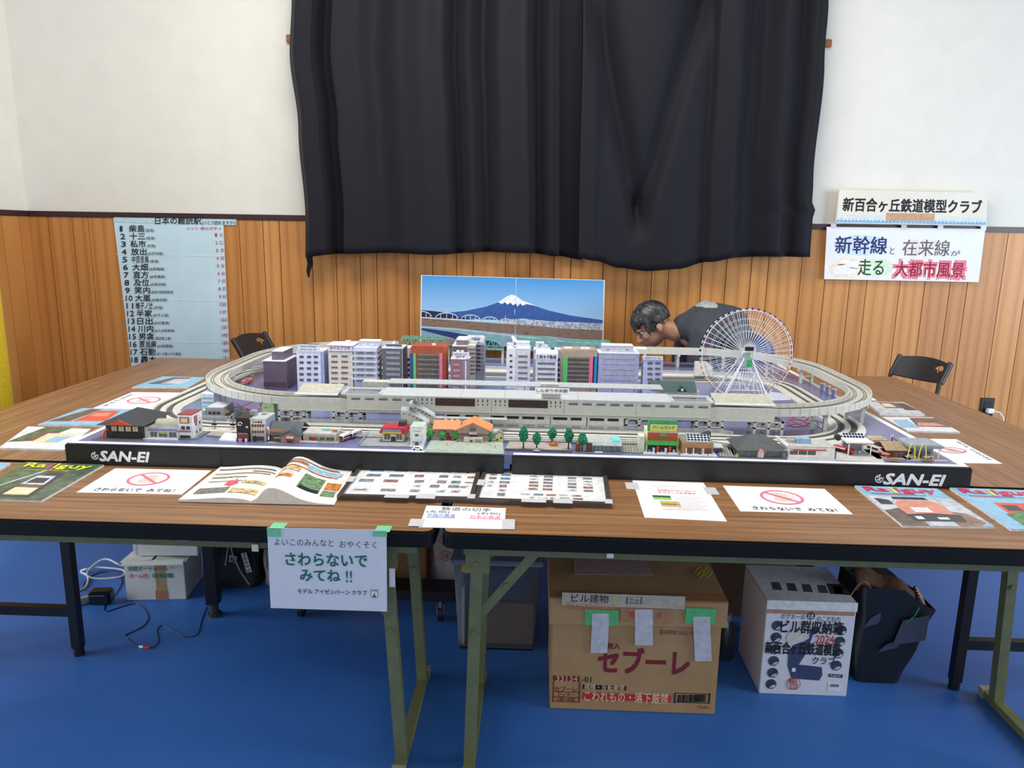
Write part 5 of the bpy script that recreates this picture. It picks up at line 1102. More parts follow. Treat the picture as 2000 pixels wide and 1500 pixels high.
# level crossing
plate('road_ramp', 'grey ribbed road ramp leading up to the model level crossing', 'model road', [(403, 852), (440, 855), (466, 838), (428, 835)], C(170, 168, 160, .7), .004)
plate('white_pad', 'white blank plate in front of the level crossing beside the black shop', 'model base plate', [(428, 862), (461, 864), (466, 850), (440, 848)], WHITE, .006)
def signal(px, py, label):
    X, Y = on(px, py, ZB); t = thing('crossing_signal', label, 'model signal', (X, Y, ZB)); MB().cyl((0, 0, 0), (0, 0, .040), .0012, n=8).build('post', DGREY, t)
    MB().cyl((0, 0, 0), (0, 0, .008), .006, .004, 10).build('foot', GREY, t); mb = MB()
    for s in (-1, 1): mb.beam((-.007, -.002, .036-s*.004), (.007, -.002, .036+s*.004), .002, .0015)
    mb.build('crossbuck', C(196, 170, 60), t); ba = MB().beam((-.008, -.002, .024), (.008, -.002, .024), .004, .005).build('lamp_bar', C(20, 20, 22), t)
    for s in (-1, 1): MB().cyl((s*.0055, -.005, .024), (s*.0055, -.002, .024), .0028, n=10).build('lamp', C(60, 16, 16), ba)
    return t
signal(420, 842, 'crossing signal on the restaurant side of the ribbed road ramp'); signal(456, 843, 'crossing signal beside the black model shop'); signal(446, 823, 'crossing signal beyond the tracks near the grey depot')
# grey depot
B = Bld('grey_depot', 'grey model depot with teal tanks on a walled yard inside the curve', (404, 436, 817, 797), .09, C(158, 156, 158, .6), C(206, 206, 216, .6), cat='model building')
B.b('yard_slab', C(170, 168, 164, .7), -.045, B.w+.035, -.012, .11, -.0003, .003); B.b('yard_wall', C(190, 188, 180, .7), B.w+.032, B.w+.035, -.012, .11, .003, .018); B.b('yard_wall', C(190, 188, 180, .7), -.045, B.w+.035, -.012, -.009, .003, .012)
for u in (.1, .36, .62): B.win(B.w*u, B.w*(u+.18), B.h*.38, B.h*.66, C(120, 118, 120), C(40, 40, 46), 2)
teal = C(120, 166, 164, .45)
for k, (x, y) in enumerate(((-.036, .012), (-.016, .014), (-.026, .04))): MB().cyl((x, y, .003), (x, y, .026), .008, n=14).ball((x, y, .026), .008, .008, .004, 12).build('tank', teal if k != 1 else C(214, 220, 224), B.r, smooth=True)
pp_ = MB()
for x in (-.044, -.030, -.016, -.004): pp_.cyl((x, .002, .003), (x, .002, .034), .0009, n=6)
pp_.tube([(-.044, .002, .034), (-.004, .002, .034)], .001, 6); pp_.tube([(-.044, .002, .022), (-.004, .002, .022)], .001, 6); pp_.build('pipe_rack', teal, B.r)
B = Bld('pale_blue_block', 'white model block with pale blue window bands behind the grey depot', (394, 418, 803, 771), .04, C(232, 234, 246, .55), roofw, cat='model building')
for k in range(3): B.win(B.w*.08, B.w*.92, B.h*(.2+.26*k), B.h*(.34+.26*k), C(220, 224, 232), C(128, 186, 206, .3), 6)
B.b('base_slab', C(196, 196, 200), -.003, B.w+.02, -.004, .045, -.0003, .002)
# black shop and beige four-storey
B = Bld('black_shop', 'narrow black model shop with a white swirl painted on its front', (462, 487, 862, 818), .075, C(34, 24, 26, .45), C(46, 40, 42, .5)); B.pb('shopfront', C(120, 60, 74), 464, 486, 845, 860, -.002, 0); mb = MB(); x0, z0 = B.xz(469, 828)
mb.tube([(x0+(.0068-.0012*i/6)*math.cos(a)*1.0, -.0012, z0+(.0068-.0012*i/6)*math.sin(a)) for i, a in enumerate([5.6*k/16 for k in range(17)])], .0011, 6); mb.tube([(x0+.003, -.0012, z0-.005), (x0-.008, -.0012, z0-.003)], .001, 6); mb.build('swirl_logo', WHITE, B.r)
B.pb('poster', C(206, 200, 200), 480, 484.5, 832, 836, -.0008, 0); B.pb('banner', C(170, 120, 126), 465, 484, 845, 848, -.0032, -.002); B.pb('stall', C(220, 150, 170), 467, 474, 856, 862, -.008, -.004); B.pb('stall', WHITE, 480, 484, 856, 862, -.008, -.004)
B = Bld('beige_four_storey', 'beige four-storey model block with arched windows and a vertical banner', (489, 519, 862, 820), .085, C(214, 196, 176, .6), C(190, 196, 200, .6), rim=.001)
B.pb('name_board', C(232, 228, 222), 489, 519, 820, 828, -.001, 0); x0, z0 = B.xz(494, 826); text(B.r, '日本書道', x0, z0, .030, .007, INK, front(-.0014), bold=.02)
B.wins((494, 499, 504, 509, 514), (831.5, 843.5), 3, 5, C(120, 100, 88), C(46, 40, 42), 1); B.pb('shop_sign', C(186, 180, 166), 491, 518, 847.5, 850.5, -.002, 0); B.pb('shop_window', C(70, 66, 62, .2), 493, 516, 852, 861, -.0015, 0); B.pb('door', C(44, 44, 50), 496, 501, 851, 861.5, -.0022, -.0015)
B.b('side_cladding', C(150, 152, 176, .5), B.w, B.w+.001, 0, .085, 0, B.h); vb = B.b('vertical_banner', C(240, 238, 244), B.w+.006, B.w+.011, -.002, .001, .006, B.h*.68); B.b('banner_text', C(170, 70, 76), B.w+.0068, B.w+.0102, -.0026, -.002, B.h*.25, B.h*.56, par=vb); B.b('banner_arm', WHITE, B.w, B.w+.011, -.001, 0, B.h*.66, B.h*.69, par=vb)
B.b('rooftop_unit', C(150, 154, 152), -.012+.0, .006, .03, .055, B.h+.003, B.h+.02); B.b('rooftop_unit', C(170, 172, 168), B.w*.4, B.w*.65, .05, .07, B.h+.003, B.h+.009)
# green apartment
B = Bld('green_apartment', 'pale green model apartment with an open box roof under the elevated line', (514, 537, 822, 788), .034, C(180, 212, 158, .55), None); B.wins((521,), (795, 806), 8, 3, C(150, 178, 132), C(140, 164, 124), 1); B.win(B.w*.66, B.w*.96, .004, B.h*.24, C(90, 110, 100), C(30, 40, 46), 2)
for a in ((0, B.w, 0, .003), (0, B.w, .031, .034), (0, .003, 0, .034), (B.w-.003, B.w, 0, .034)): B.b('roof_parapet', C(184, 214, 162, .55), *a, B.h, B.h+.008)
B.b('base_slab', C(160, 190, 142), -.002, B.w+.003, -.003, .036, -.0003, .002)
B.r.location.y -= .010
# half-timbered restaurant
B = Bld('gabled_restaurant', 'model restaurant with dark gabled roofs, brick front and a brown roof sign', (529, 585, 862, 849), .09, C(150, 96, 84, .6), None); gable(B, C(84, 90, 94, .6), -.008, B.w+.004, -.010, .10, B.h, B.h+.030)
x0 = B.x(548); x1 = B.x(584); MB().prism([(x0, 0), (x1, 0), (x1, B.h), ((x0+x1)/2, B.h+.016), (x0, B.h)], -.022, 0, 'y').build('porch', C(178, 128, 118, .6), B.r)
xm = (x0+x1)/2; MB().prism([(x0-.004, B.h-.001), (xm, B.h+.018), (x1+.004, B.h-.001), (x1+.004, B.h+.002), (xm, B.h+.021), (x0-.004, B.h+.002)], -.028, .03, 'y').build('porch_roof', C(70, 82, 92, .55), B.r)
B.b('porch_sign', C(226, 214, 208), xm-.011, xm+.011, -.0245, -.022, B.h*.72, B.h*1.1); B.b('awning', C(160, 40, 52), xm-.012, xm+.012, -.028, -.022, B.h*.45, B.h*.66); B.win(xm-.009, xm+.009, .002, B.h*.42, C(150, 140, 130), C(50, 44, 44), 3, -.022)
B.pb('roof_sign', C(196, 134, 76), 528, 554, 838, 844, -.006, -.003); B.b('green_canopy', C(110, 150, 130), B.x(534), B.x(549), -.018, 0, B.h*.62, B.h*.78); B.b('canopy_post', C(110, 150, 130), B.x(535), B.x(536), -.017, -.015, 0, B.h*.62); B.b('forecourt', C(140, 140, 142), -.004, B.w+.01, -.034, .10, -.0003, .002)
# convenience store
B = Bld('cream_convenience_store', 'cream model convenience store with an orange stripe and rooftop sign, beside the two buses', (592, 656, 862, 848), .08, C(222, 208, 182, .6), C(196, 200, 198, .6), rim=.001)
B.b('forecourt', C(150, 148, 146), -.004, B.w+.012, -.026, .085, -.0003, .002); B.pb('stripe', C(222, 110, 70), 597, 655, 849.5, 851, -.001, 0); B.pb('fascia', C(240, 236, 224), 592, 656, 846.5, 849.5, -.002, 0)
for a, c in ((.18, .44), (.47, .66), (.70, .95)): B.win(B.w*a, B.w*c, .004, B.h*.62, C(170, 160, 140), C(86, 104, 118, .2), 2)
for px, cl_ in ((613, (206, 60, 60)), (618, (210, 90, 80)), (623, (110, 160, 200))): B.pb('vending_machine', C(*cl_), px-2, px+2, 854, 862, -.006, -.002)
B.b('roof_sign', C(230, 228, 220), B.x(641), B.x(656), .01, .014, B.h+.003, B.h+.016); B.b('roof_sign_mark', C(230, 110, 70), B.x(644), B.x(654), .0092, .01, B.h+.006, B.h+.012); B.b('roof_banner', C(176, 214, 190), B.x(620), B.x(640), .03, .034, B.h+.003, B.h+.010); B.b('fence', WHITE, B.x(585), B.x(620), -.025, -.0235, .002, .008)
# --- vehicles
def wheels(t, xs, ys, r_, ax='y', w_=.003):
    for x in xs:
        for y in ys: MB().cyl((x, y-w_/2, r_), (x, y+w_/2, r_), r_, n=12).build('wheel', C(26, 26, 28), t)
def bus(px, py, label, rz):
    X, Y = on(px, py, ZB); t = thing('bus', label, 'model bus', (X, Y, ZB), rz, None)        # local: nose at -X
    MB().prism([(-.034, .004), (.034, .004), (.034, .020), (.030, .023), (-.030, .023), (-.034, .019)], -.009, .009, 'y').build('body', C(238, 236, 244, .4), t); MB().box(-.0345, .0345, -.0093, .0093, .0045, .010).build('red_skirt', C(176, 50, 84, .4), t)
    for s in (-1, 1): MB().box(-.030, .031, s*.0091-.0002, s*.0091+.0004, .012, .0175).build('side_window', C(44, 46, 56, .15), t)
    MB().box(-.0347, -.034, -.0078, .0078, .010, .018).build('windscreen', C(46, 50, 60, .15), t); wheels(t, (-.022, .022), (-.008, .008), .0042); t.scale = (.74, .9, .95); return t
bus(676, 859, 'white and magenta model bus nearer to the convenience store', R(68)); bus(694, 854, 'white and magenta model bus nearer to the walled grey lot', R(68))
def car(px, py, label, rz, col, kind='car', sc=1):
    X, Y = on(px, py, ZB); t = thing('car' if kind == 'car' else kind, label, 'model '+kind, (X, Y, ZB+(0 if py < 870 else .0)), rz); t.scale = (sc,)*3
    L_ = .0145
    MB().prism([(-L_, .0025), (L_, .0025), (L_, .0062), (.0085, .0070), (.005, .0102), (-.006, .0102), (-.009, .0070), (-L_, .0058)], -.0058, .0058, 'y').build('body', col, t)
    MB().prism([(.0078, .0071), (.0046, .0097), (-.0056, .0097), (-.0082, .0071)], -.006, .006, 'y').build('windows', C(40, 44, 54, .15), t); wheels(t, (-.009, .009), (-.0052, .0052), .0027, w_=.002); return t
car(816, 879, 'white model car parked on the white border strip', 0, C(246, 246, 248, .3), sc=1.12)
# --- walled lot with the red-roofed takeaway
lot = plate('walled_lot', 'grey paved lot with a low wall, under the red and yellow takeaway', 'model base plate', [(702, 872), (800, 874), (800, 849), (722, 847)], C(158, 162, 168, .6), .003)
P_ = [Vector((*on(*p, ZB), ZB))-lot.location for p in ((702, 872), (722, 847), (800, 849))]; lw = MB()
for a, c in ((P_[0], P_[1]), (P_[1], P_[2])): lw.beam(a+Vector((0, 0, .007)), c+Vector((0, 0, .007)), .003, .008)
lw.build('low_wall', C(150, 154, 158, .6), lot)
B = Bld('takeaway_shop', 'model takeaway with a red mansard roof and yellow menu band on the grey lot', (746, 789, 862, 846), .055, C(206, 200, 186, .6), None, zb=ZB+.0034)
B.b('plinth', C(120, 122, 126), -.006, B.w+.006, -.006, .058, -.0002, .002); x0 = -.004; x1 = B.w+.006
MB().prism([(x0-.004, B.h), (x1+.004, B.h), (x1, B.h+.018), (x0+.004, B.h+.018)], -.006, .055, 'y').build('roof', C(196, 50, 62, .5), B.r); B.b('menu_panel', C(150, 140, 176), B.w*.06, B.w*.88, -.0075, -.006, B.h+.006, B.h+.014); B.b('menu_band', C(226, 200, 60), B.w*.04, B.w*.9, -.0078, -.006, B.h+.001, B.h+.006)
B.win(B.w*.1, B.w*.38, B.h*.2, B.h*.92, C(228, 226, 216), C(120, 98, 66), 2); B.win(B.w*.66, B.w*.92, B.h*.2, B.h*.92, C(228, 226, 216), C(120, 98, 66), 2); B.b('door', C(60, 62, 70), B.w*.42, B.w*.62, -.001, 0, .002, B.h*.6); B.b('door_sign', C(236, 230, 226), B.w*.41, B.w*.63, -.002, 0, B.h*.62, B.h*.86); B.b('planter', C(236, 234, 226), B.w*.05, B.w*.4, -.003, 0, .002, B.h*.2); B.b('planter', C(236, 234, 226), B.w*.66, B.w*.95, -.003, 0, .002, B.h*.2)
B.b('roof_unit', C(70, 70, 80), B.w*.70, B.w*1.02, .02, .05, B.h+.018, B.h+.032)
B = Bld('white_guild_house', 'tall white model house with an arched door between the takeaway and the station square', (801, 827, 871, 836), .07, C(232, 234, 228, .6), C(190, 206, 196, .6), zb=ZB+.0008)
B.win(B.w*.38, B.w*.62, B.h*.54, B.h*.68, C(200, 200, 194), C(70, 72, 76), 2); B.b('cornice', WHITE, B.w*.14, B.w*.82, -.003, 0, B.h*.42, B.h*.45); MB().prism([(B.w*.36, .001), (B.w*.64, .001), (B.w*.64, B.h*.18), (B.w*.57, B.h*.24), (B.w*.43, B.h*.24), (B.w*.36, B.h*.18)], -.0015, 0, 'y').build('door', C(90, 88, 86), B.r)
for u in (.18, .74): B.win(B.w*u, B.w*(u+.10), B.h*.16, B.h*.26, C(200, 200, 194), C(60, 60, 64), 1)
B.b('step', C(226, 226, 220), -.003, B.w+.003, -.012, 0, -.0005, .002); text(B.r, '信用金庫', B.w*.24, B.h*.78, B.w*.52, .004, C(120, 110, 100), front(-.0004))
# --- station square
sq = plate('station_square', 'pale grey-green station square with a raised kerb and railings before the orange-roofed station', 'model base plate', [(829, 884), (984, 888), (982, 862), (843, 858)], C(172, 182, 170, .7), .003)
rl = MB(); pts = [on(p[0], p[1], ZB+.003) for p in ((875, 870), (893, 862.5), (949, 864.5), (966, 875))]; V = [Vector((x, y, ZB+.0032))-sq.location for x, y in pts]
for a, c in zip(V, V[1:]):
    n = 9
    for i in range(n+1): p = a.lerp(c, i/n); rl.beam(p, p+Vector((0, 0, .005)), .0008)
    rl.beam(a+Vector((0, 0, .005)), c+Vector((0, 0, .005)), .001)
rl.build('railing', C(216, 220, 206), sq); kb = MB()
for a, c in (((829, 880), (984, 884)),): A_, C_ = [Vector((*on(*p, ZB), ZB+.0036))-sq.location for p in (a, c)]; kb.beam(A_, C_, .006, .0015)
kb.build('kerb', C(186, 194, 184), sq)
for px, py in ((873, 871), (967, 876), (914, 869)): X, Y = on(px, py, ZB+.003); MB().cyl((X, Y, ZB+.003), (X, Y, ZB+.012), .0008, n=6).ball((X, Y, ZB+.012), .0016, n=8).xf(Matrix.Translation(-sq.location)).build('lamp_post', C(120, 130, 120), sq)
ZS = ZB+.0034
B = Bld('orange_roof_station', 'model station house with orange gabled roofs facing the station square', (848, 957, 860, 838), .06, C(170, 146, 134, .6), None, Y=on(900, 861, ZS)[1]+.012, zb=ZS)
og = C(228, 146, 96, .6); xg0, xg1 = B.x(893), B.x(957)
gable(B, og, -.004, xg0+.01, -.008, .068, B.h-.002, B.h+.018); MB().prism([(xg0, 0), (xg1, 0), (xg1, B.h), ((xg0+xg1)/2, B.h+.022), (xg0, B.h)], -.010, .05, 'y').build('front_gable', C(178, 156, 146, .6), B.r)
xm = (xg0+xg1)/2; MB().prism([(xg0-.008, B.h-.004), (xm, B.h+.024), (xg1+.008, B.h-.004), (xg1+.008, B.h-.0005), (xm, B.h+.0275), (xg0-.008, B.h-.0005)], -.018, .07, 'y').build('gable_roof', og, B.r)
for k in (-1, 0, 1): B.win(xm+k*.0068-.0022, xm+k*.0068+.0022, B.h*.92, B.h*1.2, C(150, 130, 122), C(90, 84, 84), 1, -.010)
s_ = B.b('station_sign', WHITE, xm-.012, xm+.012, -.0125, -.0105, B.h*.62, B.h*.80); text(s_, 'しんゆり駅', xm-.010, B.h*.66, .020, .0030, INK, front(-.0128)); B.b('entrance', C(52, 40, 40), xm-.012, xm+.014, -.0108, -.010, .001, B.h*.56); B.b('awning', C(118, 84, 84), xg0, xg1, -.014, -.010, B.h*.56, B.h*.62)
for u in (.12, .22): B.win(xg0*u*2.6, xg0*u*2.6+.006, B.h*.3, B.h*.62, C(120, 100, 92), C(60, 52, 52), 1)
for k in range(3): MB().prism([(.006*math.cos(a), .006*math.sin(a)) for a in [PI*i/8 for i in range(9)]], .03, .06, 'y').xf(Matrix.Translation((xg0*(.42+.26*k), 0, B.h+.012))).build('dormer', C(240, 168, 120, .6), B.r, smooth=True)
B.b('side_canopy', C(176, 192, 192, .6), xg1+.002, xg1+.034, .01, .05, B.h*.66, B.h*.74); B.b('canopy_post', C(150, 160, 160), xg1+.030, xg1+.032, .012, .014, 0, B.h*.66); B.b('red_porch', C(190, 110, 84), -.020, -.002, .01, .05, B.h*.5, B.h*.62); B.b('red_porch_post', C(150, 90, 76), -.019, -.017, .012, .014, 0, B.h*.5)
B = Bld('police_box', 'tiny yellow model police box with a grey gabled roof at the edge of the square', (968, 983, 862, 850), .02, C(226, 216, 164, .6), None, zb=ZS); gable(B, C(146, 148, 164, .6), -.003, B.w+.003, -.003, .023, B.h, B.h+.012, 'y'); MB().prism([(0, B.h), (B.w/2, B.h+.010), (B.w, B.h)], 0, .002, 'y').build('gable_wall', C(232, 222, 176), B.r); B.win(B.w*.12, B.w*.34, .002, B.h*.44, C(120, 110, 70), C(60, 56, 50), 1); B.win(B.w*.6, B.w*.84, B.h*.4, B.h*.7, C(120, 110, 70), C(60, 56, 50), 1)
B = Bld('ticket_kiosk', 'low cream model kiosk with a grey shutter in front of the station entrance', (906, 942, 864, 857), .02, C(228, 222, 206, .6), C(232, 222, 216, .5), zb=ZS); B.b('shutter', C(160, 156, 148), B.w*.60, B.w*.95, -.001, 0, .001, B.h*.9); B.win(B.w*.32, B.w*.48, .001, B.h*.7, C(150, 140, 120), C(60, 56, 54), 2)
# delivery van parked on the kiosk's far side
X, Y = on(914, 854, ZS); t = thing('van', 'white model van with dark windows behind the low cream kiosk', 'model van', (X, Y+.012, ZS), R(-8)); MB().prism([(-.014, .003), (.014, .003), (.014, .013), (.010, .0175), (-.012, .0175), (-.014, .014)], -.0065, .0065, 'y').build('body', WHITE, t)
for a, c in ((-.011, -.001), (.0005, .0095)): MB().box(a, c, -.0069, -.0064, .0105, .0155).build('window', C(30, 34, 46, .15), t)
wheels(t, (-.009, .009), (-.006, .006), .003)
# --- trees
def crown(seed, rx, rz, zc, n=220, leaf=.0036):
    r_ = random.Random(seed); mb = MB()
    for i in range(n):
        t, a = math.acos(1-2*(i+.5)/n), i*2.39996; k = r_.uniform(.72, 1.04); d = Vector((math.sin(t)*math.cos(a), math.sin(t)*math.sin(a), math.cos(t)))
        taper = 1-.28*max(0, d.z)-.12*max(0, -d.z)
        c = Vector((d.x*rx*k*taper, d.y*rx*k*taper, zc+d.z*rz*k)); s = leaf*r_.uniform(.7, 1.3); m3 = Matrix.Rotation(r_.uniform(0, 6.28), 3, Vector((r_.random()-.5, r_.random()-.5, r_.random())))
        mb.add([c+m3 @ Vector(v)*s for v in ((1, 0, 0), (0, 1, 0), (-1, 0, 0), (0, -1, 0), (0, 0, .9), (0, 0, -.7))], [(0, 1, 4), (1, 2, 4), (2, 3, 4), (3, 0, 4), (1, 0, 5), (2, 1, 5), (3, 2, 5), (0, 3, 5)])
    mb.ball((0, 0, zc), rx*.72, rx*.72, rz*.78, 12); return mb
tree_g = C(22, 118, 84, .6, var=.25, scale=160); tree_l = C(70, 156, 66, .6, var=.2, scale=160); bark = C(44, 34, 28, .8)
def tree(px, pyb, pyt, wpx, label, col, seed, zb=ZB, stem_f=.30, group=None):
    X, Y = on(px, pyb, zb); h = at(px, pyt, Y)[1]-zb; rx = (at(px+wpx/2, pyb, Y)[0]-at(px-wpx/2, pyb, Y)[0])/2; t = thing('tree', label, 'model tree', (X, Y, zb), 0, group)
    MB().tube([(0, 0, 0), (.0006, 0, h*stem_f), (0, 0, h*.7)], [.0024, .0018, .0008], 8).build('trunk', bark, t); rz = h*(1-stem_f)/2; crown(seed, rx, rz, h*stem_f+rz).build('foliage', col, t); return t
tree(1022, 876, 833, 17, 'tallest dark green model tree, first in the little park', tree_g, 1, ZB+.003); tree(1048, 877, 844, 16, 'short dark green model tree between the tallest tree and the flower bed', tree_g, 2, ZB+.003); tree(1078, 866, 835, 16, 'dark green model tree behind the orange flower bed', tree_g, 3, ZB+.003)
tree(1110, 877, 836, 17, 'dark green model tree at the park edge by the brick gatepost', tree_g, 4, ZB+.003); tree(1137, 880, 846, 17, 'dark green model tree in front of the brown brick wall', tree_g, 5, ZB+.003)
for px, pyb, pyt, wd, lb_ in ((840, 858, 838, 11, 'small light green tree at the porch end of the orange-roofed station'), (864, 859, 842, 11, 'small light green tree between the porch and the red shrub'), (890, 860, 843, 10, 'small light green tree between the red shrub and the station entrance'), (957, 861, 844, 10, 'small light green tree between the station gable and the police box')): tree(px, pyb, pyt, wd, lb_, tree_l, px, ZS, .2)
X, Y = on(877, 858, ZS); o = crown(9, .010, .006, .005, 90, .003).build('shrub', C(196, 40, 40, .6, var=.2, scale=200)); o.location = (X, Y, ZS); tag(o, 'red model shrub between two small trees before the station', 'model shrub')
# park
pk = plate('park_ground', 'paved park plot with a low dark edge under the five big model trees', 'model base plate', [(986, 880), (1118, 884), (1114, 862), (998, 858)], C(176, 164, 156, .7), .003)
A_, C_ = [Vector((*on(*p, ZB), ZB+.0044))-pk.location for p in ((986, 880), (1118, 884))]; MB().beam(A_, C_, .004, .005).build('edge_kerb', C(96, 96, 100), pk); pz = ZB+.0034
X, Y = on(1081, 870, pz); t = thing('flower_bed', 'yellow-green planter of orange flowers in the middle of the park', 'model planter', (X, Y, pz)); MB().box(-.014, .014, -.006, .006, 0, .005).build('planter', C(176, 186, 70), t); crown(11, .013, .003, .007, 60, .002).build('flowers', C(226, 96, 54, .6, var=.2, scale=200), t)
X, Y = on(1048, 879, pz); o = MB().cyl((0, 0, 0), (0, 0, .003), .012, n=18).cyl((0, 0, .003), (0, 0, .008), .004, .002, 10).build('fountain', C(150, 156, 164)); o.location = (X, Y-.006, pz); tag(o, 'small round grey fountain at the foot of the short tree', 'model fountain')
o = plate('brick_gatepost', 'brown brick wall block at the end of the park beside the last tree', 'model wall', [(1124, 881), (1134, 881), (1134, 874), (1124, 874)], C(140, 84, 62, .7), .022)
B = Bld('corner_market', 'low model market with a grey roof and bright turquoise roof patch', (1147, 1214, 884, 866), .085, C(130, 122, 118, .6), C(190, 194, 196, .6)); B.b('brick_end', C(92, 58, 54, .7), -.001, B.w*.14, -.002, .03, 0, B.h*.98); B.b('fascia', C(222, 226, 216), B.w*.14, B.w+.001, -.004, 0, B.h*.78, B.h)
for a, c in ((.17, .36), (.39, .60), (.63, .98)): B.win(B.w*a, B.w*c, .003, B.h*.72, C(206, 206, 200), C(80, 92, 104, .2), 2)
B.b('turquoise_patch', C(104, 226, 222), B.w*.72, B.w*.96, .006, .05, B.h+.003, B.h+.008); B.b('forecourt', C(120, 120, 122), -.004, B.w+.002, -.014, .088, -.0003, .002); B.b('handcart', C(226, 232, 220), B.w*.22, B.w*.44, -.013, -.009, .002, .006)
def carpark(px, label):
    o = plate('car_park', label, 'model base plate', px, C(128, 130, 128, .75), .002); P = [Vector((*on(*p, ZB), ZB+.0022))-o.location for p in px]; mb = MB()
    for i in range(6): f = (i+.5)/6; mb.beam(P[0].lerp(P[1], f), P[3].lerp(P[2], f), .0012, .0006)
    mb.build('parking_lines', C(206, 206, 196), o)
carpark([(1216, 884), (1252, 886), (1246, 868), (1216, 866)], 'marked grey car park between the market and the green store'); carpark([(1405, 892), (1440, 894), (1432, 872), (1400, 871)], 'marked grey car park between the brown store and the hip-roofed clinic')
B = Bld('green_game_store', 'tall model store with green roof board, yellow hoarding and green awning', (1263, 1324, 886, 843), .07, C(226, 222, 196, .6), None); B.b('sidewalk', pale, -.008, B.w+.004, -.014, .074, -.0003, .003)
MB().prism([(B.w*.02, B.h), (B.w*.98, B.h), (B.w*.94, B.h+.034), (B.w*.04, B.h+.034)], .0, .02, 'y').build('roof_board', C(70, 150, 104, .5), B.r); s_ = B.b('hoarding', C(214, 212, 96), B.w*.08, B.w*.94, -.003, 0, B.h+.002, B.h+.022); text(s_, 'ゲームランド', B.w*.16, B.h+.009, B.w*.7, .010, C(60, 110, 190), front(-.0034), bold=.03)
s_ = B.b('front_sign', C(176, 74, 44), B.w*.02, B.w*.98, -.002, 0, B.h*.60, B.h*.95); B.b('sign_band', C(90, 150, 60), B.w*.42, B.w*.62, -.0026, -.002, B.h*.80, B.h*.94, par=s_); text(s_, 'おもちゃホビー', B.w*.2, B.h*.67, B.w*.6, .009, C(64, 128, 84), front(-.0026), bold=.02); B.b('awning', C(50, 178, 62, .5), -.001, B.w+.001, -.010, 0, B.h*.42, B.h*.58)
B.b('shop_dark', C(30, 24, 26), B.w*.03, B.w*.97, -.0012, 0, .003, B.h*.42)
for k, c_ in enumerate(((60, 150, 140), (206, 206, 210), (196, 60, 56), (150, 60, 60), (220, 220, 224), (196, 70, 60), (226, 200, 190))): B.b('display_stand', C(*c_), B.w*(.06+.13*k), B.w*(.14+.13*k), -.005, -.0012, .003, B.h*(.2+.08*(k % 3)))
B.b('annex', C(230, 228, 206), -.022, -.006, .004, .05, 0, B.h*.74)
for k in range(3): B.b('flower_box', WHITE, B.w*(-.04+.36*k), B.w*(.26+.36*k), -.013, -.011, .003, .008)
B = Bld('solar_roof_store', 'brown model store with a tilted rack of solar panels beside the green store', (1331, 1393, 889, 866), .075, C(176, 126, 80, .6), C(150, 140, 128, .6)); B.b('sidewalk', pale, -.004, B.w+.010, -.014, .078, -.0003, .003)
so_ = MB().hexa([(B.w*.18, .006, B.h+.004), (B.w*.92, .006, B.h+.004), (B.w*.92, .030, B.h+.020), (B.w*.18, .030, B.h+.020), (B.w*.18, .006, B.h+.0055), (B.w*.92, .006, B.h+.0055), (B.w*.92, .030, B.h+.0215), (B.w*.18, .030, B.h+.0215)]).build('solar_rack', WHITE, B.r)
def solar(par, x0, x1, y0, y1, z0, z1, nx, ny):
    for i in range(nx):
        for j in range(ny):
            f = lambda u, v: (x0+(x1-x0)*(i+u)/nx, y0+(y1-y0)*(j+v)/ny, z0+(z1-z0)*(j+v)/ny)
            MB().quad([f(.1, .1), f(.9, .1), f(.9, .9), f(.1, .9)]).build('solar_cell', C(30, 36, 66, .15), par)
solar(so_, B.w*.18, B.w*.92, .006, .030, B.h+.0059, B.h+.0219, 7, 3); MB().prism([(B.w*.4, B.h+.003), (B.w*.98, B.h+.003), (B.w*.98, B.h+.026), (B.w*.9, B.h+.024)], .034, .06, 'y').build('roof_duct', C(56, 60, 72), B.r)
for a, c in ((.16, .34), (.38, .62), (.74, .95)): B.win(B.w*a, B.w*c, .004, B.h*.62, C(150, 100, 70), C(92, 70, 66, .2), 2)
for u in (.13, .36, .66): B.b('column', C(232, 226, 220), B.w*u, B.w*(u+.03), -.006, -.003, .003, B.h*.6)
for u in (.0, .30, .62, .80): B.b('flower_box', WHITE, B.w*u, B.w*(u+.2), -.013, -.011, .003, .008)
B.b('side_lean_to', C(206, 214, 226, .5), B.w+.004, B.w+.04, .03, .075, B.h*.40, B.h*.47); B.b('lean_to_wall', C(100, 110, 140), B.w+.005, B.w+.038, .04, .074, 0, B.h*.40)
B = Bld('hip_roof_clinic', 'grey model clinic with a broad dark hipped roof and round red-roofed porch', (1443, 1532, 893, 879), .11, C(118, 120, 114, .6), None); hip(B, C(86, 88, 92, .6), -.010, B.w+.006, -.010, .12, B.h, B.h+.036, inset=.45); B.b('lot', C(110, 112, 110, .7), -.012, B.w+.004, -.016, .12, -.0003, .002)
for k in range(8):
    if k not in (3, 4): B.win(B.w*(.04+.118*k), B.w*(.14+.118*k), B.h*.2, B.h*.72, C(140, 140, 132), C(96, 104, 104, .2), 2)
xm = B.w*.47; MB().cyl((xm, -.004, .002), (xm, -.004, B.h*.86), .009, n=12).build('porch', C(206, 204, 200), B.r, smooth=True); MB().cyl((xm, -.004, B.h*.86), (xm, -.004, B.h*.86+.008), .013, .002, 12).build('porch_roof', C(206, 110, 114, .5), B.r); B.b('hedge_block', C(190, 180, 120), -.010, -.004, -.012, -.004, .002, .010)
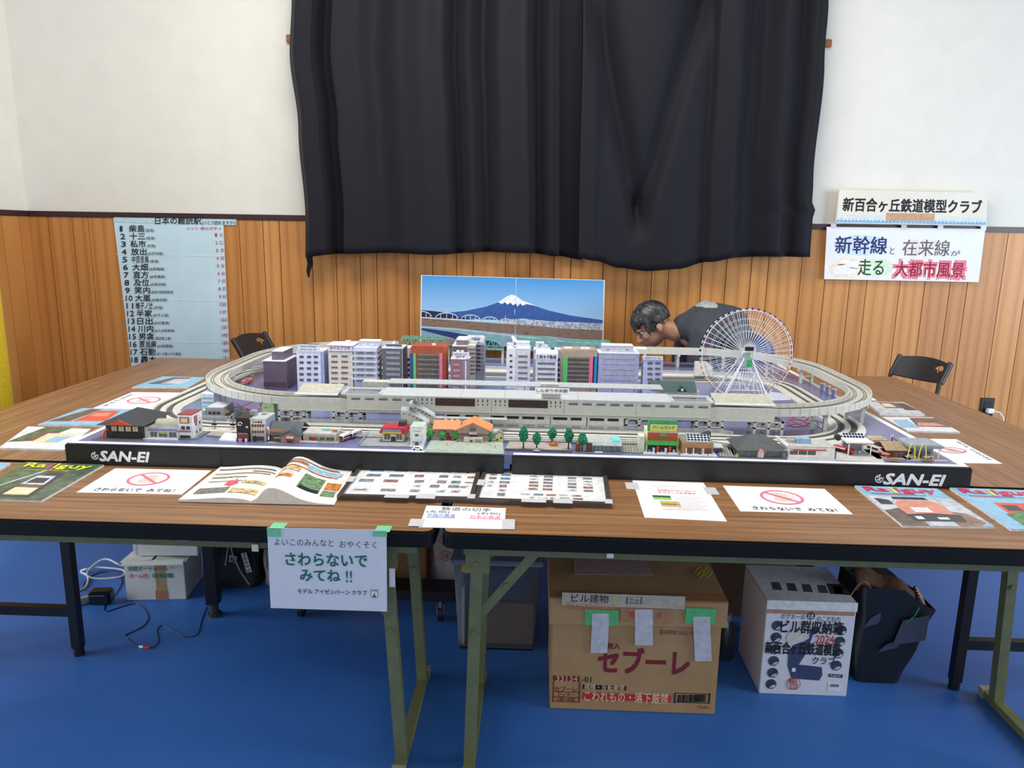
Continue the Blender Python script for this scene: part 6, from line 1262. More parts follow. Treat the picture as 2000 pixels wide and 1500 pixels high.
B = Bld('post_office', 'white model post office with a red fascia and flat grey roof', (1540, 1630, 897, 874), .085, C(230, 228, 220, .6), C(196, 194, 188, .6), rim=.0012); s_ = B.sign('', 1543, 1613, 877, 880.5, C(206, 34, 34, .4), INK, 0, .003); text(s_, '〒郵便局', B.x(1544), B.xz(1544, 880)[1], .026, .0042, WHITE, front(-.0034), bold=.02)
for k in range(3): B.win(B.x(1556+18*k), B.x(1572+18*k), B.h*.36, B.h*.72, C(190, 188, 180), C(70, 72, 74, .2), 4)
B.win(B.x(1541), B.x(1549), .002, B.h*.5, C(170, 170, 166), C(100, 110, 116), 2); t = B.r
X, Y = on(1553, 894, ZB); t = thing('postbox', 'tiny red model postbox by the post office door', 'model postbox', (X, Y-.003, ZB+.002)); MB().box(-.002, .002, -.002, .002, .003, .010).build('box_body', C(206, 30, 34), t); MB().box(-.0008, .0008, -.0008, .0008, 0, .003).build('stand', DGREY, t)
B.b('roof_water_tank', C(150, 184, 214, .2), B.x(1576), B.x(1604), .03, .055, B.h+.003, B.h+.018); B.b('roof_unit', C(180, 176, 164), B.x(1560), B.x(1574), .035, .055, B.h+.003, B.h+.013); B.b('base_slab', C(214, 212, 204), -.004, B.w+.002, -.012, .088, -.0003, .002); MB().beam((-.004, .0, B.h+.004), (-.016, .08, B.h+.010), .003, .008).build('gable_edge', WHITE, B.r)
# filling station
plate('station_forecourt', 'pale concrete forecourt under the filling station canopy', 'model base plate', [(1632, 900), (1728, 904), (1704, 872), (1636, 870)], C(200, 200, 192, .7), .002)
X, Y = on(1655, 889, ZB+.002); t = thing('filling_station', 'white model filling-station canopy with solar panels on posts', 'model building', (X, Y, ZB+.0024)); w_ = at(1702, 880, Y)[0]-X; hc = at(1670, 868, Y)[1]-ZB
MB().prism([(-.004, hc), (w_+.004, hc), (w_+.004, hc+.006), (-.004, hc+.006)], -.004, .055, 'y').build('canopy', C(246, 244, 236, .5), t); MB().box(-.0042, w_+.0042, -.0046, -.004, hc, hc+.0018).build('red_stripe', C(206, 60, 60), t)
sr = MB().hexa([(.0, .038, hc+.006), (w_*.9, .038, hc+.006), (w_*.9, .056, hc+.018), (.0, .056, hc+.018), (.0, .038, hc+.0072), (w_*.9, .038, hc+.0072), (w_*.9, .056, hc+.0192), (.0, .056, hc+.0192)]).build('solar_rack', WHITE, t); solar(sr, 0, w_*.9, .038, .056, hc+.0076, hc+.0196, 7, 2)
for x in (.002, w_-.002):
    for y in (.0, .05): MB().box(x-.0014, x+.0014, y-.0014, y+.0014, 0, hc).build('post', WHITE, t)
MB().box(.004, w_*.9, .047, .050, .001, hc*.92).build('kiosk_wall', C(150, 150, 156), t); MB().cyl((-.012, .05, hc+.004), (-.012, .062, hc+.004), .010, n=16).build('roof_drum', C(60, 60, 66), t); MB().beam((-.012, .055, hc-.004), (0, .05, hc), .004).build('drum_bracket', DGREY, t)
for x in (w_*.35, w_*.6): MB().box(x-.003, x+.003, .012, .018, 0, .010).build('fuel_pump', C(206, 208, 226), t)
def truck(px, py, label, rz, col):
    X, Y = on(px, py, ZB+.002); t = thing('tanker_truck', label, 'model truck', (X, Y, ZB+.0024), rz)
    MB().box(-.034, .030, -.006, .006, .004, .007).build('chassis', C(40, 40, 44), t); MB().prism([(.006*math.cos(a), .013+.0065*math.sin(a)) for a in [2*PI*i/16 for i in range(16)]], -.012, .030, 'x').build('tank', col, t, smooth=True); MB().box(-.01, .028, -.0064, -.006, .012, .0155).build('white_band', WHITE, t); MB().box(-.01, .028, .006, .0064, .012, .0155).build('white_band', WHITE, t)
    MB().prism([(-.034, .006), (-.016, .006), (-.016, .020), (-.029, .020), (-.034, .013)], -.0065, .0065, 'y').build('cab', col, t); MB().prism([(-.0343, .0135), (-.0293, .0198), (-.0288, .0196), (-.0338, .0133)], -.0055, .0055, 'y').build('windscreen', C(50, 56, 66, .15), t); wheels(t, (-.025, .010, .020), (-.0055, .0055), .004); return t
truck(1646, 884, 'red model tanker truck parked beside the filling station', R(128), C(190, 34, 38, .35))
X, Y = on(1711, 885, ZB+.002); t = thing('bus', 'white streamlined model coach beyond the filling station posts', 'model bus', (X, Y, ZB+.0024), R(118)); MB().prism([(-.032, .004), (.03, .004), (.03, .020), (-.016, .020), (-.030, .012)], -.0085, .0085, 'y').build('body', C(240, 240, 242, .35), t); wheels(t, (-.02, .02), (-.008, .008), .004); MB().prism([(-.0305, .0122), (-.0165, .0202), (-.016, .0202), (-.0300, .0122)], -.0075, .0075, 'y').build('windscreen', C(46, 50, 58, .15), t)
for s in (-1, 1): MB().box(-.012, .028, s*.0086-.0002, s*.0086+.0003, .012, .0175).build('side_window', C(46, 50, 58, .15), t)
B = Bld('brick_diner', 'brown brick model diner with a tan roof and orange parasols', (1735, 1772, 893, 879), .07, C(110, 66, 56, .6), None); gable(B, C(176, 154, 122, .6), -.014, B.w+.006, -.012, .08, B.h, B.h+.016)
for u in (.3, .6): B.win(B.w*u, B.w*(u+.24), B.h*.2, B.h*.6, C(220, 216, 206), C(90, 80, 76), 2)
B.b('forecourt', C(176, 150, 146, .7), -.045, B.w+.002, -.030, .075, -.0003, .002)
for k, (px, py) in enumerate(((1718, 889), (1731, 893))):
    X, Y = on(px, py, ZB+.002); t = thing('parasol', ('orange model parasol nearer the filling station', 'orange model parasol nearer the brick diner')[k], 'model parasol', (X, Y, ZB+.0024)); MB().cyl((0, 0, 0), (0, 0, .013), .0007, n=6).build('pole', WHITE, t); MB().cyl((0, 0, .010), (0, 0, .015), .011, .0008, 8).build('canopy', C(236, 116, 80, .6), t)
B = Bld('burger_bar', 'model burger bar with a flat grey canopy roof behind yellow arches', (1783, 1822, 895, 874), .07, C(140, 140, 144, .6), None); MB().prism([(-.020, B.h), (B.w+.018, B.h), (B.w+.026, B.h+.007), (-.024, B.h+.007)], -.014, .085, 'y').build('canopy_roof', C(140, 150, 162, .5), B.r); B.b('roof_tray', C(160, 168, 180, .5), -.016, B.w+.016, -.006, .078, B.h+.007, B.h+.009)
B.win(B.w*.1, B.w*.9, .003, B.h*.7, C(170, 170, 176), C(84, 84, 92, .2), 4); B.b('forecourt', C(196, 176, 176, .7), -.030, B.w+.034, -.032, .075, -.0003, .002); B.b('canopy_post', WHITE, B.w+.012, B.w+.014, -.010, -.008, .002, B.h)
for px in (1793, 1815):
    x0 = B.x(px); MB().tube([(x0-.007+.0085*(1-math.cos(a)) if False else x0-.0105+.0105*(1-math.cos(a)), -.018+.010*(1-math.cos(a))*.0, (B.h+.016)*math.sin(a)+.001 if a > 0 else .001) for a in [PI*i/16 for i in range(17)]], .0016, 8).build('yellow_arch', C(236, 224, 84, .4), B.r, smooth=True)
for px, rz, lb_ in ((1780, 0, 'white model car waiting before the burger bar, clear of its second arch'), (1813, 0, 'white model car half hidden by the second yellow arch')): c_ = car(px, 897, lb_, rz, C(240, 240, 242, .3)); c_.location.z = ZB+.0022; c_.location.y += .007
for px, lb_ in ((1747, 'green and red model flower bed before the brick diner'), (1812, 'green and red model flower bed under the yellow arches')):
    X, Y = on(px, 901, ZB+.002); t = thing('flower_bed', lb_, 'model planter', (X, Y+.002, ZB+.0022)); MB().box(-.017, .017, -.004, .004, 0, .003).build('planter', C(140, 160, 60), t); mb = crown(px, .016, .0025, .004, 60, .0018); mb.v = [(x, y*.28, z) for x, y, z in mb.v]; mb.build('flowers', C(206, 90, 50, .6, var=.3, scale=240), t)
X, Y = on(1741, 866, ZB); t = thing('pylon_sign', 'tall narrow red and white model sign beyond the brick diner', 'model sign', (X, Y, ZB)); MB().box(-.0035, .0035, -.001, .001, .004, .030).build('sign_panel', C(240, 236, 236), t); MB().box(-.0022, .0022, -.0016, -.001, .006, .022).build('red_panel', C(170, 40, 50), t); MB().box(-.001, .001, -.001, .001, 0, .004).build('post', DGREY, t)
B = Bld('tan_kiosk', 'small tan model hut with an overhanging roof behind the filling station', (1707, 1729, 871, 861), .04, C(170, 124, 96, .6), None); B.b('roof', C(206, 190, 166, .6), -.006, B.w+.004, -.006, .045, B.h, B.h+.005); B.b('roof_top', C(196, 178, 150, .6), B.w*.1, B.w*.9, .004, .034, B.h+.005, B.h+.008); B.win(B.w*.15, B.w*.85, B.h*.4, B.h*.85, C(140, 100, 80), C(90, 70, 62), 3)
def platform2(label, px0, px1, py, Y_, d, fence_h, fy):
    X0, X1 = at(px0, py, Y_)[0], at(px1, py, Y_)[0]; t = thing('fenced_platform', label, 'model platform', (X0, Y_, ZB)); L_ = X1-X0
    MB().prism([(0, 0), (L_, 0), (L_-.06, .008), (.06, .008)], 0, d, 'y').build('platform', C(166, 168, 164, .7), t); MB().prism([(.04, .0077), (L_-.04, .0077), (L_-.06, .0086), (.06, .0086)], -.0012, .003, 'y').build('platform_edge', WHITE, t)
    mb = MB(); n = int((L_-.02)/.0056)
    for i in range(n+1):
        x = .01+(L_-.02)*i/n; zb = .008*min(1, x/.06, (L_-x)/.06)-.0002; mb.box(x-.0013, x+.0013, fy, fy+.0014, zb, zb+fence_h)
    for a, c in ((.01, .06), (.06, L_-.06), (L_-.06, L_-.01)):
        for f0, f1 in ((.12, .3), (.82, 1)):
            z = [.008*min(1, x/.06, (L_-x)/.06) for x in (a, c)]; mb.hexa([(a, fy, z[0]+fence_h*f0), (c, fy, z[1]+fence_h*f0), (c, fy+.0012, z[1]+fence_h*f0), (a, fy+.0012, z[0]+fence_h*f0), (a, fy, z[0]+fence_h*f1), (c, fy, z[1]+fence_h*f1), (c, fy+.0012, z[1]+fence_h*f1), (a, fy+.0012, z[0]+fence_h*f1)])
    mb.build('fence_lattice', C(232, 232, 226, .5), t); return t
platform2('long white-fenced platform directly under the elevated station piers', 566, 1440, 830, 2.4185, .0125, .013, .011)
platform2('long white-fenced platform behind the shops and the orange-roofed station', 590, 1432, 850, 2.276, .023, .012, .002)
# covered footbridge with two flights
fb = thing('footbridge', 'pale covered model footbridge with two sloping flights beside the orange-roofed station', 'model footbridge', (0, 0, 0)); fm_ = C(206, 210, 190, .6, var=.02); rm_ = C(176, 186, 194, .45)
def P2(px, py, Y): X, Z = at(px, py, Y); return X, max(Z, ZB+.0004)
def flight(Y, d, poly, wins):
    P = [P2(*p, Y) for p in poly]; o = MB().prism(P, Y, Y+d, 'y').build('flight_walls', fm_, fb); top = P[:3]; rf = MB()
    for (xa, za), (xb, zb) in zip(top, top[1:]):
        n = 8; ring = [(Y-.002+(d+.004)*(1-math.cos(PI*i/n))/2, .010*math.sin(PI*i/n)) for i in range(n+1)]
        vs = [(x, y, z+h) for x, z in ((xa, za), (xb, zb)) for y, h in ring]; k = n+1; rf.add(vs, [(i, i+1, k+i+1, k+i) for i in range(n)]+[tuple(range(k)), tuple(range(k, 2*k))])
    rf.build('flight_roof', rm_, fb, smooth=True)
    for px, py in wins: X, Z = at(px, py, Y); MB().box(X-.0032, X+.0032, Y-.0008, Y+.0002, Z-.0012, Z+.0012).build('slot_window', C(50, 54, 50), fb)
flight(2.375, .036, [(800, 790), (806, 790), (848, 815), (848, 828), (806, 812), (800, 830)], [(811, 797), (818, 801), (825, 804.5), (832, 808), (839, 811.5)])
flight(2.302, .036, [(783, 803), (799, 803), (838, 829), (838, 838), (815, 838), (799, 828), (783, 829)], [(789, 808.5), (800, 810), (807, 813.5), (814, 817.5), (821, 821), (829, 825)])
xa, za = P2(783, 790, 2.36); MB().box(xa+.003, at(798, 790, 2.36)[0], 2.338, 2.375, at(790, 806, 2.36)[1], at(790, 797, 2.36)[1]).build('bridge_span', rm_, fb)
xa, za = P2(850, 814, 2.40); xb, zb = P2(990, 818, 2.40); MB().box(xa, xb, 2.385, 2.410, za-.003, za).build('platform_canopy', C(186, 194, 198, .5), fb)
for k in range(5): x = xa+(xb-xa)*(k+.5)/5; MB().box(x-.001, x+.001, 2.397, 2.399, ZB+.0112, za-.003).build('canopy_post', GREY, fb)

# ================================================================ FERRIS WHEEL
wc = at(1457, 692, 2.85); WR = .172; fw = thing('ferris_wheel', 'white model ferris wheel with a digital clock hub and coloured gondolas', 'model ferris wheel', (wc[0], 2.85, ZB)); hz = wc[1]-ZB
wm = C(236, 236, 242, .4, var=.01); red_ = C(196, 60, 70, .5)
NS = 48; ang = [2*PI*i/NS for i in range(NS)]
ringp = lambda r_, y, n=96: [(r_*math.cos(2*PI*i/n), y, hz+r_*math.sin(2*PI*i/n)) for i in range(n)]
for y in (-.016, .016):
    MB().tube(ringp(WR, y), .0014, 6, closed=True).build('outer_rim', wm, fw); MB().tube(ringp(WR*.93, y), .0007, 5, closed=True).build('coloured_rim', red_ if y < 0 else C(150, 150, 176, .4), fw)
    for f in (.80, .66, .52): MB().tube(ringp(WR*f, y*.8), .0006, 5, closed=True).build('inner_ring', wm, fw)
    mb = MB()
    for a in ang: mb.tube([(.018*math.cos(a), y*.7, hz+.018*math.sin(a)), (WR*math.cos(a), y, hz+WR*math.sin(a))], .0010, 5)
    mb.build('spokes', wm, fw)
mb = MB()
for a in ang: mb.tube([(WR*math.cos(a), -.016, hz+WR*math.sin(a)), (WR*math.cos(a), .016, hz+WR*math.sin(a))], .0009, 5)
mb.build('rim_crossbar_lattice', wm, fw)
def gcol(a):
    d = math.degrees(a) % 360
    return (60, 60, 130) if d < 112 else (34, 36, 44) if d < 190 else (226, 176, 50) if d < 268 else (186, 34, 54)
gs_ = {}
for i in range(NS):
    a = 2*PI*(i+.5)/NS; c_ = gcol(a); x, z = (WR+.0045)*math.cos(a), hz+(WR+.0045)*math.sin(a)
    if z < .010: continue
    if c_ not in gs_: gs_[c_] = o = MB().cyl((0, -.0035, 0), (0, .0035, 0), .0042, n=12).box(-.0026, .0026, -.0042, .0042, -.0036, .0016).build('gondola', C(*c_, .35), fw); o.location = (x, 0, z)
    else: o = gs_[c_].copy(); COL.objects.link(o); o.location = (x, 0, z)
MB().cyl((0, -.026, hz), (0, .026, hz), .020, n=24).build('hub', C(206, 210, 214, .3), fw, smooth=True); MB().cyl((0, -.030, hz), (0, .030, hz), .006, n=12).build('axle', C(150, 154, 160, .3, .6), fw)
ck = MB().box(-.015, .017, -.040, -.030, hz+.020, hz+.034).build('clock_display', C(20, 20, 22, .3), fw); text(ck, '88:88', -.012, hz+.023, .026, .008, C(58, 54, 60, .4), front(-.0404)); MB().box(-.016, .018, -.041, -.029, hz+.012, hz+.019).build('clock_shelf', C(226, 222, 176, .4), fw)
gb = MB().box(-.015, .015, -.039, -.030, hz-.044, hz+.012).build('display_box', C(150, 186, 176, .2), fw); MB().box(-.004, .014, -.0396, -.039, hz-.042, hz-.016).build('green_panel', C(70, 170, 96, .3), gb); MB().box(.006, .014, -.0396, -.039, hz-.008, hz+.010).build('pale_panel', C(214, 220, 232, .3), gb)
lx = at(1512, 797, 2.775)[0]-wc[0]; lxl = at(1400, 797, 2.775)[0]-wc[0]
for y0, y1 in ((-.030, -.062), (.030, .070)):
    for x in (lxl, lx):
        s = 1 if x > 0 else -1
        MB().tube([(s*.010, y0, hz-.006), (x*.62, (y0+y1)/2*1.05, hz*.42), (x, y1, .0006)], .0034, 8).build('support_leg', C(222, 226, 232, .25, .2) if y0 < 0 and x > 0 else wm, fw, smooth=True)
        MB().tube([(s*.010+.004*s, y0, hz-.010), (x*.7-.004, y1*.9, .05), (x*.82, y1, .0006)], .0018, 6).build('brace_leg', wm, fw)
    for f in (.30, .62):
        w_ = f*.95; z = hz*(1-f); MB().tube([(lxl*w_, y0+(y1-y0)*f, z), (lx*w_, y0+(y1-y0)*f, z)], .0016, 6).build('tie_bar', wm, fw)
    z1, z2 = hz*.70, hz*.38; mb = MB(); xa_, xb_ = lxl*.285, lx*.285; xc, xd = lxl*.59, lx*.59
    for a, c in (((xa_, z1), (0, z2)), ((xb_, z1), (0, z2)), ((xa_, z1), (xc*.4, z2)), ((xb_, z1), (xd*.4, z2))): mb.tube([(a[0], y0+(y1-y0)*.3, a[1]), (c[0], y0+(y1-y0)*.62, c[1])], .0013, 5)
    mb.build('bracing_lattice', wm, fw)
bs = MB(); px_ = [lxl*.8+(lx-lxl)*.8*i/10 for i in range(11)]
for y in (-.04, .0, .04):
    bs.tube([(px_[0], y, .030), (px_[-1], y, .030)], .0012, 5); bs.tube([(px_[0], y, .004), (px_[-1], y, .004)], .0012, 5)
    for i in range(10): bs.tube([(px_[i], y, .004+.026*(i % 2)), (px_[i+1], y, .030-.026*(i % 2))], .0009, 5); bs.tube([(px_[i], y, .0005), (px_[i], y, .030)], .0009, 5)
bs.build('boarding_lattice', wm, fw)
for k, c_ in enumerate(((238, 238, 244), (236, 214, 110), (240, 238, 246), (214, 222, 240), (240, 232, 236), (226, 230, 244))):
    x = lxl*.55+(lx-lxl)*.12*k; MB().box(x-.008, x+.008, -.030+.016*(k % 3), -.018+.016*(k % 3), .030, .042).build('boarding_booth', C(*c_, .5), fw)
for x in (-.022, .012): MB().tube([(x, -.03, .005), (x-.004, -.035, .062)], .0012, 5).build('red_cable', red_, fw)
MB().box(lxl*.86, lx*.86, -.055, .06, 0, .003).build('base_slab', C(206, 208, 212, .5), fw)
# ================================================================ WIRING AND ODDMENTS ON THE BOARD
def wire(px, Yz, r_=.0016): return [(*on(x, y, z), z) for (x, y), z in px]
def wirebunch(name, label, cat, paths, extra=None):
    c = Vector((*on(*paths[0][0][0][0], Z0), Z0)); t = thing(name, label, cat, c)
    for pts, col, r_ in paths: MB().tube([Vector((*on(p[0], p[1], z), z))-c for p, z in pts], r_, 6).build('wire', C(*col, .45), t, smooth=True)
    return t, c
RW, BW = (176, 40, 48), (30, 26, 30); z = Z0+.004
t, c = wirebunch('wire_bundle', 'tangle of red wires with white connectors under the elevated line beyond the hip-roofed clinic', 'wires', [
    ([((1537, 826), z), ((1550, 818), z+.014), ((1570, 822), z+.008), ((1585, 815), z+.02), ((1600, 830), z)], RW, .0018), ([((1534, 832), z), ((1556, 828), z+.008), ((1580, 833), z), ((1598, 836), z)], RW, .0016),
    ([((1540, 818), z+.01), ((1560, 828), z+.004), ((1578, 822), z+.012), ((1602, 824), z)], RW, .0016), ([((1538, 830), z), ((1552, 834), z), ((1568, 833), z), ((1584, 826), z)], BW, .0014), ([((1572, 826), z), ((1590, 828), z+.012), ((1604, 838), z)], BW, .0014), ([((1545, 816), z+.016), ((1562, 812), z+.02), ((1580, 818), z+.012)], RW, .0016)])
for px, py, dz in ((1574, 819, .012), (1584, 822, .010)): X, Y = on(px, py, z); MB().box(-.008, .008, -.005, .005, -.004, .004).xf(Matrix.Translation(Vector((X, Y, z+.0035))-c) @ Matrix.Rotation(.5+px, 4, 'Z')).build('connector', C(226, 200, 196), t, bevel=.001)
t, c = wirebunch('wire_bundle', 'red and black wires crossing the board between the pale blue block and the green apartment', 'wires', [([((455, 795), z), ((470, 796), z), ((485, 801), z), ((500, 800), z), ((514, 797), z)], RW, .0015), ([((455, 790), z), ((470, 793), z), ((486, 788), z), ((495, 782), z)], RW, .0013), ([((462, 788), z), ((480, 798), z), ((500, 803), z), ((514, 806), z)], (120, 36, 40), .0013), ([((508, 786), z), ((510, 792), z), ((516, 793), z)], BW, .0014)])
t, c = wirebunch('wire_bundle', 'bagged red and white cable bundle with a yellow tie beside the plum tower', 'wires', [([((463, 742), z), ((475, 744), z), ((486, 738), z+.010), ((494, 736), z+.01)], RW, .002), ([((470, 750), z), ((482, 748), z+.008), ((492, 742), z+.012)], (206, 90, 90), .003)])
X, Y = on(483, 747, z); bm_ = MB().ball((0, 0, 0), .030, .014, .012, 14).xf(Matrix.Translation(Vector((X, Y, z+.0085))-c) @ Matrix.Rotation(-.3, 4, 'Y')); bm_.build('cable_bag', C(206, 120, 116, .35, var=.35, scale=120), t, smooth=True)
X, Y = on(494, 738, z); MB().box(-.004, .004, -.006, .006, -.004, .010).xf(Matrix.Translation(Vector((X, Y, z+.004))-c)).build('yellow_tie', C(206, 190, 60), t); X, Y = on(473, 751, z); MB().box(-.008, .008, -.004, .004, -.003, .003).xf(Matrix.Translation(Vector((X, Y, z+.0005))-c)).build('yellow_tie', C(196, 180, 70), t)
for i, (px, py, lb_) in enumerate(((1606, 762, 'white-capped round model tank, furthest along from the wall outlet'), (1616, 767, 'white-capped round model tank, middle of the three inside the elevated curve'), (1628, 773, 'white-capped model tank closest to the elevated parapet at the curve'))):
    X, Y = on(px, py, ZB); t = thing('storage_tank', lb_, 'model tank', (X, Y, ZB)); MB().cyl((0, 0, 0), (0, 0, .028), .010, n=18).build('tank_body', C(150, 150, 176, .3), t, smooth=True); MB().cyl((0, 0, .028), (0, 0, .031), .0108, n=18).build('tank_cap', WHITE, t, smooth=True)
o = plate('sheet_scrap', 'crumpled white sheet lying beside the foot of the ferris wheel', 'paper', [(1500, 783), (1546, 782), (1536, 770), (1496, 764)], C(206, 212, 232, .6), .0015)
xq, zq = at(1385, 684, 3.3); X, Y = on(1377, 738, ZB); t = thing('white_shelter', 'white gable-ended model shelter standing on the sidings behind the wheel', 'model building', (X, 3.46, ZB+.0095)); MB().prism([(-.05, 0), (.03, 0), (.03, .045), (.006, .066), (-.05, .066)], 0, .03, 'y').build('walls', C(226, 222, 214, .6), t)
# ================================================================ UNDER THE TABLES
card = C(178, 140, 96, .75, var=.04, scale=12); cardd = C(150, 112, 76, .8, var=.05, scale=12); wcard = C(214, 212, 206, .7, var=.03, scale=14); maroon = C(128, 34, 44, .6); bred = C(196, 50, 44, .6)
def qz(x0, x1, y, z0, z1, dx=0):
    q = Q((x0, y, z1), (x1, y, z1), (x1+dx, y, z0), (x0+dx, y, z0)); q.t = 0; return q
# big cardboard carton ------------------------------------------------------
cx0, cx1, cy0, cz = .060, .574, 2.018, .372; D_ = .42
t = thing('cardboard_carton', 'large brown cardboard carton with an overlapping lid held by green and white tape', 'box', ((cx0+cx1)/2, cy0, 0)); off = Matrix.Translation(-Vector(t.location))
def cb(name, m_, *a, par=None, bevel=0): return MB().box(*a).xf(off).build(name, m_, par or t, bevel=bevel)
cb('carton_body', card, cx0+.006, cx1-.008, cy0, cy0+D_, 0, .30, bevel=.003)
ld = MB(); ld.hexa([(cx0-.004, cy0-.010, .284), (cx1+.004, cy0-.010, .292), (cx1+.004, cy0+D_+.006, .29), (cx0-.004, cy0+D_+.006, .285), (cx0-.004, cy0-.004, cz-.004), (cx1+.006, cy0-.004, cz), (cx1+.004, cy0+D_+.006, cz+.018), (cx0-.004, cy0+D_+.006, cz+.014)]); ld.xf(off).build('lid', card, t, bevel=.003)
MB().hexa([(cx0-.002, cy0-.006, cz-.0035), (cx1+.004, cy0-.006, cz+.0005), (cx1+.002, cy0+.03, cz+.004), (cx0-.002, cy0+.03, cz), (cx0-.002, cy0-.006, cz-.001), (cx1+.004, cy0-.006, cz+.003), (cx1+.002, cy0+.03, cz+.0065), (cx0-.002, cy0+.03, cz+.0025)]).xf(off).build('lid_fold', C(166, 112, 78, .75), t)
def lab(px0, py0, px1, py1, m_, name, y, dep=.0008, par=None):
    x0, z1 = at(px0, py0, y); x1, z0 = at(px1, py1, y); return cb(name, m_, x0, x1, y-dep, y, z0, z1, par=par)
def labtext(items, m_, y, name='lettering', bold=.01):
    mb = MB()
    for s, px, py, wp, hp in items:
        x0, z0 = at(px, py, y); x1, z1 = at(px+wp, py-hp, y); put(mb, s, x0, z0, x1-x0, z1-z0, lambda u, v: (u, y, v), bold=bold)
    mb.xf(off); return mb.build(name, m_, t, merge=False)
YB, YL = cy0-.0006, cy0-.0106
labtext([('セブーレ', 1168, 1312, 180, 42)], maroon, YB, 'brand_lettering', .035); labtext([('枚入', 1186, 1267, 25, 11)], maroon, YB, bold=.03)
lab(1080, 1319, 1132, 1331, maroon, 'number_block', YB); labtext([('33134', 1086, 1330, 42, 9)], C(222, 190, 150), YB-.001, bold=.012)
fr_ = MB()
for a in ((1080, 1331, 1081, 1371), (1131, 1331, 1132, 1371), (1080, 1370, 1132, 1371), (1080, 1351, 1132, 1351.7), (1080, 1361, 1132, 1361.7)):
    x0, z1 = at(a[0], a[1], YB); x1, z0 = at(a[2], a[3], YB); fr_.box(x0, x1, YB-.0008, YB, z0, z1)
fr_.xf(off).build('number_frame', maroon, t); labtext([('セブーレ', 1083, 1350, 44, 8.5), ('クッキー', 1088, 1360, 36, 6.5), ('5箱×9袋', 1087, 1370, 36, 7)], maroon, YB-.0002, bold=.012)
labtext([('-01', 1136, 1332, 19, 10)], INK, YB); lab(1138, 1337, 1223, 1348.5, C(30, 26, 24), 'black_band', YB); labtext([('横積・反転厳禁', 1141, 1347.5, 79, 9.5)], C(226, 190, 150), YB-.001, bold=.012)
lab(1138, 1352, 1310, 1371.5, bred, 'red_band', YB); labtext([('こわれもの・落下厳禁', 1141, 1369.5, 165, 15)], C(236, 196, 160), YB-.001, bold=.014)
bc = MB(); r2 = random.Random(2); px = 1324.
while px < 1379: x0, z1 = at(px, 1357, YB); x1, z0 = at(px+r2.choice((.8, 1.2, 1.8)), 1371, YB); bc.box(x0, x1, YB-.0008, YB, z0, z1); px += r2.choice((2.2, 3, 3.6))
for a in ((1317, 1354, 1386, 1355.5), (1317, 1371.5, 1386, 1373), (1317, 1354, 1318.5, 1373), (1384.5, 1354, 1386, 1373)): x0, z1 = at(a[0], a[1], YB); x1, z0 = at(a[2], a[3], YB); bc.box(x0, x1, YB-.0008, YB, z0, z1)
bc.xf(off).build('barcode_pattern', INK, t); labtext([('ブルボン', 1361, 1384, 26, 5.5)], maroon, YB, bold=.012); labtext([('賞味期限 2022.10', 1288, 1239, 66, 7)], C(120, 92, 66), YB, bold=.008)
lab(1098, 1157, 1337, 1190, C(188, 178, 154, .6), 'lid_paper', YL); labtext([('ビル建物', 1116, 1176, 73, 14)], C(36, 40, 70), YL-.001, bold=.01); labtext([('二上', 1228, 1178, 21, 8)], C(30, 40, 60), YL-.001, bold=.014); labtext([('新百合丘鉄道模型クラブ', 1106, 1190, 96, 10)], C(206, 112, 88), YL-.001, bold=.0)
fr_ = MB()
for a in ((1224, 1166, 1253, 1167), (1224, 1179, 1253, 1180), (1224, 1166, 1225, 1180), (1252, 1166, 1253, 1180)): x0, z1 = at(a[0], a[1], YL-.001); x1, z0 = at(a[2], a[3], YL-.001); fr_.box(x0, x1, YL-.0016, YL-.0009, z0, z1)
fr_.xf(off).build('ink_frame', C(30, 40, 60), t)
for py in (1168, 1177): x0, z0 = at(1202, py, YL); MB().cyl((x0, YL-.0016, z0), (x0, YL-.0008, z0), .004, n=12).xf(off).build('yellow_dot', C(214, 200, 60), t)
lab(1212, 1187, 1310, 1217, C(176, 126, 86, .5), 'brown_tape', YL); labtext([('高', 1227, 1206, 14, 11), ('タ', 1282, 1207, 10, 12)], bred, YL-.001, bold=.012)
lab(1143, 1190, 1207, 1222, C(96, 186, 112, .35), 'green_tape', YL); lab(1340, 1187, 1396, 1219, C(92, 190, 116, .35), 'green_tape', YL)
wt = C(206, 202, 206, .5)
for (a, b_, c, d, e_) in ((1156, 1198, 1189, 1275, -3), (1240, 1190, 1275, 1260, 0), (1354, 1204, 1387, 1291, 3)):
    P = [at(a, b_, YL), at(c, b_, YL), at(c, 1222, YL), at(a, 1222, YL)]; mb = MB(); mb.hexa([(P[i][0], YL-dd, P[i][1]) for dd in (.001, .0018) for i in (3, 2, 1, 0)])
    Q_ = [at(a, 1222, YL), at(c, 1222, YL), at(c+e_, d, YB-.004), at(a+e_, d, YB-.004)]; mb.hexa([(Q_[i][0], (YL-.001 if i < 2 else YB-.005)-dd, Q_[i][1]) for dd in (0, .0008) for i in (3, 2, 1, 0)]); mb.xf(off).build('white_tape_strip', wt, t)
def toplab(px, m_, name, z=cz+.0105):
    P = [on(*p, z) for p in px]; MB().prism([(a-t.location.x, c-t.location.y) for a, c in P], z, z+.001).build(name, m_, t)
toplab([(1122, 1122), (1275, 1123), (1262, 1092), (1120, 1090)], C(176, 150, 146, .6), 'shipping_label'); 
mb = MB()
for k in range(6): X, Y = on(1362+5*k, 1112+5*(k % 3), cz+.012); mb.beam((X-t.location.x-.012, Y-t.location.y-.02, cz+.0115), (X-t.location.x+.012, Y-t.location.y+.02, cz+.0125), .004, .001)
mb.build('yellow_scribble_mark', C(190, 186, 60), t)
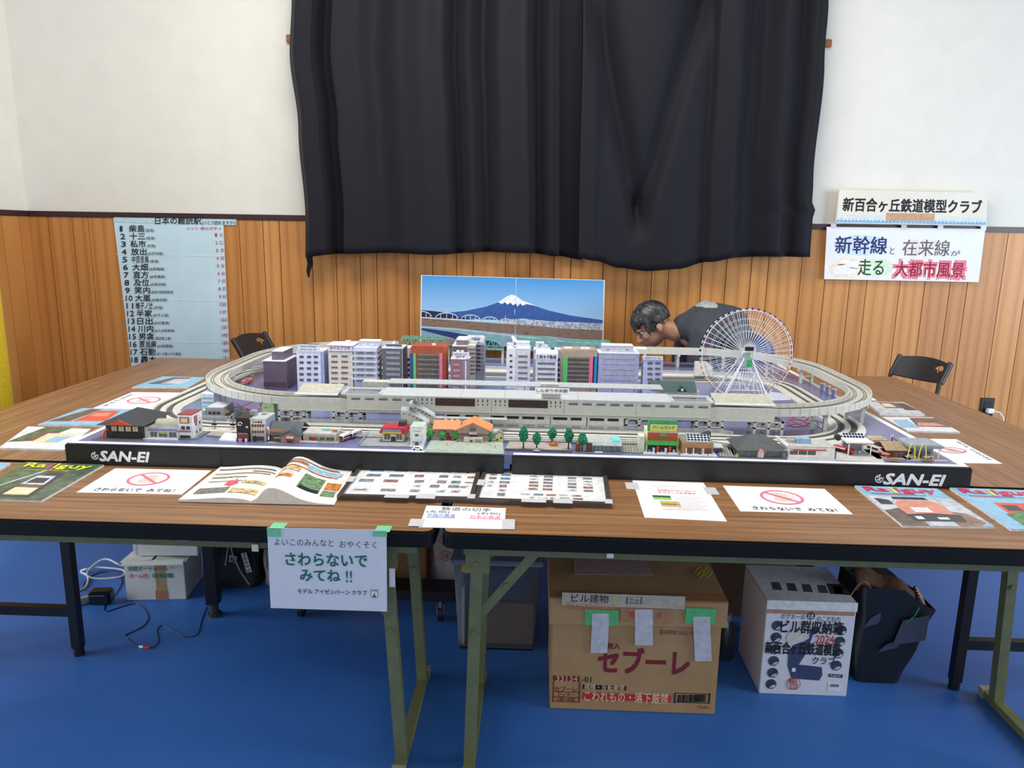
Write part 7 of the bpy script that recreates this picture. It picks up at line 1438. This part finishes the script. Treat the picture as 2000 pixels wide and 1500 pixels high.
# white product carton ------------------------------------------------------
px0, px1, py0, pz = .732, 1.006, 2.135, .322
t = thing('product_carton', 'white printed carton with a baby carrier picture and black brush writing, beside the dark sack', 'box', ((px0+px1)/2, py0, 0)); off = Matrix.Translation(-Vector(t.location))
cb('carton_body', C(224, 224, 230, .5, var=.015), px0, px1, py0, py0+.25, 0, pz-.005, bevel=.002); cb('lid_flap', C(228, 226, 224, .5), px0-.001, px1+.002, py0-.002, py0+.0, pz-.030, pz, bevel=.0005); cb('lid_panel', C(206, 206, 208, .5), px0, px1, py0, py0+.25, pz-.005, pz, bevel=.001)
cb('torn_edge', C(176, 136, 106, .7), px0+.002, px1-.004, py0-.0008, py0, pz-.044, pz-.030); YB = py0-.0006
labtext([('ボグネーの', 1525, 1209, 48, 9), ('のこだわり', 1595, 1214, 47, 9)], C(90, 92, 100), YB, bold=.008); x0, z0 = at(1584, 1203, YB); MB().cyl((x0, YB-.0008, z0), (x0, YB, z0), .0125, n=20).xf(off).build('number_disc', C(60, 62, 70), t); labtext([('10', 1579, 1208, 10, 8)], WHITE, YB-.001, bold=.03)
navy = C(62, 72, 106, .5, var=.08, scale=60)
for px, py in ((1518, 1222), (1516, 1245), (1513, 1268), (1511, 1291), (1509, 1314), (1506, 1336), (1643, 1231), (1640, 1253), (1637, 1276), (1633, 1300)):
    x0, z0 = at(px, py, YB); o = MB().cyl((x0, YB-.0006, z0), (x0, YB, z0), .017, n=18).xf(off).build('photo_disc', C(58, 62, 78, .5, var=.3, scale=60), t)
    MB().prism([(x0-.006, z0-.014), (x0+.012, z0-.011), (x0+.014, z0-.001), (x0+.002, z0-.004)], YB-.001, YB-.0006, 'y').xf(off).build('photo_patch', C(196, 196, 206), o)
def prp(pts, m_, name, k=1): return MB().prism([at(*p, YB) for p in pts], YB-.0006*k, YB-.0006*(k-1), 'y').xf(off).build(name, m_, t)
prp([(1538, 1300), (1546, 1325), (1600, 1329), (1606, 1318), (1605, 1303), (1580, 1300), (1560, 1298), (1572, 1280), (1580, 1262), (1588, 1240), (1600, 1228), (1592, 1222), (1578, 1236), (1560, 1252), (1540, 1270)], navy, 'carrier_picture'); prp([(1542, 1232), (1580, 1236), (1580, 1246), (1570, 1252), (1540, 1262), (1536, 1246)], C(214, 208, 196), 'carrier_lining', 2); prp([(1547, 1304), (1554, 1305), (1553, 1312), (1546, 1311)], WHITE, 'carrier_tag', 2)
prp([(1619, 1316), (1646, 1318), (1645, 1324), (1618, 1322)], C(34, 40, 74), 'brand_plate'); labtext([('Pognae', 1622, 1322, 20, 3.6)], WHITE, YB-.0012); prp([(1618, 1333), (1642, 1335), (1640, 1350), (1616, 1348)], C(238, 238, 240), 'price_label'); lab(1622, 1336, 1638, 1342, C(130, 130, 134), 'barcode_pattern', YB-.0007)
labtext([('ビル群収納箱', 1524, 1236, 124, 21)], INK, YB-.0022, 'brush_writing', .022); labtext([('新百合ヶ丘鉄道模型', 1494, 1276, 148, 18)], INK, YB-.0022, 'brush_writing', .03); labtext([('クラブ', 1586, 1297, 46, 13)], INK, YB-.0022, 'brush_writing', .012); labtext([('2024', 1592, 1256, 38, 14)], bred, YB-.0022, 'red_writing', .016); labtext([('阪', 1541, 1336, 17, 10), ('22E', 1541, 1345, 18, 8)], bred, YB-.0022, 'red_writing', .012)
x0, z0 = at(1550, 1335, YB); MB().tube([(x0+.021*math.cos(a), YB-.001, z0+.021*math.sin(a)) for a in [2*PI*i/24 for i in range(24)]], .0008, 5, closed=True).xf(off).build('ink_ring', bred, t)
for k in range(5): toplab([(1510+30*k, 1152+2*k), (1528+30*k, 1153+2*k), (1522+30*k, 1138+2*k), (1506+30*k, 1137+2*k)], C(70, 68, 72, .6), 'lid_print', pz-.0004)
toplab([(1622, 1160), (1662, 1163), (1650, 1142), (1614, 1140)], C(40, 40, 46, .6), 'lid_print', pz-.0004)
# sagging dark sack with brown lining ------------------------------------------
sk = C(30, 29, 34, .4, var=.1); t = thing('dark_sack', 'sagging black bag with brown paper flaps and clear tape patches beside the white carton', 'bag', (1.14, 2.31, 0))
def sack(u, v):
    a = 2*PI*u; e = .42; sx = math.copysign(abs(math.cos(a))**e, math.cos(a)); sy = math.copysign(abs(math.sin(a))**e, math.sin(a)); w_ = .082+.046*v+.005*math.sin(9*v+3*a)+.004*math.sin(5*a); z = .34*v-.085*v*max(0, sx)*1.0
    return (sx*w_+.035*v, sy*(.095+.02*v), max(0, z))
MB().grid(sack, 56, 18).quad([sack(i/56, 0) for i in range(56)]).build('bag_body', sk, t, smooth=True)
br_ = bumpy(C(92, 60, 42, .8, var=.12, scale=16), 40, .6, .01); fl2 = MB()
fl2.grid(lambda u, v: (-.10+.20*u+.02*v, -.085+.10*v+.01*math.sin(7*u), .335-.07*u*u+.035*math.sin(PI*v)+.008*math.sin(11*u)), 20, 8); fl2.build('paper_flap', br_, t, smooth=True, solid=.004); MB().grid(lambda u, v: (-.125+.08*u, -.10+.04*v, .30+.06*math.sin(PI*u)-.05*v), 8, 6).build('paper_flap', C(140, 96, 70, .8, var=.1), t, smooth=True, solid=.004)
for k in range(4): MB().tube([(.145+.008*k, -.06+.02*k, .16+.01*k), (.150+.008*k, -.05+.02*k, .235), (.12+.006*k, -.04+.02*k, .285)], .007, 6).build('woven_edge', C(120, 90, 84, .7, var=.5, scale=220), t, smooth=True)
for a in ((.02, -.105, .10, .15, .26), (-.075, -.095, .05, .20, .26), (-.02, -.10, .06, .12, .17)):
    MB().hexa([(a[0], a[1]-.012, a[3]), (a[0]+a[2], a[1]-.012, a[3]+.02), (a[0]+a[2], a[1]-.011, a[3]+.02), (a[0], a[1]-.011, a[3]), (a[0]+.02, a[1]-.016, a[4]-.02), (a[0]+a[2], a[1]-.016, a[4]), (a[0]+a[2], a[1]-.015, a[4]), (a[0]+.02, a[1]-.015, a[4]-.02)]).build('clear_tape_patch', C(74, 78, 92, .2), t)
MB().tube([(.05, -.125, .235), (.07, -.128, .26), (.085, -.120, .285)], .002, 6).build('green_cord', C(40, 140, 84, .5), t)
# dark goods behind -----------------------------------------------------------
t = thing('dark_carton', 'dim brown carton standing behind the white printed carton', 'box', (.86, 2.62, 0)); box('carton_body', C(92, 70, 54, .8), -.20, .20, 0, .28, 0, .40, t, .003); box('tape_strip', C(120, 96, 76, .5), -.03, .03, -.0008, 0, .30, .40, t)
xb, yb = on(1429, 1286, 0); t = thing('steel_bottle', 'dark steel bottle between the big carton and the white carton', 'bottle', (.672, 2.34, 0)); MB().tube([(0, 0, 0), (0, 0, .004), (0, 0, .10), (0, 0, .125), (0, 0, .14)], [.028, .031, .031, .024, .016], 20).build('bottle_body', C(84, 90, 98, .2, .7), t, smooth=True); MB().cyl((0, 0, .14), (0, 0, .165), .017, n=16).build('cap', C(150, 154, 160, .3, .3), t, smooth=True)
# clear plastic bin ------------------------------------------------------------
bx0, bx1, by0, bz = -.262, .030, 2.335, .315; t = thing('storage_bin', 'cloudy plastic storage bin with a yellow round sticker behind the olive table leg', 'bin', ((bx0+bx1)/2, by0, 0)); off = Matrix.Translation(-Vector(t.location)); pm, nt, b = nodes('cloudy_plastic', .35); b.inputs['Base Color'].default_value = (.80, .84, .90, 1); b.inputs['Transmission Weight'].default_value = .95; b.inputs['IOR'].default_value = 1.15
w_ = (bx1-bx0)/2; sh_ = MB(); tk = .003
for s in (0, 1): y = s*.30; sh_.hexa([(-w_+.02, y, 0), (w_-.02, y, 0), (w_-.02, y+tk, 0), (-w_+.02, y+tk, 0), (-w_, y, bz), (w_, y, bz), (w_, y+tk, bz), (-w_, y+tk, bz)])
for s in (-1, 1): sh_.hexa([(s*(w_-.02), tk, 0), (s*(w_-.02), .30, 0), (s*(w_-.02)+s*tk, .30, 0), (s*(w_-.02)+s*tk, tk, 0), (s*w_, tk, bz), (s*w_, .30, bz), (s*w_+s*tk, .30, bz), (s*w_+s*tk, tk, bz)])
sh_.box(-w_+.02, w_-.02, 0, .30, 0, .004); sh_.build('bin_shell', pm, t, merge=False); box('bin_lid', C(120, 130, 150, .3), -w_-.012, w_+.012, -.012, .315, bz, bz+.018, t, .004)
box('folded_carton', C(128, 98, 74, .8), -w_+.045, w_-.02, .03, .28, .006, .16, t); box('folded_carton', C(60, 72, 108, .7), -w_+.03, w_-.03, .04, .27, .17, .28, t); box('folded_carton', C(200, 196, 190, .7), -w_+.024, -w_+.034, .02, .2, .006, .22, t)
x0, z0 = at(909, 1114, by0-.012); MB().cyl((x0, by0-.0016, z0), (x0, by0-.0004, z0), .0155, n=20).xf(off).build('yellow_sticker', C(206, 172, 40, .5), t)
# trolley with castors ------------------------------------------------------------
t = thing('dolly', 'low black dolly on castors behind the near tables', 'trolley', (-.60, 2.50, 0)); box('deck_frame', C(16, 16, 18, .6), -.32, .34, .0, .10, .085, .125, t)
for x in (-.255, .268):
    f_ = MB().box(x-.006, x+.006, -.005, .045, .062, .085).box(x-.014, x-.010, .0, .04, .03, .075).box(x+.010, x+.014, .0, .04, .03, .075).build('castor_fork', C(150, 152, 156, .3, .6), t); MB().cyl((x-.009, .02, .031), (x+.009, .02, .031), .031, n=22).build('castor_wheel', C(26, 26, 28, .5), f_, smooth=True)
t = thing('brown_carton', 'plain brown carton standing between the two inner olive table legs', 'box', (-.50, 2.70, 0)); box('carton_body', C(136, 92, 58, .8), -.085, .085, 0, .20, 0, .36, t, .003)
for s in (-1, 1): MB().hexa([(s*.01, .0, .36), (s*.085, .0, .36), (s*.085, .2, .36), (s*.01, .2, .36), (s*.02, .0, .40), (s*.088, .0, .366), (s*.088, .2, .366), (s*.02, .2, .40)]).build('flap', C(146, 102, 66, .8), t)
# bags ------------------------------------------------------------
def bag(name, label, x, y, w_, d, h, m_, flare=.012):
    t = thing(name, label, 'bag', (x, y, 0))
    def f(u, v):
        a = 2*PI*u; e = .35; sx = math.copysign(abs(math.cos(a))**e, math.cos(a)); sy = math.copysign(abs(math.sin(a))**e, math.sin(a)); k = 1+flare/w_*2*v
        return (sx*w_/2*k+.004*math.sin(9*v+u*20), sy*d/2*(1-.25*v)+.004*math.sin(7*v+u*14), h*v+.006*v*math.sin(4*a))
    MB().grid(f, 48, 14).quad([f(i/48, 0) for i in range(48)]).build('bag_body', m_, t, smooth=True); return t
t = bag('paper_bag', 'off-white paper bag stamped with two red circles beside the plastic bin', -.320, 2.78, .135, .10, .36, bumpy(C(206, 198, 186, .7), 14, .3, .01))
yb_ = -.053; q = None
for s, z in (('陽', .232), ('18', .163)):
    text(t, s, -.032, z-.010, .024, .020, bred, front(yb_-.004), bold=.01); MB().tube([(-.020+.024*math.cos(a), yb_-.003, z+.020*math.sin(a)) for a in [2*PI*i/24 for i in range(24)]], .0012, 5, closed=True).build('ink_ring', bred, t)
t = bag('shopping_bag', 'black shopping bag printed with white lettering strips behind the dark stand leg', -1.20, 2.78, .19, .12, .24, C(20, 20, 23, .5))
for x, z, w_, h, rot, s in ((.062, .112, .022, .085, -.22, '京のみやげ'), (-.068, .13, .016, .06, .30, 'エニ'), (.008, .125, .03, .03, .2, '様')):
    m3 = Matrix.Translation((x, -.064, z)) @ Matrix.Rotation(rot, 4, 'Y'); st_ = MB().box(-w_/2, w_/2, -.0008, 0, -h/2, h/2).xf(m3).build('printed_strip', C(206, 204, 200), t); mb = MB()
    for i, ch in enumerate(s): put(mb, ch, -w_*.36, h/2-(i+1)*h/len(s)+h*.02, w_*.72, h/len(s)*.86, lambda u, v: m3 @ Vector((u, -.0012, v)), bold=.02)
    mb.build('lettering', INK, st_, merge=False)
for pts in ([(-.005, -.068, .24), (.01, -.070, .15), (.035, -.070, .08), (.07, -.068, .02)], [(.0, -.068, .24), (-.008, -.070, .17), (-.022, -.070, .10)]): MB().tube(pts, [.003]*len(pts), 6).build('handle_cord', C(170, 168, 164), t, smooth=True)
t = bag('shopping_bag', 'white shopping bag with a red circled number beside the black shopping bag', -1.02, 2.80, .13, .10, .155, C(190, 186, 184, .6), .006)
text(t, '4', -.038, .078, .024, .028, bred, front(-.057), bold=.02); MB().tube([(-.025+.024*math.cos(a), -.0565, .092+.026*math.sin(a)) for a in [2*PI*i/24 for i in range(24)]], .0016, 5, closed=True).build('ink_ring', bred, t)
MB().tube([(-.045, -.056, .15), (-.045, -.058, .11), (-.03, -.058, .06), (-.028, -.057, .02)], .0014, 5).build('ink_line', INK, t); MB().tube([(.03, -.056, .145), (.035, -.058, .10), (.02, -.058, .05), (-.028, -.057, .02)], .0014, 5).build('ink_line', INK, t)
MB().prism([(-.025, .008), (.02, .008), (.025, .045), (.0, .036), (-.02, .022)], -.0575, -.0565, 'y').build('red_print', bred, t); MB().prism([(-.012, .118), (-.004, .128), (.004, .122), (.018, .126), (.008, .114)], -.0575, -.0565, 'y').build('black_print', INK, t)
# crates behind the bags with goods --------------------------------------------
t = thing('parts_shelf', 'dim shelf of small parts boxes behind the shopping bags', 'shelf', (-1.12, 2.93, 0))
for z in (.20, .33): box('shelf_board', C(40, 44, 48, .6), -.25, .27, 0, .2, z, z+.012, t)
for x in (-.25, .26): box('upright', C(30, 32, 34, .6), x, x+.012, 0, .2, 0, .345, t)
for k in range(4):
    tag(box('parts_box', C(*((150, 150, 152), (110, 130, 150), (176, 164, 130), (140, 146, 150))[k], .6), -1.355+.125*k, -1.25+.125*k, 2.935, 3.05, .2125, .27+.012*(k % 2)), ('small grey parts box at the end of the dim shelf by the white cartons', 'small blue-grey parts box on the dim shelf behind the black bag', 'small tan parts box on the dim shelf above the black bag', 'small pale grey parts box on the dim shelf above the white bag')[k], 'box', 'parts boxes on the dim shelf')
# two white cartons ------------------------------------------------------------
t = thing('white_carton', 'worn white carton with green and red marker writing and brown tape, on the blue floor', 'box', (-1.452, 2.60, 0), R(6)); w_ = .112
box('carton_body', wcard, -w_, w_, 0, .19, 0, .155, t, .002)
for s in (-1, 1): MB().hexa([(s*.006, -.004, .168), (s*(w_+.012), -.004, .158), (s*(w_+.002), .19, .155), (s*.006, .19, .162), (s*.006, -.004, .171), (s*(w_+.012), -.004, .161), (s*(w_+.002), .19, .158), (s*.006, .19, .165)]).build('flap', wcard, t)
MB().hexa([(-w_-.004, -.018, .150), (w_+.004, -.018, .152), (w_, .0, .165), (-w_, .0, .164), (-w_-.004, -.018, .153), (w_+.004, -.018, .155), (w_, .0, .168), (-w_, .0, .167)]).build('flap', wcard, t)
box('tape_strip', C(176, 146, 104, .4), .002, .042, -.0008, 0, .0, .15, t); box('tape_strip', C(176, 122, 88, .4), -.002, .044, -.0014, -.0008, .0, .04, t)
gm2 = C(34, 130, 108, .6); text(t, '接続オートレール', -.098, .122, .150, .020, gm2, front(-.0018), bold=.012); text(t, 'ホーム付', -.094, .092, .068, .020, bred, front(-.0018), bold=.014); text(t, '収納箱', -.008, .092, .078, .020, gm2, front(-.0018), bold=.02); MB().cyl((.068, -.0012, .134), (.068, -.0004, .134), .006, n=14).build('yellow_dot', C(190, 196, 90), t)
t = thing('white_carton', 'plain white carton stacked on the marker-written white carton', 'box', (-1.415, 2.625, .173), R(4)); box('carton_body', wcard, -.122, .122, 0, .16, 0, .10, t, .002); box('edge_flap', wcard, -.122, -.110, -.001, 0, .002, .098, t)
# cables on the floor ------------------------------------------------------------
def floorcable(name, label, cat, pts, r_, col, z=None):
    P = [Vector((*on(x, y, zz), zz+r_)) for x, y, zz in pts]; S = []
    for i in range(len(P)-1):
        p0, p1, p2, p3 = P[max(i-1, 0)], P[i], P[i+1], P[min(i+2, len(P)-1)]
        for k in range(8): u = k/8; S.append(.5*((2*p1)+(-p0+p2)*u+(2*p0-5*p1+4*p2-p3)*u*u+(-p0+3*p1-3*p2+p3)*u**3))
    S.append(P[-1]); t = thing(name, label, cat, P[0]); MB().tube([q-P[0] for q in S], r_, 8).build('cord', C(*col, .45), t, smooth=True); return t, P
floorcable('white_cable', 'white looped cable on the blue floor beside the marker-written carton', 'cable', [(128, 1160, 0), (165, 1150, 0), (172, 1128, 0), (158, 1118, .0), (170, 1113, .02), (190, 1110, .01), (240, 1115, .01), (236, 1128, 0), (190, 1132, 0), (170, 1122, .02), (190, 1100, .05), (210, 1094, .06), (232, 1104, .05), (244, 1108, .03)], .0042, (206, 206, 210))
t, P = floorcable('power_strip_lead', 'white power lead with a grey socket end on the floor near the black table leg', 'cable', [(132, 1193, 0), (146, 1188, 0), (157, 1181, 0)], .0042, (206, 206, 210)); e_ = Vector((*on(166, 1178, 0), .014))-P[0]; m3 = Matrix.Translation(e_) @ Matrix.Rotation(R(40), 4, 'Z'); MB().box(-.02, .022, -.014, .014, -.013, .012).xf(m3).build('socket_end', C(150, 150, 156, .4), t, bevel=.003)
ax, ay = on(199, 1178, 0); t = thing('power_adapter', 'black power adapter lying on the blue floor before the white cartons', 'adapter', (ax, ay, 0), R(8)); box('adapter_body', C(24, 24, 30, .35), -.040, .040, -.022, .03, .0, .055, t, .008); box('label_stripe', C(120, 122, 130, .4), -.034, .02, -.0226, -.0215, .040, .043, t)
def rel(pts): 
    P = [Vector((*on(x, y, zz), zz+.0016))-Vector(t.location) for x, y, zz in pts]; S = []
    for i in range(len(P)-1):
        p0, p1, p2, p3 = P[max(i-1, 0)], P[i], P[i+1], P[min(i+2, len(P)-1)]
        for k in range(8): u = k/8; S.append(.5*((2*p1)+(-p0+p2)*u+(2*p0-5*p1+4*p2-p3)*u*u+(-p0+3*p1-3*p2+p3)*u**3))
    S.append(P[-1]); Mi = Matrix.Rotation(-R(8), 3, 'Z'); return [Mi @ p for p in S]
ck_ = C(20, 22, 40, .4)
MB().tube(rel([(206, 1180, 0), (206, 1195, 0), (240, 1185, 0), (265, 1180, 0), (282, 1190, 0), (290, 1208, 0), (278, 1225, 0), (246, 1241, 0), (250, 1248, 0), (260, 1258, 0), (270, 1263, 0)]), .0016, 6).build('thin_cord', ck_, t, smooth=True)
MB().tube(rel([(290, 1266, 0), (304, 1262, 0), (310, 1250, 0), (307, 1232, 0), (316, 1222, 0), (335, 1230, 0), (360, 1244, 0), (385, 1240, 0), (394, 1212, 0), (404, 1186, 0)]), .0013, 6).build('thin_cord', ck_, t, smooth=True)
MB().tube(rel([(178, 1160, 0), (164, 1150, 0), (170, 1132, 0), (200, 1118, 0), (232, 1122, 0), (238, 1140, 0), (224, 1165, 0)]), .0018, 6).build('thin_cord', ck_, t, smooth=True)
a_ = rel([(272, 1263.5, .003), (280, 1264.5, .003), (292, 1266, .003)]); MB().tube([a_[0], a_[8]], .0042, 8).build('white_connector', WHITE, t); MB().tube([a_[8], a_[-1]], .0045, 8).build('red_connector', C(206, 50, 60, .4), t)
